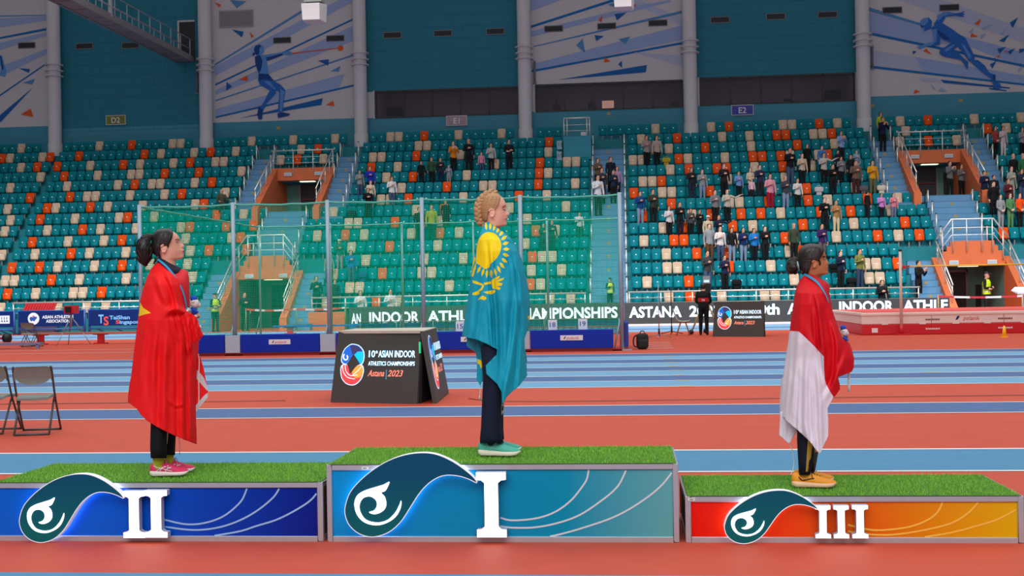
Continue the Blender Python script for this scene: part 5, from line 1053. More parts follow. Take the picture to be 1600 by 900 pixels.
# ---- spectators: one continuous body per pose, shared by every person in that pose
JO = {}
def pose(name):
    sh = [np.array((s_ * .175, .0, 1.385)) for s_ in (-1, 1)]
    A_ = {'stand': [((-.235, .01, 1.12), (-.24, -.05, .88), (0, -.12, -1), (-1, 0, 0)), ((.235, .01, 1.12), (.24, -.05, .88), (0, -.12, -1), (1, 0, 0))],
          'heart': [((-.27, -.05, 1.14), (-.06, -.20, 1.23), (1, .05, .25), (0, -1, .1)), ((.235, .01, 1.12), (.24, -.05, .88), (0, -.12, -1), (1, 0, 0))],
          'cross': [((-.25, -.03, 1.12), (.02, -.20, 1.13), (1, -.02, .1), (0, -1, .2)), ((.25, -.03, 1.12), (-.02, -.17, 1.08), (-1, -.02, .1), (0, -1, .2))],
          'phone': [((-.24, -.10, 1.13), (-.09, -.30, 1.30), (.4, -.4, .8), (-.3, -1, 0)), ((.24, -.10, 1.13), (.09, -.30, 1.30), (-.4, -.4, .8), (.3, -1, 0))],
          'point': [((-.27, -.05, 1.14), (-.06, -.20, 1.23), (1, .05, .25), (0, -1, .1)), ((.40, -.05, 1.30), (.62, -.12, 1.42), (1, -.1, .4), (0, 0, 1))],
          'front': [((-.24, -.04, 1.11), (-.06, -.20, .93), (.9, -.1, -.2), (0, -1, .3)), ((.24, -.04, 1.11), (.06, -.22, .95), (-.9, -.1, -.2), (0, -1, .3))],
          'seated': [((-.24, -.12, .70), (-.12, -.36, .62), (.2, -1, 0), (0, 0, 1)), ((.26, -.06, .72), (.42, -.25, .68), (.6, -.8, 0), (0, 0, 1))]}[name]
    return sh, A_
def make_body(name):
    sit = name == 'seated'; dz = -.42 if sit else 0.0; sh, arms = pose(name); b = MB(); seg = []
    U = 1 / 2644.0
    head_geo(b, HROWS['b'], lambda x, y, l: (l, -(x - 395) * U, 1.722 - y * U + dz), U, 1, 24)
    seg.append(((0, 0, 1.60 + dz), (0, 0, 1.46 + dz), .10, 0))
    rg = [(.84, .15, .10), (.93, .17, .115), (1.02, .152, .105), (1.12, .15, .105), (1.25, .17, .12), (1.34, .182, .115), (1.40, .16, .09), (1.445, .085, .066), (1.49, .055, .055)]
    b.loft([[(a * math.cos(t_), q * math.sin(t_) + .01, z + dz) for t_ in np.linspace(0, 2 * math.pi, 25)[:-1]] for z, a, q in rg])
    seg.append(((0, 0, 1.40 + dz), (0, 0, .93 + dz), .17, 1)); seg.append(((-.1, 0, 1.37 + dz), (.1, 0, 1.37 + dz), .11, 1))
    for s_, shp, (el, wr, hd, hn) in zip((-1, 1), sh, arms):
        shp = shp + np.array([0, 0, dz]); el, wr = np.array(el), np.array(wr)
        b.tube([shp, (shp + el) / 2, el, (el + wr) / 2, wr], [.06, .056, .048, .043, .034], 12, round_ends=True); hand(b, wr, hd, hn, s_, 1.0, .35, .0105)
        seg += [(shp, el, .06, 1), (el, el + (wr - el) * .88, .05, 1), (wr + (wr - el) * .02, wr + np.array(hd, float) / np.linalg.norm(hd) * .19, .05, 0)]
    for s_ in (-1, 1):
        hp = np.array((s_ * .085, 0.01, .90 + dz)); kn, an = (np.array((s_ * .105, -.42, .47)), np.array((s_ * .11, -.40, .10))) if sit else (np.array((s_ * .095, -.005, .49)), np.array((s_ * .105, .02, .09)))
        b.tube([hp, (hp + kn) / 2, kn, (kn + an) / 2, an], [.092, .086, .066, .062, .052], 14, round_ends=True)
        ft = an + np.array((0, 0, -.09)); b.loft([[ft + np.array((w_ * math.cos(t_) + s_ * .01 * (-y) * 5, y, max(h * (.5 + .5 * math.sin(t_)), 0.0))) for t_ in np.linspace(0, 2 * math.pi, 13)[:-1]] for y, w_, h in ((.075, .02, .05), (.06, .036, .09), (0, .042, .10), (-.07, .047, .075), (-.13, .045, .055), (-.175, .03, .035), (-.185, .012, .02))])
        seg += [(hp, kn, .09, 2), (kn, an + np.array((0, 0, .02)), .065, 2), (ft + np.array((0, .05, .03)), ft + np.array((0, -.15, .03)), .06, 3)]
    me = remesh(b, .0095, 2, .16, 'person')
    co = np.empty(len(me.polygons) * 3); me.polygons.foreach_get('center', co); co = co.reshape(-1, 3); best = np.full(len(co), 1e9); mi = np.zeros(len(co), int)
    for a, e, r_, t_ in seg:
        a, e = np.array(a, float), np.array(e, float); v = e - a; h = np.clip(((co - a) @ v) / (v @ v), 0, 1); d = np.linalg.norm(co - (a + h[:, None] * v), axis=1) - r_; k = d < best; best[k] = d[k]; mi[k] = t_
    mi[(mi == 1) & (co[:, 2] > 1.455 + dz)] = 0; mi[(mi == 2) & (co[:, 2] > .88 + dz)] = 1; mi[(mi == 1) & (co[:, 2] < .86 + dz) & (np.abs(co[:, 0]) < .19)] = 2
    for _ in range(4): me.materials.append(None)
    me.polygons.foreach_set('material_index', mi.astype(np.int32)); me.polygons.foreach_set('use_smooth', [True] * len(me.polygons)); me.update(); return me
def hair_mesh(kind):
    b = MB(); U = 1 / 2644.0; rows = HROWS['b']; rings = []
    zsh = lambda y: 1.722 - y * U
    spec = {'short': [(62, 520), (75, 545), (110, 560), (160, 560), (210, 540), (260, 500), (310, 430), (360, 400), (400, 300), (470, 280), (520, 260)],
            'long': [(62, 520), (75, 545), (110, 560), (160, 555), (210, 530), (260, 490), (310, 470), (400, 440), (500, 420), (600, 400), (700, 390), (820, 370), (900, 350)],
            'cap': [(50, 600), (70, 640), (110, 660), (160, 670), (200, 672), (215, 680)]}[kind]
    for y, xh in spec:
        xf, xb0, xk, w_, sg = interp_row(rows, min(max(y, 90), 620)); g = {'short': 26, 'long': 34, 'cap': 30}[kind]; c = (xb0 + xk) / 2; a = (xb0 - xk) / 2 + g; w2 = w_ + .009 + (.02 if kind == 'long' and y > 500 else 0)
        if y < 90: a *= .62 if y < 70 else .9; w2 = .045 if y < 70 else .068
        if kind == 'long' and y > 600: c, a, w2 = 330, 150 - (y - 600) * .2, .085 - (y - 600) * .00008
        if kind == 'cap': th0 = 0.05
        else: th0 = math.acos(max(min((xh - c) / a, .98), -.95))
        rings.append([(w2 * math.sin(t_), -(c + a * math.cos(t_) - 395) * U, zsh(y)) for t_ in np.linspace(th0, 2 * math.pi - th0, 22)])
    b.loft(rings, closed=False, cap=False)
    n = len(rings[0]); b.add(rings[0], [tuple(range(n))], 0, True)
    if kind == 'cap': b.add([(.06, -.085, 1.645), (.07, -.16, 1.63), (0, -.19, 1.625), (-.07, -.16, 1.63), (-.06, -.085, 1.645), (.06, -.08, 1.655), (.07, -.15, 1.64), (0, -.18, 1.637), (-.07, -.15, 1.64), (-.06, -.08, 1.655)], [(4, 3, 2, 1, 0), (5, 6, 7, 8, 9), (0, 1, 6, 5), (1, 2, 7, 6), (2, 3, 8, 7), (3, 4, 9, 8)], 0)
    me = bpy.data.meshes.new('hair'); me.from_pydata(b.v, [], b.f); me.materials.append(None); me.polygons.foreach_set('use_smooth', [True] * len(me.polygons)); me.update()
    o = bpy.data.objects.new('h', me); S.collection.objects.link(o); q = o.modifiers.new('s', 'SOLIDIFY'); q.thickness = .012; q.offset = -.5
    dg = bpy.context.evaluated_depsgraph_get(); dg.update(); out = bpy.data.meshes.new_from_object(o.evaluated_get(dg)); bpy.data.objects.remove(o); out.name = 'hair'; return out
BODY, HAIR = {}, {}
def shade(o, ms):
    for i, m in enumerate(ms): o.material_slots[i].link = 'OBJECT'; o.material_slots[i].material = m
def cloth_mat(c): return mat('cloth_%02x%02x%02x' % c, c, .85, spec=.2)
HC = {'k': mat('hair_black', (20, 16, 15), .55), 'b': mat('hair_brown', (66, 42, 28), .55), 'g': mat('hair_grey', (150, 146, 142), .6), 'w': mat('hat_white', (226, 224, 220), .7), 'n': mat('cap_black', (18, 20, 24), .7)}
def person(loc, h, pose_, top, bottom, hair, rz, label, group='spectators in the grandstand', skin='tan', shoe=(30, 30, 32), wide=1.0, vest=None):
    if pose_ not in BODY: BODY[pose_] = make_body(pose_)
    o = bpy.data.objects.new('person', BODY[pose_]); S.collection.objects.link(o); k = h / 1.695 if pose_ != 'seated' else h / 1.275
    o.location = tuple(float(c) for c in loc); o.rotation_euler = (0, 0, rz); o.scale = (k * wide, k * (1 + (wide - 1) * .5), k); tag(o, label, 'person', group)
    shade(o, [SK[skin], cloth_mat(top), cloth_mat(bottom), cloth_mat(shoe)]); WM[o] = Matrix.Translation(o.location)
    kind = {'S': 'short', 'L': 'long', 'C': 'cap'}.get(hair[0])
    if kind:
        if kind not in HAIR: HAIR[kind] = hair_mesh(kind)
        q = bpy.data.objects.new('hair' if kind != 'cap' else 'cap', HAIR[kind]); S.collection.objects.link(q); q.parent = o; shade(q, [HC[hair[1]]])
        if pose_ == 'seated': q.location = (0, 0, -.42)
    if 'eyes' not in HAIR:
        b = MB()
        for sg in (-1, 1): b.ball((sg * .033, -.0755, 1.588), (.0125, .006, .006), 10, 6); b.tube([(sg * .018, -.0835, 1.604), (sg * .034, -.0805, 1.608), (sg * .048, -.072, 1.603)], .003, 5)
        me = bpy.data.meshes.new('eyes'); me.from_pydata(b.v, [], b.f); me.materials.append(mat('eye_dark', (34, 24, 22), .4)); HAIR['eyes'] = me
    q = bpy.data.objects.new('eyes', HAIR['eyes']); S.collection.objects.link(q); q.parent = o
    if pose_ == 'seated': q.location = (0, 0, -.42)
    if vest is not None:
        b = MB(); L_ = np.linspace(0, 2 * math.pi, 25)[:-1]
        rg = [(.90, .185, .13), (.98, .182, .13), (1.02, .176, .128), (1.10, .172, .126), (1.14, .174, .128), (1.22, .184, .134), (1.30, .19, .135), (1.375, .17, .11), (1.43, .11, .085)]
        for i in range(len(rg) - 1): b.loft([[(a * math.cos(t_), q_ * math.sin(t_) + .008, z) for t_ in L_] for z, a, q_ in rg[i:i + 2]], 1 if i in (1, 3) and vest == 'hi' else (1 if vest == 'tv' and 3 <= i <= 4 else 0), cap=False)
        if vest == 'hi': ms = [mat('vest_yellow', (200, 230, 20), .6), mat('vest_silver', (210, 216, 200), .4)]
        else:
            ms = [cloth_mat(top), mat('band_red', (196, 20, 34), .6), LBL]; b.text('TV', (0, .142, 1.15), (-1, 0, 0), Z3, .062, 2, offset=.03)
        b.build('vest' if vest == 'hi' else 'jacket', ms, o, local=True)
    return o
# (head x, head y, height, pose, top, bottom, hair, turn, words)
K_, NV, GY, BE = (22, 22, 24), (24, 34, 66), (140, 140, 142), (196, 178, 150); JN, LJ, WH = (62, 82, 112), (120, 140, 166), (214, 212, 210)
CROWD = [
 (562, 266, 1.6, 'heart', GY, JN, 'Lk', .5, 'grey sweater and jeans'), (578, 260, 1.75, 'heart', (38, 44, 170), K_, 'Sk', .4, 'royal blue hooded top'), (579, 282, 1.62, 'heart', (214, 196, 166), JN, 'Sb', .5, 'cream jumper'), (575, 294, 1.7, 'heart', K_, K_, 'Sk', .4, 'black jumper above the netting'),
 (612, 276, 1.7, 'heart', WH, JN, 'Sk', .6, 'white jacket and jeans beside the cream seat'), (658, 252, 1.45, 'stand', K_, K_, 'Sk', .2, 'black printed hooded top, small'), (674, 246, 1.62, 'stand', (48, 76, 48), K_, 'Sk', .2, 'dark green hooded top'), (688, 247, 1.62, 'heart', (40, 36, 40), NV, 'Lk', .3, 'dark flowered blouse'),
 (701, 258, 1.3, 'heart', (130, 136, 150), GY, 'Sb', .2, 'grey tracksuit, a child'), (708, 221, 1.68, 'phone', (206, 124, 26), K_, 'Lb', .4, 'orange jacket with raised hands'), (732, 217, 1.78, 'heart', (24, 26, 36), K_, 'X', .3, 'black coat, bald'), (752, 238, 1.15, 'stand', (206, 130, 150), JN, 'Sb', .2, 'pink top, a small child'),
 (767, 224, 1.66, 'heart', (168, 168, 166), K_, 'Lk', .3, 'pale grey hooded top'), (795, 218, 1.72, 'cross', (30, 28, 34), K_, 'Sk', .3, 'black jacket in the top seats beside the athlete'),
 (655, 324, 1.6, 'stand', (28, 34, 36), K_, 'Sk', .2, 'dark top behind the netting, left of three'), (674, 320, 1.65, 'stand', (150, 160, 40), K_, 'Sk', .2, 'yellow green jacket behind the netting'), (696, 313, 1.78, 'stand', (18, 20, 22), K_, 'Sk', .1, 'long black coat behind the netting'),
 (530, 374, 1.75, 'heart', (40, 96, 84), GY, 'Cw', .5, 'green waistcoat and white cap'), (548, 391, 1.62, 'heart', (40, 92, 176), JN, 'Sk', .5, 'blue and white jacket behind the netting'), (514, 397, 1.65, 'stand', (126, 138, 136), K_, 'Sb', .2, 'grey jacket half hidden by the cage post'),
 (493, 432, 1.78, 'heart', (26, 40, 50), K_, 'Sk', .5, 'navy jacket in the front row behind the netting'), (522, 437, 1.72, 'stand', (30, 34, 40), K_, 'Sk', .4, 'dark jacket in the front row behind the cage post'), (563, 454, 1.7, 'heart', WH, K_, 'Sk', .3, 'white jacket over the screen, left of two'), (610, 452, 1.7, 'heart', WH, K_, 'Sk', .3, 'white jacket over the screen, right of two'),
 (849, 349, 1.66, 'heart', (30, 66, 72), K_, 'Lk', .4, 'teal blouse behind the netting'), (862, 344, 1.72, 'heart', (28, 40, 44), K_, 'Sk', .4, 'black top behind the netting beside a cream seat'), (905, 332, 1.6, 'heart', (206, 206, 206), (40, 60, 60), 'Lk', .3, 'white open jacket behind the netting'),
 (1010, 212, 1.66, 'heart', (150, 130, 130), K_, 'Lk', .3, 'striped jumper near the top'), (1026, 212, 1.68, 'stand', (170, 150, 140), K_, 'Lk', .3, 'checked shirt near the top'), (1080, 262, 1.68, 'heart', (34, 32, 34), (34, 40, 58), 'Lk', .3, 'black top, long black hair'), (1097, 265, 1.64, 'heart', GY, LJ, 'Lb', .3, 'grey jumper and pale jeans'),
 (1131, 256, 1.76, 'heart', (40, 30, 34), K_, 'Sb', .3, 'black and wine jumper'), (1154, 268, 1.5, 'heart', (110, 140, 190), K_, 'Sk', .3, 'blue and white shirt'), (1172, 262, 1.66, 'cross', BE, (40, 36, 36), 'Lb', .3, 'beige scarf and coat'), (1174, 280, 1.15, 'stand', (224, 178, 188), (40, 36, 40), 'Lb', .2, 'pale pink top, a small child'), (1187, 258, 1.76, 'heart', (44, 44, 74), (40, 40, 46), 'Sb', .3, 'dark blue shirt, tall'),
 (1203, 272, 1.6, 'heart', (214, 140, 156), (150, 24, 50), 'Lk', .3, 'pink top and crimson trousers'), (1000, 299, 1.7, 'heart', (24, 62, 118), LJ, 'Sk', .4, 'blue hooded top and faded jeans'), (1020, 296, 1.74, 'heart', (50, 52, 44), K_, 'Sk', .4, 'dark olive sweater'),
 (1117, 297, 1.68, 'heart', (118, 116, 116), K_, 'Sb', .3, 'mid grey hooded top'), (1136, 296, 1.7, 'point', (178, 170, 156), K_, 'Sb', .3, 'pale jumper holding up a phone'), (1045, 322, 1.68, 'heart', (206, 196, 196), K_, 'Lk', .4, 'white jacket over a red top'), (1062, 316, 1.76, 'heart', (24, 24, 28), (24, 28, 40), 'Sk', .4, 'black jumper beside the white jacket'),
 (1079, 326, 1.64, 'heart', (70, 68, 70), K_, 'Lk', .3, 'black and grey top, long hair'), (1093, 328, 1.62, 'heart', (22, 22, 26), K_, 'Lk', .3, 'black dress, long hair'), (1106, 337, 1.62, 'stand', BE, K_, 'Cw', .2, 'white woolly hat'), (1123, 336, 1.7, 'point', (26, 32, 52), K_, 'Sk', .3, 'navy jacket pointing aside'),
 (1108, 350, 1.74, 'stand', (142, 144, 148), (96, 66, 40), 'Sb', .3, 'grey jumper and brown trousers'), (1125, 354, 1.68, 'heart', (220, 208, 204), JN, 'Lb', .3, 'white blouse and jeans'), (1143, 356, 1.64, 'stand', (24, 22, 26), LJ, 'Lk', .3, 'black top and pale blue jeans'), (1161, 356, 1.66, 'heart', (26, 40, 84), LJ, 'Lk', .3, 'dark blue tracksuit jacket and pale jeans'), (1178, 357, 1.66, 'heart', (30, 116, 190), K_, 'Sk', .3, 'bright blue jacket'), (1195, 354, 1.68, 'heart', (24, 22, 26), K_, 'Lb', .3, 'black blouse, brown hair'),
 (1105, 392, 1.72, 'heart', (58, 58, 58), JN, 'Sk', .5, 'charcoal sweater and jeans'), (1132, 399, 1.66, 'heart', (28, 34, 62), K_, 'Sk', .4, 'navy shirt against an orange seat'), (1234, 231, 1.72, 'heart', (22, 22, 28), JN, 'Sk', .4, 'black jacket and blue jeans'), (1253, 240, 1.66, 'heart', (192, 172, 150), K_, 'Lb', .3, 'beige jumper and black trousers'), (1261, 225, 1.66, 'stand', (20, 20, 22), K_, 'Lk', .3, 'black coat, long black hair'),
 (1284, 228, 1.5, 'stand', (56, 116, 176), K_, 'Sb', .2, 'sky blue shirt'), (1287, 239, 1.68, 'point', (178, 172, 164), K_, 'Lk', .3, 'cream jumper stretching an arm'), (1301, 257, 1.74, 'heart', (20, 20, 22), K_, 'Sk', .3, 'black leather jacket, broad'), (1314, 245, 1.66, 'heart', (120, 122, 126), K_, 'Lk', .3, 'grey top and black trousers'), (1314, 205, 1.66, 'phone', (132, 160, 200), (34, 34, 40), 'Lk', .3, 'pale blue shirt holding a phone'), (1309, 235, 1.5, 'stand', (34, 30, 52), K_, 'Sk', .2, 'dark violet jacket'),
 (1329, 242, 1.6, 'stand', (24, 24, 26), K_, 'Lk', .3, 'black cardigan'), (1338, 235, 1.35, 'heart', (130, 150, 172), (150, 150, 156), 'Sb', .2, 'pale blue and white top, a child'), (1337, 251, 1.74, 'heart', (106, 82, 68), (60, 34, 36), 'Sk', .3, 'brown jumper, broad'), (1363, 251, 1.66, 'heart', (206, 138, 20), (98, 92, 66), 'Lk', .3, 'mustard checked jacket and khaki trousers'), (1227, 275, 1.7, 'heart', (62, 64, 72), LJ, 'Sg', .4, 'slate jacket and jeans'), (1246, 279, 1.66, 'heart', (206, 200, 196), K_, 'Lk', .3, 'white hooded top and black trousers'),
 (1288, 309, 1.78, 'heart', (18, 18, 20), K_, 'Sb', .3, 'long black coat alone among the seats'), (1306, 313, 1.68, 'heart', (164, 116, 70), (204, 186, 148), 'Sk', .3, 'tan jacket and cream trousers'), (1355, 298, 1.66, 'stand', (36, 30, 28), (26, 26, 34), 'Sk', 2.6, 'black jumper with the back turned'), (1377, 302, 1.35, 'heart', (200, 130, 196), K_, 'Lk', .3, 'lilac top and black leggings, a child'), (1396, 302, 1.35, 'heart', (214, 118, 132), (100, 110, 140), 'Lb', .3, 'rose pink top, a child'),
 (1240, 349, 1.74, 'stand', (60, 66, 48), K_, 'Sg', .3, 'open olive jacket, grey hair'), (1284, 350, 1.72, 'heart', (58, 30, 84), (90, 84, 84), 'Sk', .4, 'purple jumper'), (1313, 392, 1.72, 'heart', (24, 32, 54), K_, 'Sb', .6, 'navy jumper beside a black bag'), (1343, 389, 1.74, 'heart', (116, 116, 56), (50, 62, 88), 'Sk', .6, 'olive green jumper'), (1436, 407, 1.72, 'phone', (24, 24, 26), K_, 'Sk', 1.0, 'black suit looking at a phone by the stairs'), (1378, 438, 1.72, 'heart', (24, 26, 30), K_, 'Sk', .2, 'black jacket standing behind the dark screen near the red mat'),
 (1379, 183, 1.76, 'phone', (26, 34, 60), K_, 'Sk', .3, 'navy coat on the stairs beside the pillar'), (1555, 197, 1.68, 'front', (140, 60, 56), K_, 'Lk', .3, 'tan jacket holding something red'), (1567, 197, 1.68, 'heart', (186, 176, 178), (196, 190, 188), 'Lk', .3, 'pale grey tracksuit near the top'), (1597, 199, 1.66, 'heart', (136, 130, 136), K_, 'Lk', .3, 'grey jumper at the right edge near the top'),
 (1583, 240, 1.78, 'stand', (22, 22, 24), K_, 'X', .3, 'black jacket, bald, at the far right'), (1598, 240, 1.66, 'stand', (40, 100, 62), K_, 'Sg', .3, 'green top cut by the right edge'), (1580, 260, 1.72, 'heart', (146, 150, 136), (150, 150, 146), 'Sb', .3, 'grey green hooded top'), (1596, 264, 1.68, 'heart', (30, 40, 60), JN, 'Lk', .3, 'navy and yellow jacket at the right edge'), (1575, 279, 1.72, 'heart', (84, 32, 40), K_, 'Sk', .3, 'maroon jumper'), (1538, 267, 1.74, 'heart', (24, 32, 56), (24, 30, 48), 'Sk', .3, 'navy suit beside the blue stairs'),
 (1553, 274, 1.66, 'stand', (34, 34, 36), K_, 'Sk', .3, 'charcoal jacket behind the broad man'), (1552, 284, 1.74, 'stand', (22, 22, 24), K_, 'Sb', .3, 'black jumper, broad, beside the blue stairs'), (1563, 304, 1.62, 'front', (150, 150, 152), (150, 150, 152), 'Lb', .3, 'grey tracksuit in front of the others'), (1578, 302, 1.64, 'front', (84, 136, 84), (90, 140, 90), 'Lb', .3, 'all green outfit'), (1593, 302, 1.64, 'front', (238, 82, 20), K_, 'Lb', .3, 'bright orange top'),
]
used_l = set()
def rowname(k): return 'front row' if k == 0 else nth(k + 1) + ' row'
for px, py, h, ps, tp, bt, hr, rz, wd in CROWD:
    if (px, py) in ((563, 454), (610, 452), (1378, 438)):      # standing on the floor between the screens and the stand
        Yg = 52.1 if px < 1000 else 51.95; P = onY(px, py, Yg); person((P[0], Yg, 0), P[2], ps, tp, bt, hr, rz, 'person in ' + wd); continue
    best = None
    for k in range(15):
        Yst = YK[k] - .36; P = onY(px, py, Yst); e = abs(P[2] - FL[k] - h)
        if best is None or e < best[0]: best = (e, k, P)
    e, k, P = best; hh = min(max(P[2] - FL[k], h - .34), h + .34)
    x, z = P[0], FL[k]
    lb = 'person in %s' % wd
    if lb in used_l: lb += ', ' + rowname(k)
    used_l.add(lb)
    tight = px > 1550 or wd in ('beige scarf and coat',); yo = (-.24 if k == 0 else -.36) - (.14 if wd.startswith('pale pink') else 0)
    person((x, YK[k] + yo, z), hh, ps, tp, bt, hr, rz * .7 + .1, lb, skin='pale' if hr[1:] == 'b' else 'tan', wide=1.12 if 'broad' in wd else .84 if tight else 1.0, shoe=(60, 60, 64) if bt != K_ else (28, 28, 30))
# people standing on the centre stairs
for px, py, h, ps, tp, bt, hr, rz, wd in [(930, 248, 1.66, 'heart', (96, 78, 66), K_, 'Lk', .5, 'brown jumper and long black hair, highest on the centre stairs'), (954, 246, 1.76, 'stand', (26, 30, 46), K_, 'Sk', .4, 'navy jacket, tall, at the back of the centre stairs'), (940, 263, 1.72, 'heart', (52, 52, 56), K_, 'Sk', .4, 'printed dark shirt in the middle of the centre stairs'),
     (961, 258, 1.6, 'stand', (160, 130, 160), K_, 'Lb', .3, 'lilac blouse on the centre stairs'), (934, 274, 1.72, 'heart', (210, 210, 214), K_, 'Sk', .5, 'white shirt lowest on the centre stairs'), (958, 266, 1.72, 'heart', (30, 40, 62), K_, 'Sk', .5, 'navy shirt in front on the centre stairs'), (1376, 176, 1.66, 'stand', (176, 190, 40), K_, 'Lk', .3, 'yellow green waistcoat at the top of the stairs by the pillar'), (953, 448, 1.72, 'heart', (30, 60, 50), K_, 'Cn', .6, 'yellow vest and cap low on the centre stairs')]:
    best = None
    for k in range(15):
        P = onY(px, py, YK[k] - .4); e = abs(P[2] - FL[k] - h)
        if best is None or e < best[0]: best = (e, k, P)
    e, k, P = best
    dy_, dz_ = (.36, .315) if wd.startswith('lilac') else (0, 0)
    person((P[0] + (.1 if dy_ else .12 if wd.startswith('brown jumper') else 0), YK[k] - .4 - dy_, FL[k] + .012 - dz_), min(max(P[2] - FL[k], h - .3), h + .3) + dz_ * .6, ps, tp, bt, hr, rz, 'person in ' + wd, vest='hi' if 'vest and' in wd else None)
# in the tunnels and on the track
def ground_person(px, ytop, yfoot, ps, tp, bt, hr, rz, label, z=0.0, Y=None, **kw):
    P = onZ(px, yfoot, z) if Y is None else onY(px, yfoot, Y); T = onY(px, ytop, P[1]); return person((P[0], P[1], z), T[2] - z, ps, tp, bt, hr, rz, label, None, **kw)
ground_person(337, 458, 520, 'cross', (20, 60, 66), (20, 50, 56), 'Cn', .9, 'person in yellow high visibility vest and cap at the foot of the left stairs', vest='hi', Y=51.3)
ground_person(383, 457, 516, 'heart', (30, 36, 44), K_, 'Sk', .7, 'person in a dark suit standing in the mouth of the lower left tunnel', Y=52.6)
ground_person(1543, 425, 505, 'cross', (26, 28, 30), (30, 30, 32), 'Cn', .9, 'person in yellow high visibility vest and black cap before the lower right tunnel', vest='hi', Y=52.8)
ground_person(1100, 443, 523.5, 'front', (26, 26, 28), (24, 24, 27), 'Sk', math.pi - .1, 'person in black and red jacket lettered TV, seen from behind at a camera', vest='tv')
for px, py, tp, lb, hr, ps in ((1484, 252, (104, 104, 106), 'person in grey hooded top with a badge in the upper right tunnel', 'Sk', 'phone'), (1502, 257, (108, 104, 104), 'person in grey jacket, long black hair, in the upper right tunnel', 'Lk', 'heart')):
    Yt = 59.2 if px < 1490 else 60.1; P = onY(px, py, Yt); person((P[0], Yt, FL[8] + .004), P[2] - FL[8], ps, tp, K_, hr, .4, lb)
P = onY(353, 300, YK[9] - .36); k = 8
person((P[0], YK[8] - .30, FL[8]), 1.25, 'seated', (74, 72, 56), (50, 50, 46), 'X', .35, 'person in olive jacket sitting alone at the end of a row, one arm out')
for px, py, lb, tp in ((870, 157, 'dim figure in a dark red shirt behind the middle window', (70, 30, 34)), (925, 154, 'dim figure in black bent over a desk behind the middle window', (22, 22, 24))):
    P = onY(px, py, WY + .9); person((P[0], WY + .9, P[2] - 1.5), 1.5, 'front', tp, K_, 'Sk', .3, 'person, ' + lb, None)
# bags left on seats
for px, py, k, c, lb in ((1303, 403, 2, (22, 22, 24), 'black bag on a seat beside the navy jumper'), (1330, 442, 1, (22, 22, 24), 'black bag on a cream seat by the olive green jumper'), (1151, 439, 1, (20, 20, 22), 'black bag on a seat behind the cameraman'), (1279, 272, 8, (190, 180, 186), 'white, red and blue bag on a seat near the wide stairs'), (1377, 290, 8, (206, 196, 176), 'cream cloth lying on the end seat by the blue stairs'), (1041, 249, 11, (170, 150, 50), 'yellow bag on a seat near the top'), (567, 432, 2, (24, 70, 120), 'blue bag on a seat behind the netting'), (549, 331, 7, (30, 40, 40), 'black bag on a folded seat behind the netting'), (1349, 285, 8, (90, 84, 88), 'grey coat piled on a seat by the brown jumper')):
    Yb = YK[k] - .3; P = onY(px, py, Yb); b = MB(); soft(b, (P[0], Yb, FL[k] + .46), (.22, .12, .13)); b.tube(smooth_curve([(P[0] - .1, Yb, FL[k] + .55), (P[0] - .06, Yb - .02, FL[k] + .65), (P[0] + .06, Yb - .02, FL[k] + .65), (P[0] + .1, Yb, FL[k] + .55)], 4), .012, 6)
    b.box(P[0] - .12, P[0] + .12, Yb - .08, Yb + .08, FL[k], FL[k] + .36); tag(b.build('bag', cloth_mat(c)), lb, 'bag')
# ================================================================ the three athletes
class Fig:
    """world frame of one athlete: positions given as sight line plus distance towards (-) or away from (+) the viewer"""
    def __init__(s, px, py, h):
        s.h = h; s.B = onZ(px, py, h); d = s.B - CAM; d[2] = 0; s.D = np.linalg.norm(d); s.d = d / s.D; s.f = np.array([s.d[1], -s.d[0], 0]); s.s = FPX / ((s.B - CAM) @ FWD)
    def P(s, px, py, lat=0.0):
        r = ray(px, py); t = s.D / (r @ s.d); return CAM + r * t * (1 + lat / s.D)
def polytab(tab):
    A_ = np.array(tab, float); return lambda y: [np.interp(y, A_[:, 0], A_[:, i]) for i in range(1, A_.shape[1])]
def inside(poly, x, y):
    c = False; n = len(poly); j = n - 1
    for i in range(n):
        (xi, yi), (xj, yj) = poly[i], poly[j]
        if (yi > y) != (yj > y) and x < (xj - xi) * (y - yi) / (yj - yi) + xi: c = not c
        j = i
    return c
def seg_dist(pl, X, Y):
    """signed distance to a fold line and how far along it the foot point lies (0..1)"""
    best = np.full(X.shape, 1e9); sg = np.zeros(X.shape); tt = np.zeros(X.shape); L = [math.hypot(b[0] - a[0], b[1] - a[1]) for a, b in zip(pl, pl[1:])]; T_ = sum(L); acc = 0
    for (x0, y0), (x1, y1), l_ in zip(pl, pl[1:], L):
        vx, vy = x1 - x0, y1 - y0; t = np.clip(((X - x0) * vx + (Y - y0) * vy) / (vx * vx + vy * vy), 0, 1); dx, dy = X - x0 - t * vx, Y - y0 - t * vy
        d = np.hypot(dx, dy); k = d < best; best[k] = d[k]; sg[k] = np.sign(vx * dy - vy * dx)[k]; tt[k] = ((acc + t * l_) / T_)[k]; acc += l_
    return best * np.where(sg == 0, 1, sg), tt
def densify(poly, step=2.0, closed=True):
    out = []; n = len(poly)
    for i in range(n if closed else n - 1):
        a, b = np.array(poly[i], float), np.array(poly[(i + 1) % n], float); k = max(1, int(np.linalg.norm(b - a) / step)); out += [tuple(a + (b - a) * q / k) for q in range(k)]
    return out
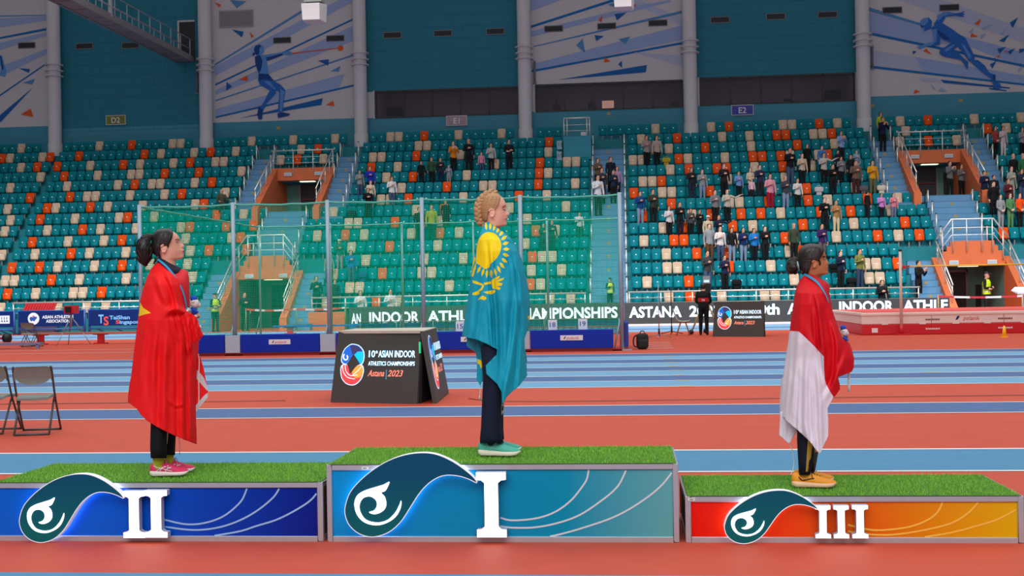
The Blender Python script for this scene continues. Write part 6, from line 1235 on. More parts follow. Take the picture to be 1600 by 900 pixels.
def sheet(fig, mb, outline, regions, table, folds, side=-1, kd=1.0, step=1.7, base=0.0, ripple=(.004, .13)):
    """cloth sheet: outline and colour regions in picture units, lifted to the roundness of the body plus folds"""
    O = densify(outline, 1.6); V = list(O); E = [(i, (i + 1) % len(O)) for i in range(len(O))]
    for m, poly in regions:
        q = densify(poly, 1.2); n0 = len(V); E += [(n0 + i, n0 + (i + 1) % len(q)) for i in range(len(q))]; V += q
    xs, ys = [p[0] for p in outline], [p[1] for p in outline]; g = np.random.default_rng(3)
    for i, y in enumerate(np.arange(min(ys), max(ys), step)):
        for x in np.arange(min(xs) + (i % 2) * step / 2, max(xs), step):
            if inside(outline, x, y): V.append((x + g.uniform(-.2, .2), y + g.uniform(-.2, .2)))
    r = delaunay_2d_cdt([Vector(v) for v in V], E, [], 0, 1e-4, False); vs, fs = r[0], r[2]
    X = np.array([v[0] for v in vs]); Y = np.array([v[1] for v in vs]); T = polytab(table); d = np.empty(len(X))
    for i in range(len(X)):
        xl, xr, b = T(Y[i]); u = min(abs((X[i] - (xl + xr) / 2) / ((xr - xl) / 2 + 1e-6)), 1.0); d[i] = b * (1 - u ** 2.2) ** .55
    edge = np.clip(d / .05, 0, 1)
    for pl, w_, am in folds:
        pl = [tuple(q) for q in smooth_curve(pl, 5)]; e_ = pl[-1]
        if min(math.hypot(e_[0] - p[0], e_[1] - p[1]) for p in O) < 14: v_ = np.array(pl[-1]) - np.array(pl[-3]); pl = pl + [tuple(np.array(e_) + v_ / (np.linalg.norm(v_) + 1e-9) * 45)]
        sd, tt = seg_dist(pl, X, Y); fd = np.clip(tt / .3, 0, 1) * np.clip((1 - tt) / .3, 0, 1); fd = fd * fd * (3 - 2 * fd)
        d += edge * am * 1.25 * fd * (np.exp(-(sd / w_) ** 2) - .6 * np.exp(-((sd - 1.5 * w_) / (.8 * w_)) ** 2))
    d += edge * ripple[0] * np.sin(X * ripple[1] * 2.3 + .9 * np.sin(Y * ripple[1] * .7)) * np.sin(Y * ripple[1] * .55 + X * .02)
    pts = [fig.P(X[i], Y[i], side * kd * d[i] + base) for i in range(len(X))]; n0 = len(mb.v); mb.v.extend([tuple(p) for p in pts])
    for t in fs:
        cx_, cy_ = X[list(t)].mean(), Y[list(t)].mean()
        if not inside(outline, cx_, cy_): continue
        m = 0
        for mq, poly in regions:
            if inside(poly, cx_, cy_): m = mq
        (a, b, c) = t[:3]; ar = (X[b] - X[a]) * (Y[c] - Y[a]) - (Y[b] - Y[a]) * (X[c] - X[a]); t = [i + n0 for i in t]
        mb.f.append(t if (ar < 0) == (side < 0) else t[::-1]); mb.m.append(m); mb.sm.append(True)
def finish_cloth(o, th=.003):
    q = o.modifiers.new('thickness', 'SOLIDIFY'); q.thickness = th; q.offset = -1; return o
def Z(ox, oy, k): return lambda pts: [(ox + x / k, oy + y / k) for x, y in pts]
def shoe(parent, heel, toe, mats, marks, lateral, high=0.0, su=.21, sr=.036):
    """running shoe between two ground points; mats = upper, sole, laces, mark, sock"""
    heel, toe = np.array(heel), np.array(toe); f = toe - heel; L = np.linalg.norm(f); f = f / L; l = np.array([-f[1], f[0], 0]); up = np.array([0, 0, 1.0]); k = L / .27
    W = lambda u: np.interp(u, [0, .03, .1, .25, .45, .68, .84, .94, 1], [.010, .028, .037, .040, .040, .046, .045, .032, .008]) * k
    S0 = lambda u: np.interp(u, [0, .1, .8, .93, 1], [.010, .0, .0, .006, .022]) * k; S1 = lambda u: np.interp(u, [0, .06, .3, .6, .9, 1], [.032, .036, .032, .026, .026, .03]) * k
    T = lambda u: np.interp(u, [0, .03, .12, .22, .32, .40, .55, .72, .86, .95, 1], [.060, .082, .088, .082, .092, .088, .072, .058, .048, .040, .03]) * k + high * (1 - u)
    U = np.array([0, .02, .05, .1, .17, .25, .33, .4, .48, .56, .64, .72, .8, .87, .92, .96, .985, 1.0])
    P = lambda u, a, z: heel + f * u * L + l * a + up * z
    b = MB(); b.loft([[P(u, W(u) * .92 * math.copysign(abs(math.cos(t)) ** .7, math.cos(t)), S1(u) * .75 + (T(u) - S1(u) * .75) * max(math.sin(t), 0) ** .8) for t in np.linspace(0, math.pi, 13)] for u in U], closed=True); s_ = b.build('shoe', mats[0], parent, fix=True)
    b = MB(); b.loft([[P(u, W(u) * a * 1.03, z) for a, z in ((-1, S0(u) + .004), (-1.02, (S0(u) + S1(u)) / 2), (-.96, S1(u)), (.96, S1(u)), (1.02, (S0(u) + S1(u)) / 2), (1, S0(u) + .004), (.9, S0(u)), (-.9, S0(u)))] for u in U]); b.build('sole', mats[1], s_, fix=True)
    side = lambda u, h, sg=-1: P(u, sg * W(u) * .92 * (1.05 if h < .5 else 1.05 - (h - .5) * .75), S1(u) * .75 + (T(u) - S1(u) * .75) * h)
    b = MB()
    for pl, r_ in marks:
        for sg in (-1, 1): b.tube([side(u, h, sg) for u, h in smooth_curve(pl, 4)], [r_ * k] * len(smooth_curve(pl, 4)), 6)
    if marks: b.build('stripe', mats[3], s_)
    b = MB()
    for i, u in enumerate(np.linspace(.38, .62, 5)):
        b.tube([P(u, -.024 * k, T(u) - .012 * k), P(u + .015, 0, T(u + .015) + .002), P(u + .03, .024 * k, T(u) - .014 * k)], .0028 * k, 6); b.tube([P(u + .03, -.024 * k, T(u) - .014 * k), P(u + .015, 0, T(u + .015) + .003), P(u, .024 * k, T(u) - .012 * k)], .0028 * k, 6)
    for a in (-1, 1): b.tube(smooth_curve([P(.38, 0, T(.38) + .004), P(.40, a * .02, T(.4) + .018), P(.44, a * .035, T(.42)), P(.46, a * .04, T(.5) - .02)], 4), .0025, 6)
    b.build('laces', mats[2], s_)
    b = MB(); c0 = P(su, 0, T(.2) - .015); b.tube([c0 - up * .03, c0 + up * .02, c0 + up * .07], [sr * k, sr * k, sr * k], 14); b.build('sock', mats[4], s_)
    return s_
def leg_tube(fig, b, rows, lat, half, m=0, cols=None):
    rings = []
    for y, x0, x1 in rows:
        c = (x0 + x1) / 2; h = (x1 - x0) / 2; rings.append([fig.P(c + h * math.cos(t) * (1 + .03 * math.sin(3 * t + y * .3)), y, lat + half * math.sin(t) * (1 + .04 * math.sin(y * .35))) for t in np.linspace(0, 2 * math.pi, 25)[:-1]])
    b.loft(rings, m, cap=False)
def foot_lat(fig, heel, toe): return float(((np.array(heel) + np.array(toe)) / 2 - fig.B) @ fig.d)
def athlete(name, label, fig, hx, hy, rows, skin, neck, legs, ear, face, hand_px=None, lips=None, sock=None):
    """continuous body: head, neck, trunk, arms, hands and legs"""
    u = 1 / 11.25 / fig.s; PH = lambda x, y, l: fig.P(hx + x / 11.25, hy + y / 11.25, l); b = MB()
    head_geo(b, rows, PH, u, 2, 48, face)
    rg = []
    for y, x0, x1, w_ in neck: rg.append([fig.P((x0 + x1) / 2 + (x1 - x0) / 2 * math.cos(t), y, w_ * math.sin(t)) for t in np.linspace(0, 2 * math.pi, 33)[:-1]])
    b.loft(rg)
    ys, xs0, xs1 = neck[1][0], neck[1][1], neck[1][2]; xm = (xs0 + xs1) / 2
    ya = neck[1][0] + 8; el = neck[1][0] + .30 * fig.s; hp = hand_px or (xm + .14 * fig.s, el + 2)
    for sg in (-1, 1):
        sh = fig.P(xm, ya + 4, sg * .125); e = fig.P(xm - 2, el, sg * .165); wr = fig.P(hp[0] - .055 * fig.s, hp[1] + 2, sg * .085); tip = fig.P(hp[0] + .04 * fig.s, hp[1] - 4, sg * .03)
        b.tube([sh, (sh + e) / 2, e, (e + wr) / 2, wr], [.046, .043, .038, .034, .026], 14, round_ends=True); hand(b, wr, tip - wr, fig.d * sg - np.array([0, 0, -.3]), -sg, .92, .75, .0082)
    yh, yf = neck[-1][0], legs[0]
    for sg, (kx, ax, ay) in zip((-1, 1), legs[1]):
        h_ = fig.P((neck[-1][1] + neck[-1][2]) / 2, yh - 4, sg * .075); kn = fig.P(kx, (yh + ay) / 2, (legs[2][sg > 0] + sg * .075) / 2); an = fig.P(ax, ay, legs[2][sg > 0])
        b.tube([h_, (h_ + kn) / 2, kn, (kn + an) / 2, an], [.078, .07, .052, .046, .030], 14, round_ends=True); b.tube([an, an - np.array([0, 0, .03]), an - np.array([0, 0, .04]) + fig.f * .05], [.026, .022, .016], 12, round_ends=True)
    for sg in (-1, 1):      # ears
        ex, ey, ew, eh = ear; lt = head_side(rows, ex, ey) + .004
        ring = [(ex + ew * math.cos(a) * (1 if math.sin(a) < .3 else .8), ey + eh * math.sin(a), lt + .010 - .006 * math.cos(a)) for a in np.linspace(-2.6, 2.2, 18)]
        b.tube([PH(x, y, sg * l) for x, y, l in ring], .0058, 8, round_ends=True)
        b.ball(PH(ex, ey, sg * (lt + .001)), (ew * u * .95, .010, eh * u * .92), 14, 10, R=np.stack([fig.f, fig.d, np.array([0, 0, 1.0])], 1)); b.ball(PH(ex + ew * .35, ey + eh * .85, sg * (lt + .006)), .0075, 10, 8)
        b.ball(PH(ex + ew * .75, ey + eh * .1, sg * (lt + .006)), (.006, .006, .009), 8, 6)
    me = remesh(b, .0038, 1, None, name); o = bpy.data.objects.new(name, me); S.collection.objects.link(o); WM[o] = Matrix(); tag(o, label, 'person')
    me.materials.append(skin); me.polygons.foreach_set('use_smooth', [True] * len(me.polygons))
    if lips:
        me.materials.append(lips[0]); x0, ya, yb = lips[1:]; A_ = PH(x0, ya, 0); Bq = PH(x0, yb, 0)
        for p in me.polygons:
            c = np.array(p.center) - A_
            if c @ fig.f > abs((p.center[2] - (A_[2] + Bq[2]) / 2)) * .9 and Bq[2] < p.center[2] < A_[2] and abs(c @ fig.d) < .024: p.material_index = 1
    if sock:
        me.materials.append(sock); n_ = len(me.materials) - 1
        for p in me.polygons:
            if p.center[2] < fig.h + .20: p.material_index = n_
    me.update(); return o, PH, u
def hair_shell(o, PH, u, rows, m, spec, pad, wpad=.010):
    """spec: (y, hairline x, back x or None)"""
    rings = []; b = MB()
    for y, xh, *rest in spec:
        xf, xb0, xk, w_, sg = interp_row(rows, max(y, rows[1][0])); back = rest[0] if rest and rest[0] is not None else xk - pad; fr = max(xb0 + pad * .6, xh + 3); c, a = (fr + back) / 2, (fr - back) / 2
        w2 = w_ + wpad if y > rows[1][0] else np.interp(y, [rows[0][0] - pad, rows[1][0]], [.012, w_ + wpad]); th0 = math.acos(max(min((xh - c) / a, .98), -.98)); n_ = 2.25; ring = []
        for q, t in enumerate(np.linspace(th0, 2 * math.pi - th0, 40)):
            cs, sn = math.cos(t), math.sin(t); g = 1 + .012 * math.sin(q * 2.1 + y * .02)
            ring.append(PH(c + a * math.copysign(abs(cs) ** (2 / n_), cs) * g, y, w2 * math.copysign(abs(sn) ** (2 / n_), -sn) * g))
        rings.append(ring)
    b.loft(rings, closed=False, cap=False); n = len(rings[0]); b.add(rings[0], [tuple(range(n))], 0, True)
    h = b.build('hair', m, o); q = h.modifiers.new('thickness', 'SOLIDIFY'); q.thickness = .006; q.offset = 0; return h
def combed(o, PH, rows, m, spec, pad, root, wpad=.010, n=84, r=.0022, bow=.12, lo=None):
    ys_ = [q[0] for q in spec]
    def surf(x, y):
        y = min(max(y, ys_[0]), ys_[-1]); k = np.interp(y, ys_, range(len(spec))); xh = np.interp(y, ys_, [q[1] for q in spec]); xf, xb0, xk, w_, sg = interp_row(rows, max(y, rows[1][0]))
        back = np.interp(y, ys_, [q[2] if len(q) > 2 else xk - pad for q in spec]); fr = max(xb0 + pad * .6, xh + 3); c, a = (fr + back) / 2, (fr - back) / 2; w2 = w_ + wpad if y > rows[1][0] else np.interp(y, [rows[0][0] - pad, rows[1][0]], [.012, w_ + wpad])
        return w2 * max(1 - min(abs((x - c) / a), .999) ** 2.25, 0) ** (1 / 2.25)
    b = MB(); y0, y1 = ys_[0] + 10, (lo or ys_[-1]) - 6
    for i in range(n):
        y = y0 + (y1 - y0) * i / (n - 1); x = np.interp(y, ys_, [q[1] for q in spec]) - 1; rt = root(y) if callable(root) else root
        for sg in (-1, 1):
            pts = []
            for t in np.linspace(0, .94, 11):
                X_ = x + (rt[0] - x) * t; Y_ = y + (rt[1] - y) * t - bow * (x - rt[0]) * math.sin(t * math.pi) * .35 * (1 if y < 330 else -.6)
                pts.append(PH(X_, Y_, sg * (surf(X_, Y_) + .0012 + .0008 * math.sin(i * 2.4))))
            b.tube(pts, list(np.interp(np.linspace(0, 1, 11), [0, .12, .8, 1], [.0006, r, r, r * .8])), 5)
    b.build('hair_strands', m, o)
def strands(b, P3, rad, n, g, r=.0022, spread=.8):
    P3 = smooth_curve(P3, 6); R = np.interp(np.linspace(0, 1, len(P3)), np.linspace(0, 1, len(rad)), rad)
    b.tube(P3, R, 14, round_ends=True)
    for i in range(n):
        a = 2 * math.pi * i / n + g.uniform(-.2, .2); q = g.uniform(.85, 1.04); T = []
        for k, p in enumerate(P3):
            t = P3[min(k + 1, len(P3) - 1)] - P3[max(k - 1, 0)]; t = t / np.linalg.norm(t); e1 = np.cross(t, (0, 0, 1.0)) if abs(t[2]) < .9 else np.cross(t, (0, 1.0, 0)); e1 = e1 / np.linalg.norm(e1); e2 = np.cross(t, e1); aa = a + .25 * math.sin(k * .3 + i)
            T.append(p + (e1 * math.cos(aa) + e2 * math.sin(aa)) * R[k] * q)
        b.tube(T, [r * (1 if k < len(T) - 3 else .6) for k in range(len(T))], 5, round_ends=False)
def line_on(b, PH, rows, pts, r, sgs=(-1, 1), out=.0015):
    for sg in sgs: b.tube([PH(x, y, sg * (head_side(rows, x, y) + out)) for x, y in smooth_curve(pts, 4)], list(r * np.interp(np.linspace(0, 1, len(smooth_curve(pts, 4))), [0, .2, .8, 1], [.4, 1, 1, .4])), 6)
def slant(fig, b, rings, m=0):
    b.loft([[fig.P((bx + fx) / 2 + (fx - bx) / 2 * math.cos(t), (by + fy) / 2 + (fy - by) / 2 * math.cos(t) + dp[0] * math.sin(t) ** 2, w_ * math.sin(t)) for t in np.linspace(0, 2 * math.pi, 41)[:-1]] for bx, by, fx, fy, w_, *dp in [tuple(q) + (0,) for q in rings]], m, cap=False)
def collar(fig, b, up, low, m=0):
    """slanting band round the neck: (back x, back y, front x, front y, half width in metres) of its upper and lower edge"""
    rg = []
    for bx, by, fx, fy, w_, *dp in [tuple(q) + (0,) for q in (up, low)]: rg.append([fig.P((bx + fx) / 2 + (fx - bx) / 2 * math.cos(t), (by + fy) / 2 + (fy - by) / 2 * math.cos(t) + dp[0] * math.sin(t) ** 2, w_ * math.sin(t)) for t in np.linspace(0, 2 * math.pi, 41)[:-1]])
    b.loft(rg, m, cap=False)
def neck_ribbon(b, fig, pts, wid):
    P2 = smooth_curve(pts, 5); W2 = np.interp(np.linspace(0, 1, len(P2)), np.linspace(0, 1, len(wid)), wid); rings = []
    for i, p in enumerate(P2):
        t = P2[min(i + 1, len(P2) - 1)][:2] - P2[max(i - 1, 0)][:2]; t = t / np.linalg.norm(t); n_ = np.array([-t[1], t[0]]) * W2[i] / 2; q0, q1 = p[:2] + n_, p[:2] - n_
        rings.append([fig.P(q0[0], q0[1], p[2]), fig.P(q1[0], q1[1], p[2] + .004), fig.P(q1[0], q1[1], p[2] + .007), fig.P(q0[0], q0[1], p[2] + .003)])
    b.loft(rings, smooth=False)
def toy(label, fig, head, rh, cap, body, rb, feet, snout, lat):
    """small plain plush: white head, blue cap and blue body"""
    WHT_, BLU = mat('plush_white', (214, 206, 204), .9, bump=.5, bscale=150), mat('plush_blue', (20, 72, 190), .85, bump=.4, bscale=150); m = 1 / fig.s
    t = thing('plush_toy', label, 'toy', fig.P(*body, lat))
    b = MB(); b.ball(fig.P(*head, lat), rh * m, 18, 12); b.ball(fig.P(*snout, lat), rh * m * .55, 14, 10); b.ball(fig.P(snout[0] + rh * .45, snout[1] - 1, lat), rh * m * .14, 8, 6, 1)
    for sg in (-1, 1): b.ball(fig.P(head[0] - rh * .3, head[1] - rh * .4, lat + sg * rh * m * .85), rh * m * .32, 10, 8); b.ball(fig.P(head[0] + rh * .55, head[1] - rh * .25, lat + sg * rh * m * .62), rh * m * .13, 8, 6, 1)
    b.build('head', [WHT_, BLK], t); b = MB(); b.ball(fig.P(*cap, lat), (rh * m * .72, rh * m * .72, rh * m * .66), 16, 10); b.build('cap', BLU, t)
    b = MB(); b.ball(fig.P(*body, lat), (rb * m, rb * m * .9, rb * m * 1.25), 16, 12)
    for sg in (-1, 1): b.tube([fig.P(body[0], body[1] - rb * .5, lat + sg * rb * m * .7), fig.P(body[0] + rb * 1.1, body[1] + rb * .3, lat + sg * rb * m)], rb * m * .38, 10, round_ends=True)
    b.build('body', BLU, t)
    for i, q in enumerate(feet): b = MB(); b.ball(fig.P(*q, lat + (-.012 if i == 0 else .015)), rb * m * .55, 12, 8); b.build('foot', WHT_, t)
    return t
HAIRK = mat('hair_black_gloss', (24, 19, 18), .36); HAIRD = mat('hair_dark_brown', (34, 24, 20), .4); HAIRB = mat('hair_blond', (178, 136, 94), .45, noise=.16, nscale=60, stretch=(1, 1, 3))
LASH = mat('lash_dark', (30, 20, 18), .6); EYEW = mat('eye_white', (226, 216, 210), .3); IRIS = mat('iris_dark', (40, 26, 20), .25); CORDW = mat('cord_white', (222, 218, 214), .7); RIBBON = mat('ribbon_blue', (24, 140, 190), .55)
SKA, SKB, SKC = mat('skin_left', (226, 170, 146), .48, noise=.03, nscale=30, spec=.35), mat('skin_middle', (234, 178, 156), .48, noise=.03, nscale=30, spec=.35), mat('skin_right', (184, 118, 78), .46, noise=.03, nscale=30, spec=.35)
G5 = np.random.default_rng(5)
def eye(o, PH, rows, x, y, u, openy=1.0):
    b = MB()
    for sg in (-1, 1): b.ball(PH(x, y, sg * (head_side(rows, x, y) - .007)), (.009, .009, .0065 * openy), 12, 8)
    b.build('eye', EYEW, o); b = MB()
    for sg in (-1, 1): b.ball(PH(x + 13, y, sg * (head_side(rows, x + 13, y) - .004)), (.005, .005, .005 * openy), 10, 8)
    b.build('iris', IRIS, o)

# ---------------------------------------------------------------- left: red flag with a yellow star
fa = Fig(266, 740, .392)
Lfa = (foot_lat(fa, onZ(234.6, 743, .395), onZ(295.5, 741.5, .395)), foot_lat(fa, onZ(252, 737.5, .395), onZ(305.5, 735.5, .395)))
JR = mat('jacket_red', (214, 22, 34), .7); FR = mat('flag_red', (236, 18, 22), .62, bump=.12, bscale=500, spec=.3); FY = mat('flag_yellow', (250, 214, 20), .62); LIN = mat('flag_lining_white', (206, 200, 202), .7); NVY = mat('collar_navy', (16, 18, 44), .7)
A_, PHa, ua = athlete('person', 'person with dark ponytail in pink shoes standing on the left podium', fa, 220, 350, HROWS['a'], SKA, [(416, 253, 274, .06), (432, 248, 284, .092), (448, 240, 290, .155), (470, 241, 291, .155), (520, 239, 286, .14), (560, 238, 286, .15), (600, 240, 286, .16)],
                    (715, ((252, 249, 722), (262, 264, 720)), Lfa), (400, 432, 52, 66), 318, (304, 490), sock=mat('sock_lime', (176, 178, 30), .8), lips=(mat('lips_red', (196, 52, 56), .4), 726, 465, 505))
SPA = [(84, 520, 380), (95, 530, 335), (110, 545, 290), (140, 556, 252), (180, 556, 228), (220, 545, 210), (260, 532, 202), (300, 516, 196), (340, 500, 190), (375, 470, 187), (405, 350, 190), (440, 338, 193), (480, 335, 205), (520, 336, 225), (555, 338, 262), (580, 345, 310)]
hair_shell(A_, PHa, ua, HROWS['a'], HAIRK, SPA, 24)
combed(A_, PHa, HROWS['a'], HAIRK, SPA, 24, (205, 240))
b = MB(); strands(b, [PHa(x, y, 0) for x, y in ((205, 238), (150, 232), (85, 275), (58, 350), (60, 440), (66, 540), (66, 630), (78, 705))], [.014, .022, .034, .046, .052, .050, .042, .018], 64, G5, r=.0034); b.build('ponytail', HAIRK, A_)
b = MB(); b.tube([PHa(176, 225, 0), PHa(200, 240, 0)], .017, 16); b.build('hair_tie', mat('hair_tie_tan', (206, 168, 110), .6), A_)
for sg in (-1, 1): b = MB(); line_on(b, PHa, HROWS['a'], [(478, 330), (482, 370), (476, 420)], .005, (sg,), out=.001); b.build('sideburn', HAIRK, A_)
b = MB(); b.tube([PHa(330, 560, -.05), PHa(270, 620, -.05), PHa(225, 700, -.045)], [.012, .010, .004], 8); b.build('loose_hair', HAIRK, A_)
eye(A_, PHa, HROWS['a'], 648, 324, ua, .7)
b = MB(); line_on(b, PHa, HROWS['a'], [(602, 284), (636, 268), (668, 272), (680, 284)], .0022); b.build('eyebrow', mat('brow_dark', (62, 44, 38), .7), A_); b = MB(); line_on(b, PHa, HROWS['a'], [(618, 322), (640, 316), (662, 316), (672, 326)], .0017, out=.0025); b.build('eyelash', LASH, A_)
b = MB(); collar(fa, b, (250, 401, 281.5, 418, .060, 2), (246, 409, 285, 427, .092, 10)); o = b.build('shirt_collar', NVY, A_); finish_cloth(o)
b = MB(); slant(fa, b, [(249, 407, 284, 420.5, .075, 13), (248, 409, 292.5, 424, .095, 12), (246, 418, 294.5, 433, .14, 6), (243, 432, 295.5, 446, .18), (240, 458, 296, 466, .19), (240, 480, 295.5, 482, .175), (240, 520, 295, 520, .16), (238, 590, 292, 590, .17), (238, 612, 290, 612, .17)]); o = b.build('jacket', JR, A_); finish_cloth(o)
b = MB(); leg_tube(fa, b, [(596, 237, 272), (640, 237, 263), (680, 235.5, 260.5), (700, 235, 260), (716, 236, 259.5)], Lfa[0], .082); leg_tube(fa, b, [(596, 246, 284), (640, 248, 279), (680, 250, 274), (700, 251, 273), (711, 252, 273)], Lfa[1], .08); o = b.build('trousers', mat('trousers_black', (18, 20, 24), .85, spec=.2), A_); finish_cloth(o)
PINK = [mat('shoe_pink', (216, 36, 92), .6, noise=.08, nscale=60), mat('sole_cream', (232, 218, 214), .6), mat('lace_magenta', (196, 28, 96), .7), mat('stripe_white', (238, 230, 232), .5), mat('sock_lime', (176, 178, 30), .8)]
ASX = [([(.28, .12), (.36, .5), (.5, .85)], .003), ([(.42, .12), (.48, .5), (.58, .8)], .003), ([(.12, .75), (.3, .45), (.6, .25)], .0025), ([(.2, .2), (.4, .6), (.56, .6)], .0025)]
shoe(A_, onZ(234.6, 743, .395), onZ(295.5, 741.5, .395), PINK, ASX, -1); shoe(A_, onZ(252, 737.5, .395), onZ(305.5, 735.5, .395), PINK, ASX, 1)
FT = [(405, 240, 262, .04), (412, 240, 280, .07), (420, 235, 292, .115), (432, 229, 297, .20), (445, 225, 298, .23), (470, 219, 300, .235), (500, 214, 308, .25), (525, 211, 312, .235), (560, 206, 314, .215), (600, 201, 312, .205), (700, 198, 310, .195)]
OL = [(245.3, 409.6), (250, 411.5), (256, 417), (262.5, 422.5), (270, 428), (277, 436), (282, 450), (286, 468), (290, 484), (297, 490), (307, 495), (311.3, 508.6), (317.5, 524), (311, 533), (309.5, 556), (308, 575), (306.5, 600), (306, 640), (306.4, 660), (307.6, 694), (286.8, 686.6), (267.3, 678), (247.7, 668.3), (229.4, 657.3), (219.6, 647.5), (214, 639), (199.6, 628), (201.8, 608.4), (205, 586.4), (208, 560), (211, 535.5), (214, 511), (216.5, 491.5), (219.6, 467), (223.3, 452.4), (228.7, 435), (235.5, 420.6)]
FO = [([(250, 414), (262, 432), (272, 455), (277, 480)], 4, .018), ([(256, 500), (262, 488), (274, 483), (284, 486)], 4.5, .035), ([(243, 425), (252, 455), (262, 480)], 5, .012), ([(262, 490), (259, 530), (257, 600), (256, 660)], 6, .020), ([(281, 492), (284, 520), (284, 580), (285, 680)], 5, .020), ([(231, 470), (224, 540), (217, 620)], 6, .016), ([(244, 500), (240, 560), (238, 640)], 6, .014), ([(292, 493), (297, 515), (300, 545)], 3, .022), ([(270, 492), (274, 515), (282, 540)], 3.5, .014), ([(300, 520), (298, 560), (297, 620), (298, 680)], 4, .018), ([(262, 622), (275, 634), (290, 630)], 3, .008)]
STAR = Z(150, 340, 4.092)([(268, 538), (283, 545), (300, 575), (352, 610), (318, 617), (268, 632)])
b = MB(); sheet(fa, b, OL, [(1, STAR)], FT, FO); sheet(fa, b, [(x, y if y < 600 else y - 6) for x, y in OL], [], FT, FO[3:8], side=1, kd=.85, step=3.2)
L2 = Z(150, 540, 4.092)
b2 = [(640, 60), (668, 75), (690, 150), (700, 210), (716, 285), (716, 330), (640, 425), (625, 400), (625, 200)]
sheet(fa, b, L2(b2), [(2, L2([(632, 200), (648, 155), (690, 205), (716, 275), (712, 290)])), (2, L2([(716, 300), (716, 330), (640, 425), (636, 385), (690, 320)]))], [(540, 296, 330, .02), (660, 296, 330, .02)], [], base=-.06, ripple=(.006, .2))
# the cloth gathered over the forearm
sheet(fa, b, [(281, 494), (290, 489), (300, 490), (307.5, 496.5), (311.5, 509), (318, 524.5), (309, 530), (302, 537), (296, 546), (294, 556), (291, 540), (289, 520), (285, 505)], [], [(485, 276, 324, .10), (560, 282, 324, .06)], [([(289, 492), (294, 510), (297, 535)], 2.5, .022), ([(300, 492), (305, 512), (308, 528)], 2.5, .02)], base=-.165, ripple=(.006, .3))
o = b.build('flag', [FR, FY, LIN]); finish_cloth(o); tag(o, 'red flag with a yellow star draped round the shoulders of the left athlete', 'flag')
b = MB(); b.tube(smooth_curve([fa.P(310, 553, -.12), fa.P(311.3, 566, -.12), fa.P(310.4, 590, -.12), fa.P(310.8, 620, -.11), fa.P(310, 632, -.11)], 5), .003, 6); b.tube([fa.P(280, 684, .02), fa.P(281, 700, .02), fa.P(280.6, 711, .02)], .0025, 6); b.build('cord', CORDW, o)
t = thing('medal', 'medal on a light blue ribbon round the neck of the left athlete', 'medal', fa.P(293, 484, -.14))
b = MB(); neck_ribbon(b, fa, [(245.5, 404, -.055), (251, 408.5, -.085), (257, 413.5, -.105), (263.5, 420, -.125), (270, 427.5, -.140), (276, 436, -.152), (281.5, 446, -.168), (286.5, 458, -.178), (290, 471, -.18), (292, 483, -.172)], (3.6, 3.4, 3.3, 3.2, 3.0, 2.6, 2.2, 2.0, 2.0, 2.0)); b.loft([[fa.P(x, y, l_), fa.P(x + 1, y + 5, l_ + .012)] for x, y, l_ in ((247, 401, -.055), (246, 401, 0), (248, 403, .055), (262, 410, .085), (275, 420, .08))], closed=False, cap=False); b.build('ribbon', RIBBON, t, fix=True)
b = MB(); c = fa.P(292.6, 487, -.152); b.tube([c - fa.d * .003, c + fa.d * .003], .028, 24); b.build('disc', mat('medal_silver', (196, 196, 200), .3, metal=.8), t)
toy('small white and blue plush toy held by the left athlete', fa, (304.3, 474.5), 7.6, (302.8, 466.5), (302, 486), 5.6, ((305.5, 494.5), (312, 511)), (310, 476.5), -.10)

# ---------------------------------------------------------------- middle: sky blue flag with sun and eagle
fb_ = Fig(781, 707.6, .502)
Lfb = (foot_lat(fb_, onZ(747.6, 710.5, .505), onZ(814, 711.5, .505)), foot_lat(fb_, onZ(762, 705.5, .505), onZ(815.5, 704, .505)))
Bq, PHb, ub = athlete('person', 'person with fair braided hair in green shoes standing on the middle podium', fb_, 735, 295, HROWS['b'], SKB, [(358, 761, 778, .06), (374, 756, 790, .11), (390, 750, 799, .155), (412, 750, 802, .155), (465, 750, 802, .14), (505, 748, 803, .15), (560, 752, 800, .16)],
                    (690, ((769, 768, 692), (774, 774, 690)), Lfb), (374, 424, 52, 68), 352, (818, 470), sock=mat('sock_navy', (20, 26, 44), .8), lips=(mat('lips_rose', (196, 110, 106), .45), 612, 514, 556))
SPB = [(66, 440, 360), (78, 470, 310), (95, 495, 265), (130, 522, 228), (170, 520, 205), (210, 506, 190), (250, 492, 180), (290, 476, 172), (330, 450, 168), (365, 432, 168), (390, 330, 172), (430, 312, 180), (480, 304, 190), (530, 290, 205), (565, 268, 232)]
hair_shell(Bq, PHb, ub, HROWS['b'], HAIRB, SPB, 16, .007)
combed(Bq, PHb, HROWS['b'], HAIRB, SPB, 16, lambda y: (np.interp(y, [66, 120, 200, 300, 400, 565], [330, 250, 190, 172, 168, 215]), np.interp(y, [66, 120, 200, 300, 400, 565], [110, 150, 215, 300, 400, 590])), wpad=.007)
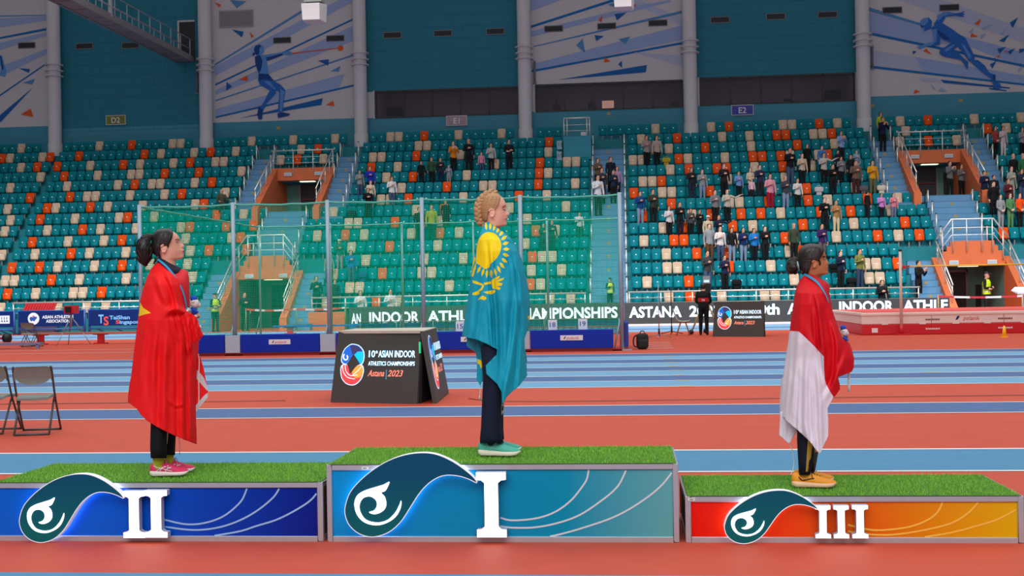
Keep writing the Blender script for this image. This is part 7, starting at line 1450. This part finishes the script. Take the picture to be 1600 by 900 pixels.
for sg, nm in ((-1, 0), (1, 1)):
    b = MB(); PL = smooth_curve([(430, 78), (370, 72), (300, 98), (232, 150), (165, 225), (140, 300), (130, 375), (138, 450), (142, 520), (176, 588), (222, 622)], 8)
    acc = 0; last = np.array(PL[0]); k = 0
    for i, q in enumerate(PL):
        acc += np.linalg.norm(np.array(q) - last); last = np.array(q)
        if acc > 35 or i == 0:
            acc = 0; k += 1; t_ = np.array(PL[min(i + 1, len(PL) - 1)]) - np.array(PL[max(i - 1, 0)]); t_ = t_ / np.linalg.norm(t_); n_ = np.array([-t_[1], t_[0]]); off = 15 if k % 2 else -15; lt = np.interp(q[1], [70, 160, 400, 620], [.022, .032, .034, .02])
            p = np.array(q) + n_ * off; s_ = np.interp(i / len(PL), [0, .12, .5, .9, 1], [.75, 1, 1.1, .95, .7]); d3 = fb_.f * t_[0] + np.array([0, 0, -1.0]) * t_[1]; n3 = fb_.f * n_[0] + np.array([0, 0, -1.0]) * n_[1]; R0 = np.stack([d3 * .8 - n3 * math.copysign(.6, off), n3 * .8 + d3 * math.copysign(.6, off), fb_.d], 1)
            b.ball(PHb(p[0], p[1], sg * lt), (.028 * s_, .0195 * s_, .021 * s_), 12, 8, R=R0)
    b.tube([PHb(x, y, sg * .022) for x, y in PL], .010, 8)
    if sg < 0: b.tube([PHb(222, 618, -.02), PHb(232, 660, -.03), PHb(240, 700, -.04), PHb(232, 738, -.04)], [.010, .013, .014, .004], 8)
    b.build('braid', HAIRB, Bq)
eye(Bq, PHb, HROWS['b'], 602, 362, ub, .35)
b = MB(); line_on(b, PHb, HROWS['b'], [(560, 332), (585, 308), (608, 298), (622, 302)], .0026); b.build('eyebrow', mat('brow_brown', (104, 68, 46), .6), Bq); b = MB(); line_on(b, PHb, HROWS['b'], [(576, 352), (592, 366), (608, 372), (618, 372)], .0020, out=.002); b.build('eyelash', mat('lash_brown', (70, 44, 36), .6), Bq)
b = MB(); lt = head_side(HROWS['b'], 408, 500) + .010
for sg in (-1, 1): b.tube([PHb(408, 505, sg * lt), PHb(410, 518, sg * lt), PHb(409, 536, sg * lt)], [.002, .003, .0015], 6)
b.build('earring', mat('earring_silver', (220, 220, 224), .2, metal=.9), Bq)
NT = mat('trousers_navy', (14, 24, 46), .8, spec=.25)
b = MB(); leg_tube(fb_, b, [(540, 752, 792), (590, 755, 785), (640, 753.5, 783), (670, 752, 783.5), (684, 751, 785), (692, 750.3, 786.2)], Lfb[0], .076); leg_tube(fb_, b, [(540, 757, 796), (590, 759, 788), (640, 758, 786), (670, 757.5, 786), (686.5, 757, 787.5)], Lfb[1], .074); o = b.build('trousers', NT, Bq); finish_cloth(o)
b = MB(); slant(fb_, b, [(757, 348, 781, 358, .068), (755, 353, 789, 366, .10), (751, 364, 798, 378, .145), (748, 380, 804, 392, .175), (747, 412, 806, 414, .17), (750, 465, 803, 465, .16), (748, 520, 803, 520, .16), (750, 552, 801, 552, .17)]); o = b.build('jacket', mat('jacket_teal', (16, 120, 150), .7), Bq); finish_cloth(o)
GRN = [mat('shoe_green', (70, 176, 156), .6, noise=.08, nscale=60), mat('sole_white', (228, 218, 198), .6), mat('lace_green', (104, 200, 176), .7), mat('stripe_mint', (130, 210, 190), .5), mat('sock_navy', (20, 26, 44), .8)]
shoe(Bq, onZ(747.6, 710.5, .505), onZ(814, 711.5, .505), GRN, [([(.3, .15), (.42, .55), (.55, .75)], .002), ([(.12, .6), (.28, .4), (.5, .3)], .002)], -1, su=.26, sr=.024); shoe(Bq, onZ(762, 705.5, .505), onZ(815.5, 704, .505), GRN, [], 1, su=.26, sr=.024)
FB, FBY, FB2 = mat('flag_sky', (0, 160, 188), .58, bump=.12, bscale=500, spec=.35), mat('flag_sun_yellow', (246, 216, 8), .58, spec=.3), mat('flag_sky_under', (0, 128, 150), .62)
Z3k, Z4k = Z(660, 290, 4.092), Z(660, 500, 4.092)
FTB = [(344, 755, 768, .05), (352, 749, 775, .085), (362, 745, 790, .15), (375, 742, 802, .205), (392, 739, 812, .23), (420, 734, 822, .235), (470, 728, 830, .235), (510, 722, 830, .22), (560, 722, 828, .23), (640, 722, 828, .225)]
OB = [(757.8, 347.5), (762, 346.5), (767, 349), (774.9, 354), (784.6, 361), (796.9, 370.6), (806.6, 385), (814, 402), (820, 422), (825, 446), (828, 471), (828.6, 495), (826.5, 510), (819.5, 529), (820, 544), (821.5, 558.7), (823, 573), (823.7, 586.8), (811.5, 602.6), (800, 612), (792, 620), (784.6, 632), (783.4, 612.4), (777, 600), (766, 590), (760, 584), (759, 571), (768, 562), (776, 554), (777.3, 546.4), (760, 537), (744, 530.5), (728.4, 527), (722, 524.4), (724, 510), (727, 490), (731, 466), (734.5, 441.5), (736, 427), (739.4, 407), (743.6, 392.6), (746, 378), (749, 366), (752.9, 357)]
FOB = [([(764, 366), (767, 390), (769, 415), (771, 450), (775, 490), (777, 545)], 3.2, .034), ([(757, 415), (753, 450), (748, 500), (744, 530)], 4, .014), ([(806, 425), (808, 460), (806, 505), (799, 560), (788, 620)], 5, .022), ([(796, 378), (808, 410), (815, 450), (818, 500)], 3, .014), ([(800, 395), (811, 440), (813, 490)], 2.2, .011), ([(788, 372), (800, 410), (804, 450)], 2.4, .010), ([(741, 430), (736, 480), (732, 520)], 3.5, .012), ([(786, 440), (789, 500), (790, 560), (786, 610)], 5, .014), ([(764, 470), (766, 510), (769, 540)], 3, .012), ([(812, 505), (814, 545), (811, 590)], 4, .016), ([(752, 352), (760, 356), (772, 362)], 3, .010)]
reg = []
SUN = [(400, 302), (440, 298), (475, 315), (500, 355), (504, 395), (490, 440), (462, 478), (436, 500), (424, 526), (396, 531), (362, 505), (342, 492), (346, 430), (352, 370), (372, 325)]
reg.append((1, Z3k([tuple(q) for q in smooth_curve(SUN, 4, True)])))
for a in np.arange(-100, 125, 14.0):
    t_ = math.radians(a); q = lambda rx, ry, da: (425 + rx * math.cos(t_ + da), 410 + ry * math.sin(t_ + da)); reg.append((1, Z3k([q(90, 127, 0), q(102, 142, .075), q(114, 158, .085), q(134, 184, .01), q(114, 158, -.06), q(102, 142, -.06)])))
for P in ([(330, 442), (340, 470), (322, 520), (309, 575), (303, 560), (312, 500)], [(344, 490), (340, 530), (325, 582), (313, 580), (326, 530)], [(320, 605), (345, 612), (388, 630), (386, 641), (345, 630), (322, 622)], [(386, 634), (394, 642), (380, 667), (347, 692), (318, 701), (321, 688), (350, 675), (374, 655)], [(392, 622), (442, 612), (445, 626), (396, 636)],
          [(440, 605), (470, 585), (496, 577), (490, 591), (466, 605), (523, 588), (515, 603), (480, 618), (513, 625), (505, 640), (476, 641), (500, 655), (492, 667), (465, 661), (447, 656), (442, 630)], [(388, 680), (430, 672), (465, 667), (468, 679), (445, 695), (415, 692)], [(318, 687), (345, 680), (368, 685), (360, 697), (335, 701)], [(353, 731), (370, 712), (386, 703), (405, 712), (411, 722), (395, 733), (375, 726)], [(672, 838), (690, 826), (694, 850), (682, 862)],
          [(352, 300), (362, 318), (350, 335)], [(345, 340), (350, 360), (338, 380)], [(340, 390), (346, 410), (336, 430)]): reg.append((1, Z3k(P)))
b = MB(); sheet(fb_, b, OB, reg, FTB, FOB, step=1.6)
sheet(fb_, b, [(x, y if y < 540 else 540 + (y - 540) * .55) for x, y in OB if not (755 < x < 780 and y > 545)], [], FTB, FOB[2:4], side=1, kd=.85, step=3.2)
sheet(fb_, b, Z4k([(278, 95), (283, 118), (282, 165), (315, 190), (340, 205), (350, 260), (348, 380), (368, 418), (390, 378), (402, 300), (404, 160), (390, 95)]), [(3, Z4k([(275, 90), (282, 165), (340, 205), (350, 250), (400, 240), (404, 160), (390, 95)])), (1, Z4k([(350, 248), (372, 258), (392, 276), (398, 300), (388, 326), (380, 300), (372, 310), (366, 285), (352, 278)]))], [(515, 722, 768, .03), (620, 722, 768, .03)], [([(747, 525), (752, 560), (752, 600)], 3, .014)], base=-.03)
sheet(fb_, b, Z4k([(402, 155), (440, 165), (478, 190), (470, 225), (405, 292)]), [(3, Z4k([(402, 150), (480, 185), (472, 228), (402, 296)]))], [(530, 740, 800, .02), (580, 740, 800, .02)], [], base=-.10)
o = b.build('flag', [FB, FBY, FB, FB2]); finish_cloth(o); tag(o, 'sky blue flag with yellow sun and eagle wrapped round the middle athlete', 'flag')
b = MB(); b.tube([fb_.P(751, 602, -.03), fb_.P(750, 615, -.03), fb_.P(751.5, 626, -.03)], .003, 6); b.tube([fb_.P(750, 618, -.03), fb_.P(749, 624, -.03)], .0045, 6)
for q in (((784.6, 630), (783, 640), (785.5, 646)), ((784.6, 632), (788.5, 637), (783, 649)), ((785, 633), (781, 640), (782, 647))): b.tube(smooth_curve([fb_.P(x, y, -.06) for x, y in q], 4), .0035, 6)
b.build('cord', CORDW, o)

# ---------------------------------------------------------------- right: red and white flag
fc = Fig(1271, 757, .298)
Lfc = (foot_lat(fc, onZ(1237, 759.5, .300), onZ(1307, 760.5, .300)), foot_lat(fc, onZ(1240, 754, .300), onZ(1303, 752.5, .300)))
Cq, PHc, uc = athlete('person', 'person with short dark ponytail in orange shoes standing on the right podium', fc, 1225, 375, HROWS['c'], SKC, [(437, 1262, 1281, .06), (453, 1256, 1289, .11), (468, 1250, 1295, .15), (490, 1250, 1297, .15), (535, 1247, 1298, .14), (575, 1245, 1298, .15), (620, 1247, 1296, .155)],
                    (735, ((1262, 1258, 742), (1268, 1266, 738)), Lfc), (532, 424, 42, 56), 322, (1316, 522), sock=mat('sock_grey', (60, 60, 64), .8), lips=(mat('lips_brown', (150, 84, 66), .5), 748, 474, 520))
SPC = [(70, 560, 440), (84, 610, 390), (105, 645, 345), (140, 680, 305), (180, 695, 275), (220, 690, 258), (260, 668, 250), (300, 640, 246), (340, 615, 246), (375, 490, 248), (410, 475, 252), (460, 468, 262), (510, 455, 275), (550, 440, 295), (590, 420, 330)]
hair_shell(Cq, PHc, uc, HROWS['c'], HAIRD, SPC, 26)
combed(Cq, PHc, HROWS['c'], HAIRD, SPC, 26, (258, 360))
b = MB(); strands(b, [PHc(x, y, 0) for x, y in ((250, 355), (205, 370), (172, 420), (160, 480), (170, 535), (192, 572))], [.016, .028, .044, .048, .040, .014], 56, G5, r=.0032); b.tube([PHc(300, 545, -.04), PHc(325, 590, -.045), PHc(340, 612, -.045)], [.012, .007, .002], 8); b.build('ponytail', HAIRD, Cq)
b = MB(); b.tube([PHc(226, 330, -.004), PHc(248, 360, -.004)], .016, 14); b.build('hair_tie', mat('hair_tie_green', (120, 200, 90), .6), Cq); b = MB(); b.tube([PHc(236, 380, -.03), PHc(246, 440, -.045), PHc(262, 510, -.04)], [.005, .007, .005], 8); b.build('ribbon_end', mat('hair_ribbon', (140, 170, 176), .6), Cq)
for sg in (-1, 1): b = MB(); line_on(b, PHc, HROWS['c'], [(585, 325), (612, 365), (626, 405), (622, 455)], .0085, (sg,), out=-.003); b.build('sideburn', HAIRD, Cq)
b = MB(); b.tube([PHc(425, 228, -.083), PHc(470, 300, -.089), PHc(490, 350, -.088)], .003, 8); b.build('hair_pin', mat('pin_grey', (70, 66, 70), .3, metal=.6), Cq)
eye(Cq, PHc, HROWS['c'], 700, 330, uc, .4)
b = MB(); line_on(b, PHc, HROWS['c'], [(672, 300), (700, 286), (728, 290)], .0026); b.build('eyebrow', LASH, Cq); b = MB(); line_on(b, PHc, HROWS['c'], [(690, 326), (712, 322), (728, 328)], .002, out=.0025); b.build('eyelash', LASH, Cq)
JR2 = mat('jacket_crimson', (196, 6, 30), .65)
b = MB(); slant(fc, b, [(1261, 425, 1290, 440, .064), (1258, 431, 1296.5, 446, .088), (1254, 440, 1295, 456, .135), (1250, 454, 1297, 466, .17), (1248, 474, 1300, 482, .175), (1247, 540, 1300, 540, .16), (1246, 600, 1298, 600, .16)]); o = b.build('jacket', JR2, Cq); finish_cloth(o)
SIDE = [([1, 0], 0)]
b = MB(); leg_tube(fc, b, [(625, 1246, 1284), (660, 1246, 1277), (690, 1246.2, 1273.5), (720, 1247.5, 1270), (742, 1248.8, 1265)], Lfc[0], .075); leg_tube(fc, b, [(625, 1250, 1288), (660, 1250, 1281), (690, 1249, 1277), (715, 1247.5, 1272.5), (738, 1250, 1272)], Lfc[1], .07); o = b.build('trousers', mat('trousers_ink', (18, 22, 36), .8, spec=.2), Cq); finish_cloth(o)
GOLD = mat('stripe_gold', (170, 136, 48), .6); b = MB()
st_ = [(640, 1266, 1277), (665, 1263, 1274), (690, 1262, 1271.5), (715, 1260.5, 1268.5), (737, 1259, 1264.8)]
def lat_leg(y, x): x0 = np.interp(y, [625, 660, 690, 720, 742], [1246, 1246, 1246.2, 1247.5, 1248.8]); x1 = np.interp(y, [625, 660, 690, 720, 742], [1284, 1277, 1273.5, 1270, 1265]); c, h = (x0 + x1) / 2, (x1 - x0) / 2; return Lfc[0] - .075 * math.sqrt(max(1 - min(abs((x - c) / h), .99) ** 2, 0)) * 1.05 - .004
b.loft([[fc.P(x0 + (x1 - x0) * q, y, lat_leg(y, x0 + (x1 - x0) * q)) for q in (0, .25, .5, .75, 1)] for y, x0, x1 in st_], closed=False, cap=False); b.build('trouser_stripe', GOLD, o)
ORS = [mat('shoe_orange', (238, 150, 16), .55, noise=.06, nscale=60), mat('sole_peach', (236, 190, 150), .55), mat('lace_black', (30, 28, 30), .7), mat('mark_black', (34, 30, 26), .5), mat('sock_grey', (60, 60, 64), .8)]
SWO = [([(.16, .62), (.2, .38), (.27, .28), (.38, .42), (.5, .62)], .003), ([(.18, .5), (.23, .32), (.30, .34)], .0035)]
shoe(Cq, onZ(1237, 759.5, .300), onZ(1307, 760.5, .300), ORS, SWO, -1, su=.29, sr=.027); shoe(Cq, onZ(1240, 754, .300), onZ(1303, 752.5, .300), ORS, SWO, 1, su=.29, sr=.027)
CR_, CW = mat('flag_crimson', (212, 2, 24), .6, bump=.12, bscale=500, spec=.3), mat('flag_white', (226, 218, 230), .65, bump=.10, bscale=500)
Z5c, Z6c = Z(1160, 370, 4.092), Z(1160, 560, 4.092)
FTC = [(425, 1253, 1262, .04), (435, 1249, 1280, .08), (446, 1244, 1292, .145), (458, 1240, 1297, .21), (475, 1237, 1302, .23), (500, 1233, 1309, .23), (535, 1229, 1326, .235), (560, 1226, 1337, .22), (600, 1220, 1337, .215), (720, 1216, 1330, .205)]
OC = [(1256.5, 429.5), (1262, 432), (1269, 437), (1277, 443), (1284, 451), (1290, 459), (1295, 471), (1300.5, 485), (1306.6, 502), (1311.5, 516.6), (1316.4, 529), (1327.4, 536), (1331, 546), (1334.7, 560), (1334, 574.7), (1331, 580.8), (1309.6, 589.3), (1312.7, 607.7), (1305.4, 618.7), (1302.5, 620), (1293.2, 638), (1294.4, 662.6), (1294, 682), (1284.6, 701.7), (1281, 710.3), (1265, 689.5), (1246.8, 672.4), (1227, 656.5), (1226, 653), (1218, 650.4), (1218.7, 623.5), (1221, 592), (1223, 590), (1227.2, 560.6), (1230.9, 538.6), (1233.3, 521.5), (1236.2, 497), (1239.4, 475), (1241.9, 458), (1245.5, 446), (1250.4, 437)]
WREG = [(1228, 516.5), (1233, 517), (1248, 518), (1255, 524), (1272.4, 541), (1287, 557), (1287.5, 575), (1288.5, 592), (1290.7, 600), (1297, 612), (1300.5, 617), (1303.5, 623), (1300, 720), (1210, 720), (1210, 516)]
FOC = [([(1252, 455), (1249, 500), (1245, 560), (1240, 620), (1232, 655)], 4.5, .018), ([(1270, 440), (1279, 480), (1284, 530), (1287, 560), (1290, 610)], 4, .026), ([(1292, 470), (1303, 510), (1309, 545), (1306, 590)], 4.5, .022), ([(1262, 538), (1259, 600), (1258, 660), (1264, 685)], 5, .018), ([(1278, 555), (1280, 620), (1283, 690)], 4.5, .016), ([(1240, 525), (1234, 590), (1228, 645)], 3.5, .014), ([(1322, 540), (1318, 565), (1308, 588)], 5, .018), ([(1272, 470), (1273, 510), (1276, 540)], 4, .010), ([(1252, 545), (1250, 600), (1248, 668)], 3, .012), ([(1270, 560), (1270, 620), (1273, 690)], 3.2, .012)]
b = MB(); sheet(fc, b, OC, [(1, WREG)], FTC, FOC); sheet(fc, b, [(x, y if y < 600 else y - 5) for x, y in OC], [(1, WREG)], FTC, FOC[3:6], side=1, kd=.85, step=3.2)
sheet(fc, b, Z6c([(240, 340), (240, 400), (235, 490), (288, 538), (300, 545), (352, 460), (380, 380), (330, 340)]), [(1, Z6c([(200, 300), (200, 600), (420, 600), (420, 300)]))], [(640, 1214, 1250, .03), (700, 1214, 1250, .03)], [([(1228, 650), (1226, 680)], 3, .012)], base=-.04)
o = b.build('flag', [CR_, CW]); finish_cloth(o); tag(o, 'red and white flag draped round the shoulders of the right athlete', 'flag')
b = MB(); b.tube(smooth_curve([fc.P(1233, 692, -.04), fc.P(1238.5, 706, -.04), fc.P(1241, 722, -.04), fc.P(1239, 734, -.05), fc.P(1235.5, 742, -.06)], 5), .003, 6); b.build('cord', CORDW, o)
b = MB(); P0 = [fc.P(1326.5, y, -.05) for y in (578, 590, 603, 612)]; b.loft([[p + fc.f * w_, p - fc.f * w_, p - fc.f * w_ + fc.d * .003, p + fc.f * w_ + fc.d * .003] for p, w_ in zip(P0, (.006, .007, .008, .008))]); b.build('hem_strap', CORDW, o, fix=True)
t = thing('medal_ribbon', 'blue medal ribbon round the neck of the right athlete', 'ribbon', fc.P(1270, 440, 0))
b = MB(); neck_ribbon(b, fc, [(1256.5, 428.5, -.055), (1262, 431, -.085), (1268, 434.5, -.11), (1274, 438.5, -.13), (1280, 444.5, -.15), (1286, 453, -.17), (1291, 462, -.18), (1295, 472, -.178)], (3.6, 3.6, 3.4, 3.2, 2.8, 2.0, 1.6, 1.4)); b.loft([[fc.P(x, y, l_), fc.P(x + 1, y + 5, l_ + .012)] for x, y, l_ in ((1258, 425.5, -.055), (1257, 425, 0), (1259, 427, .055), (1272, 433, .085), (1284, 441, .08))], closed=False, cap=False); b.build('ribbon', RIBBON, t, fix=True)
toy('small white and blue plush toy held by the right athlete', fc, (1319.5, 519.5), 5.8, (1317.5, 512), (1319, 530), 4.6, ((1320, 537), (1323, 538)), (1323.5, 521), -.06)
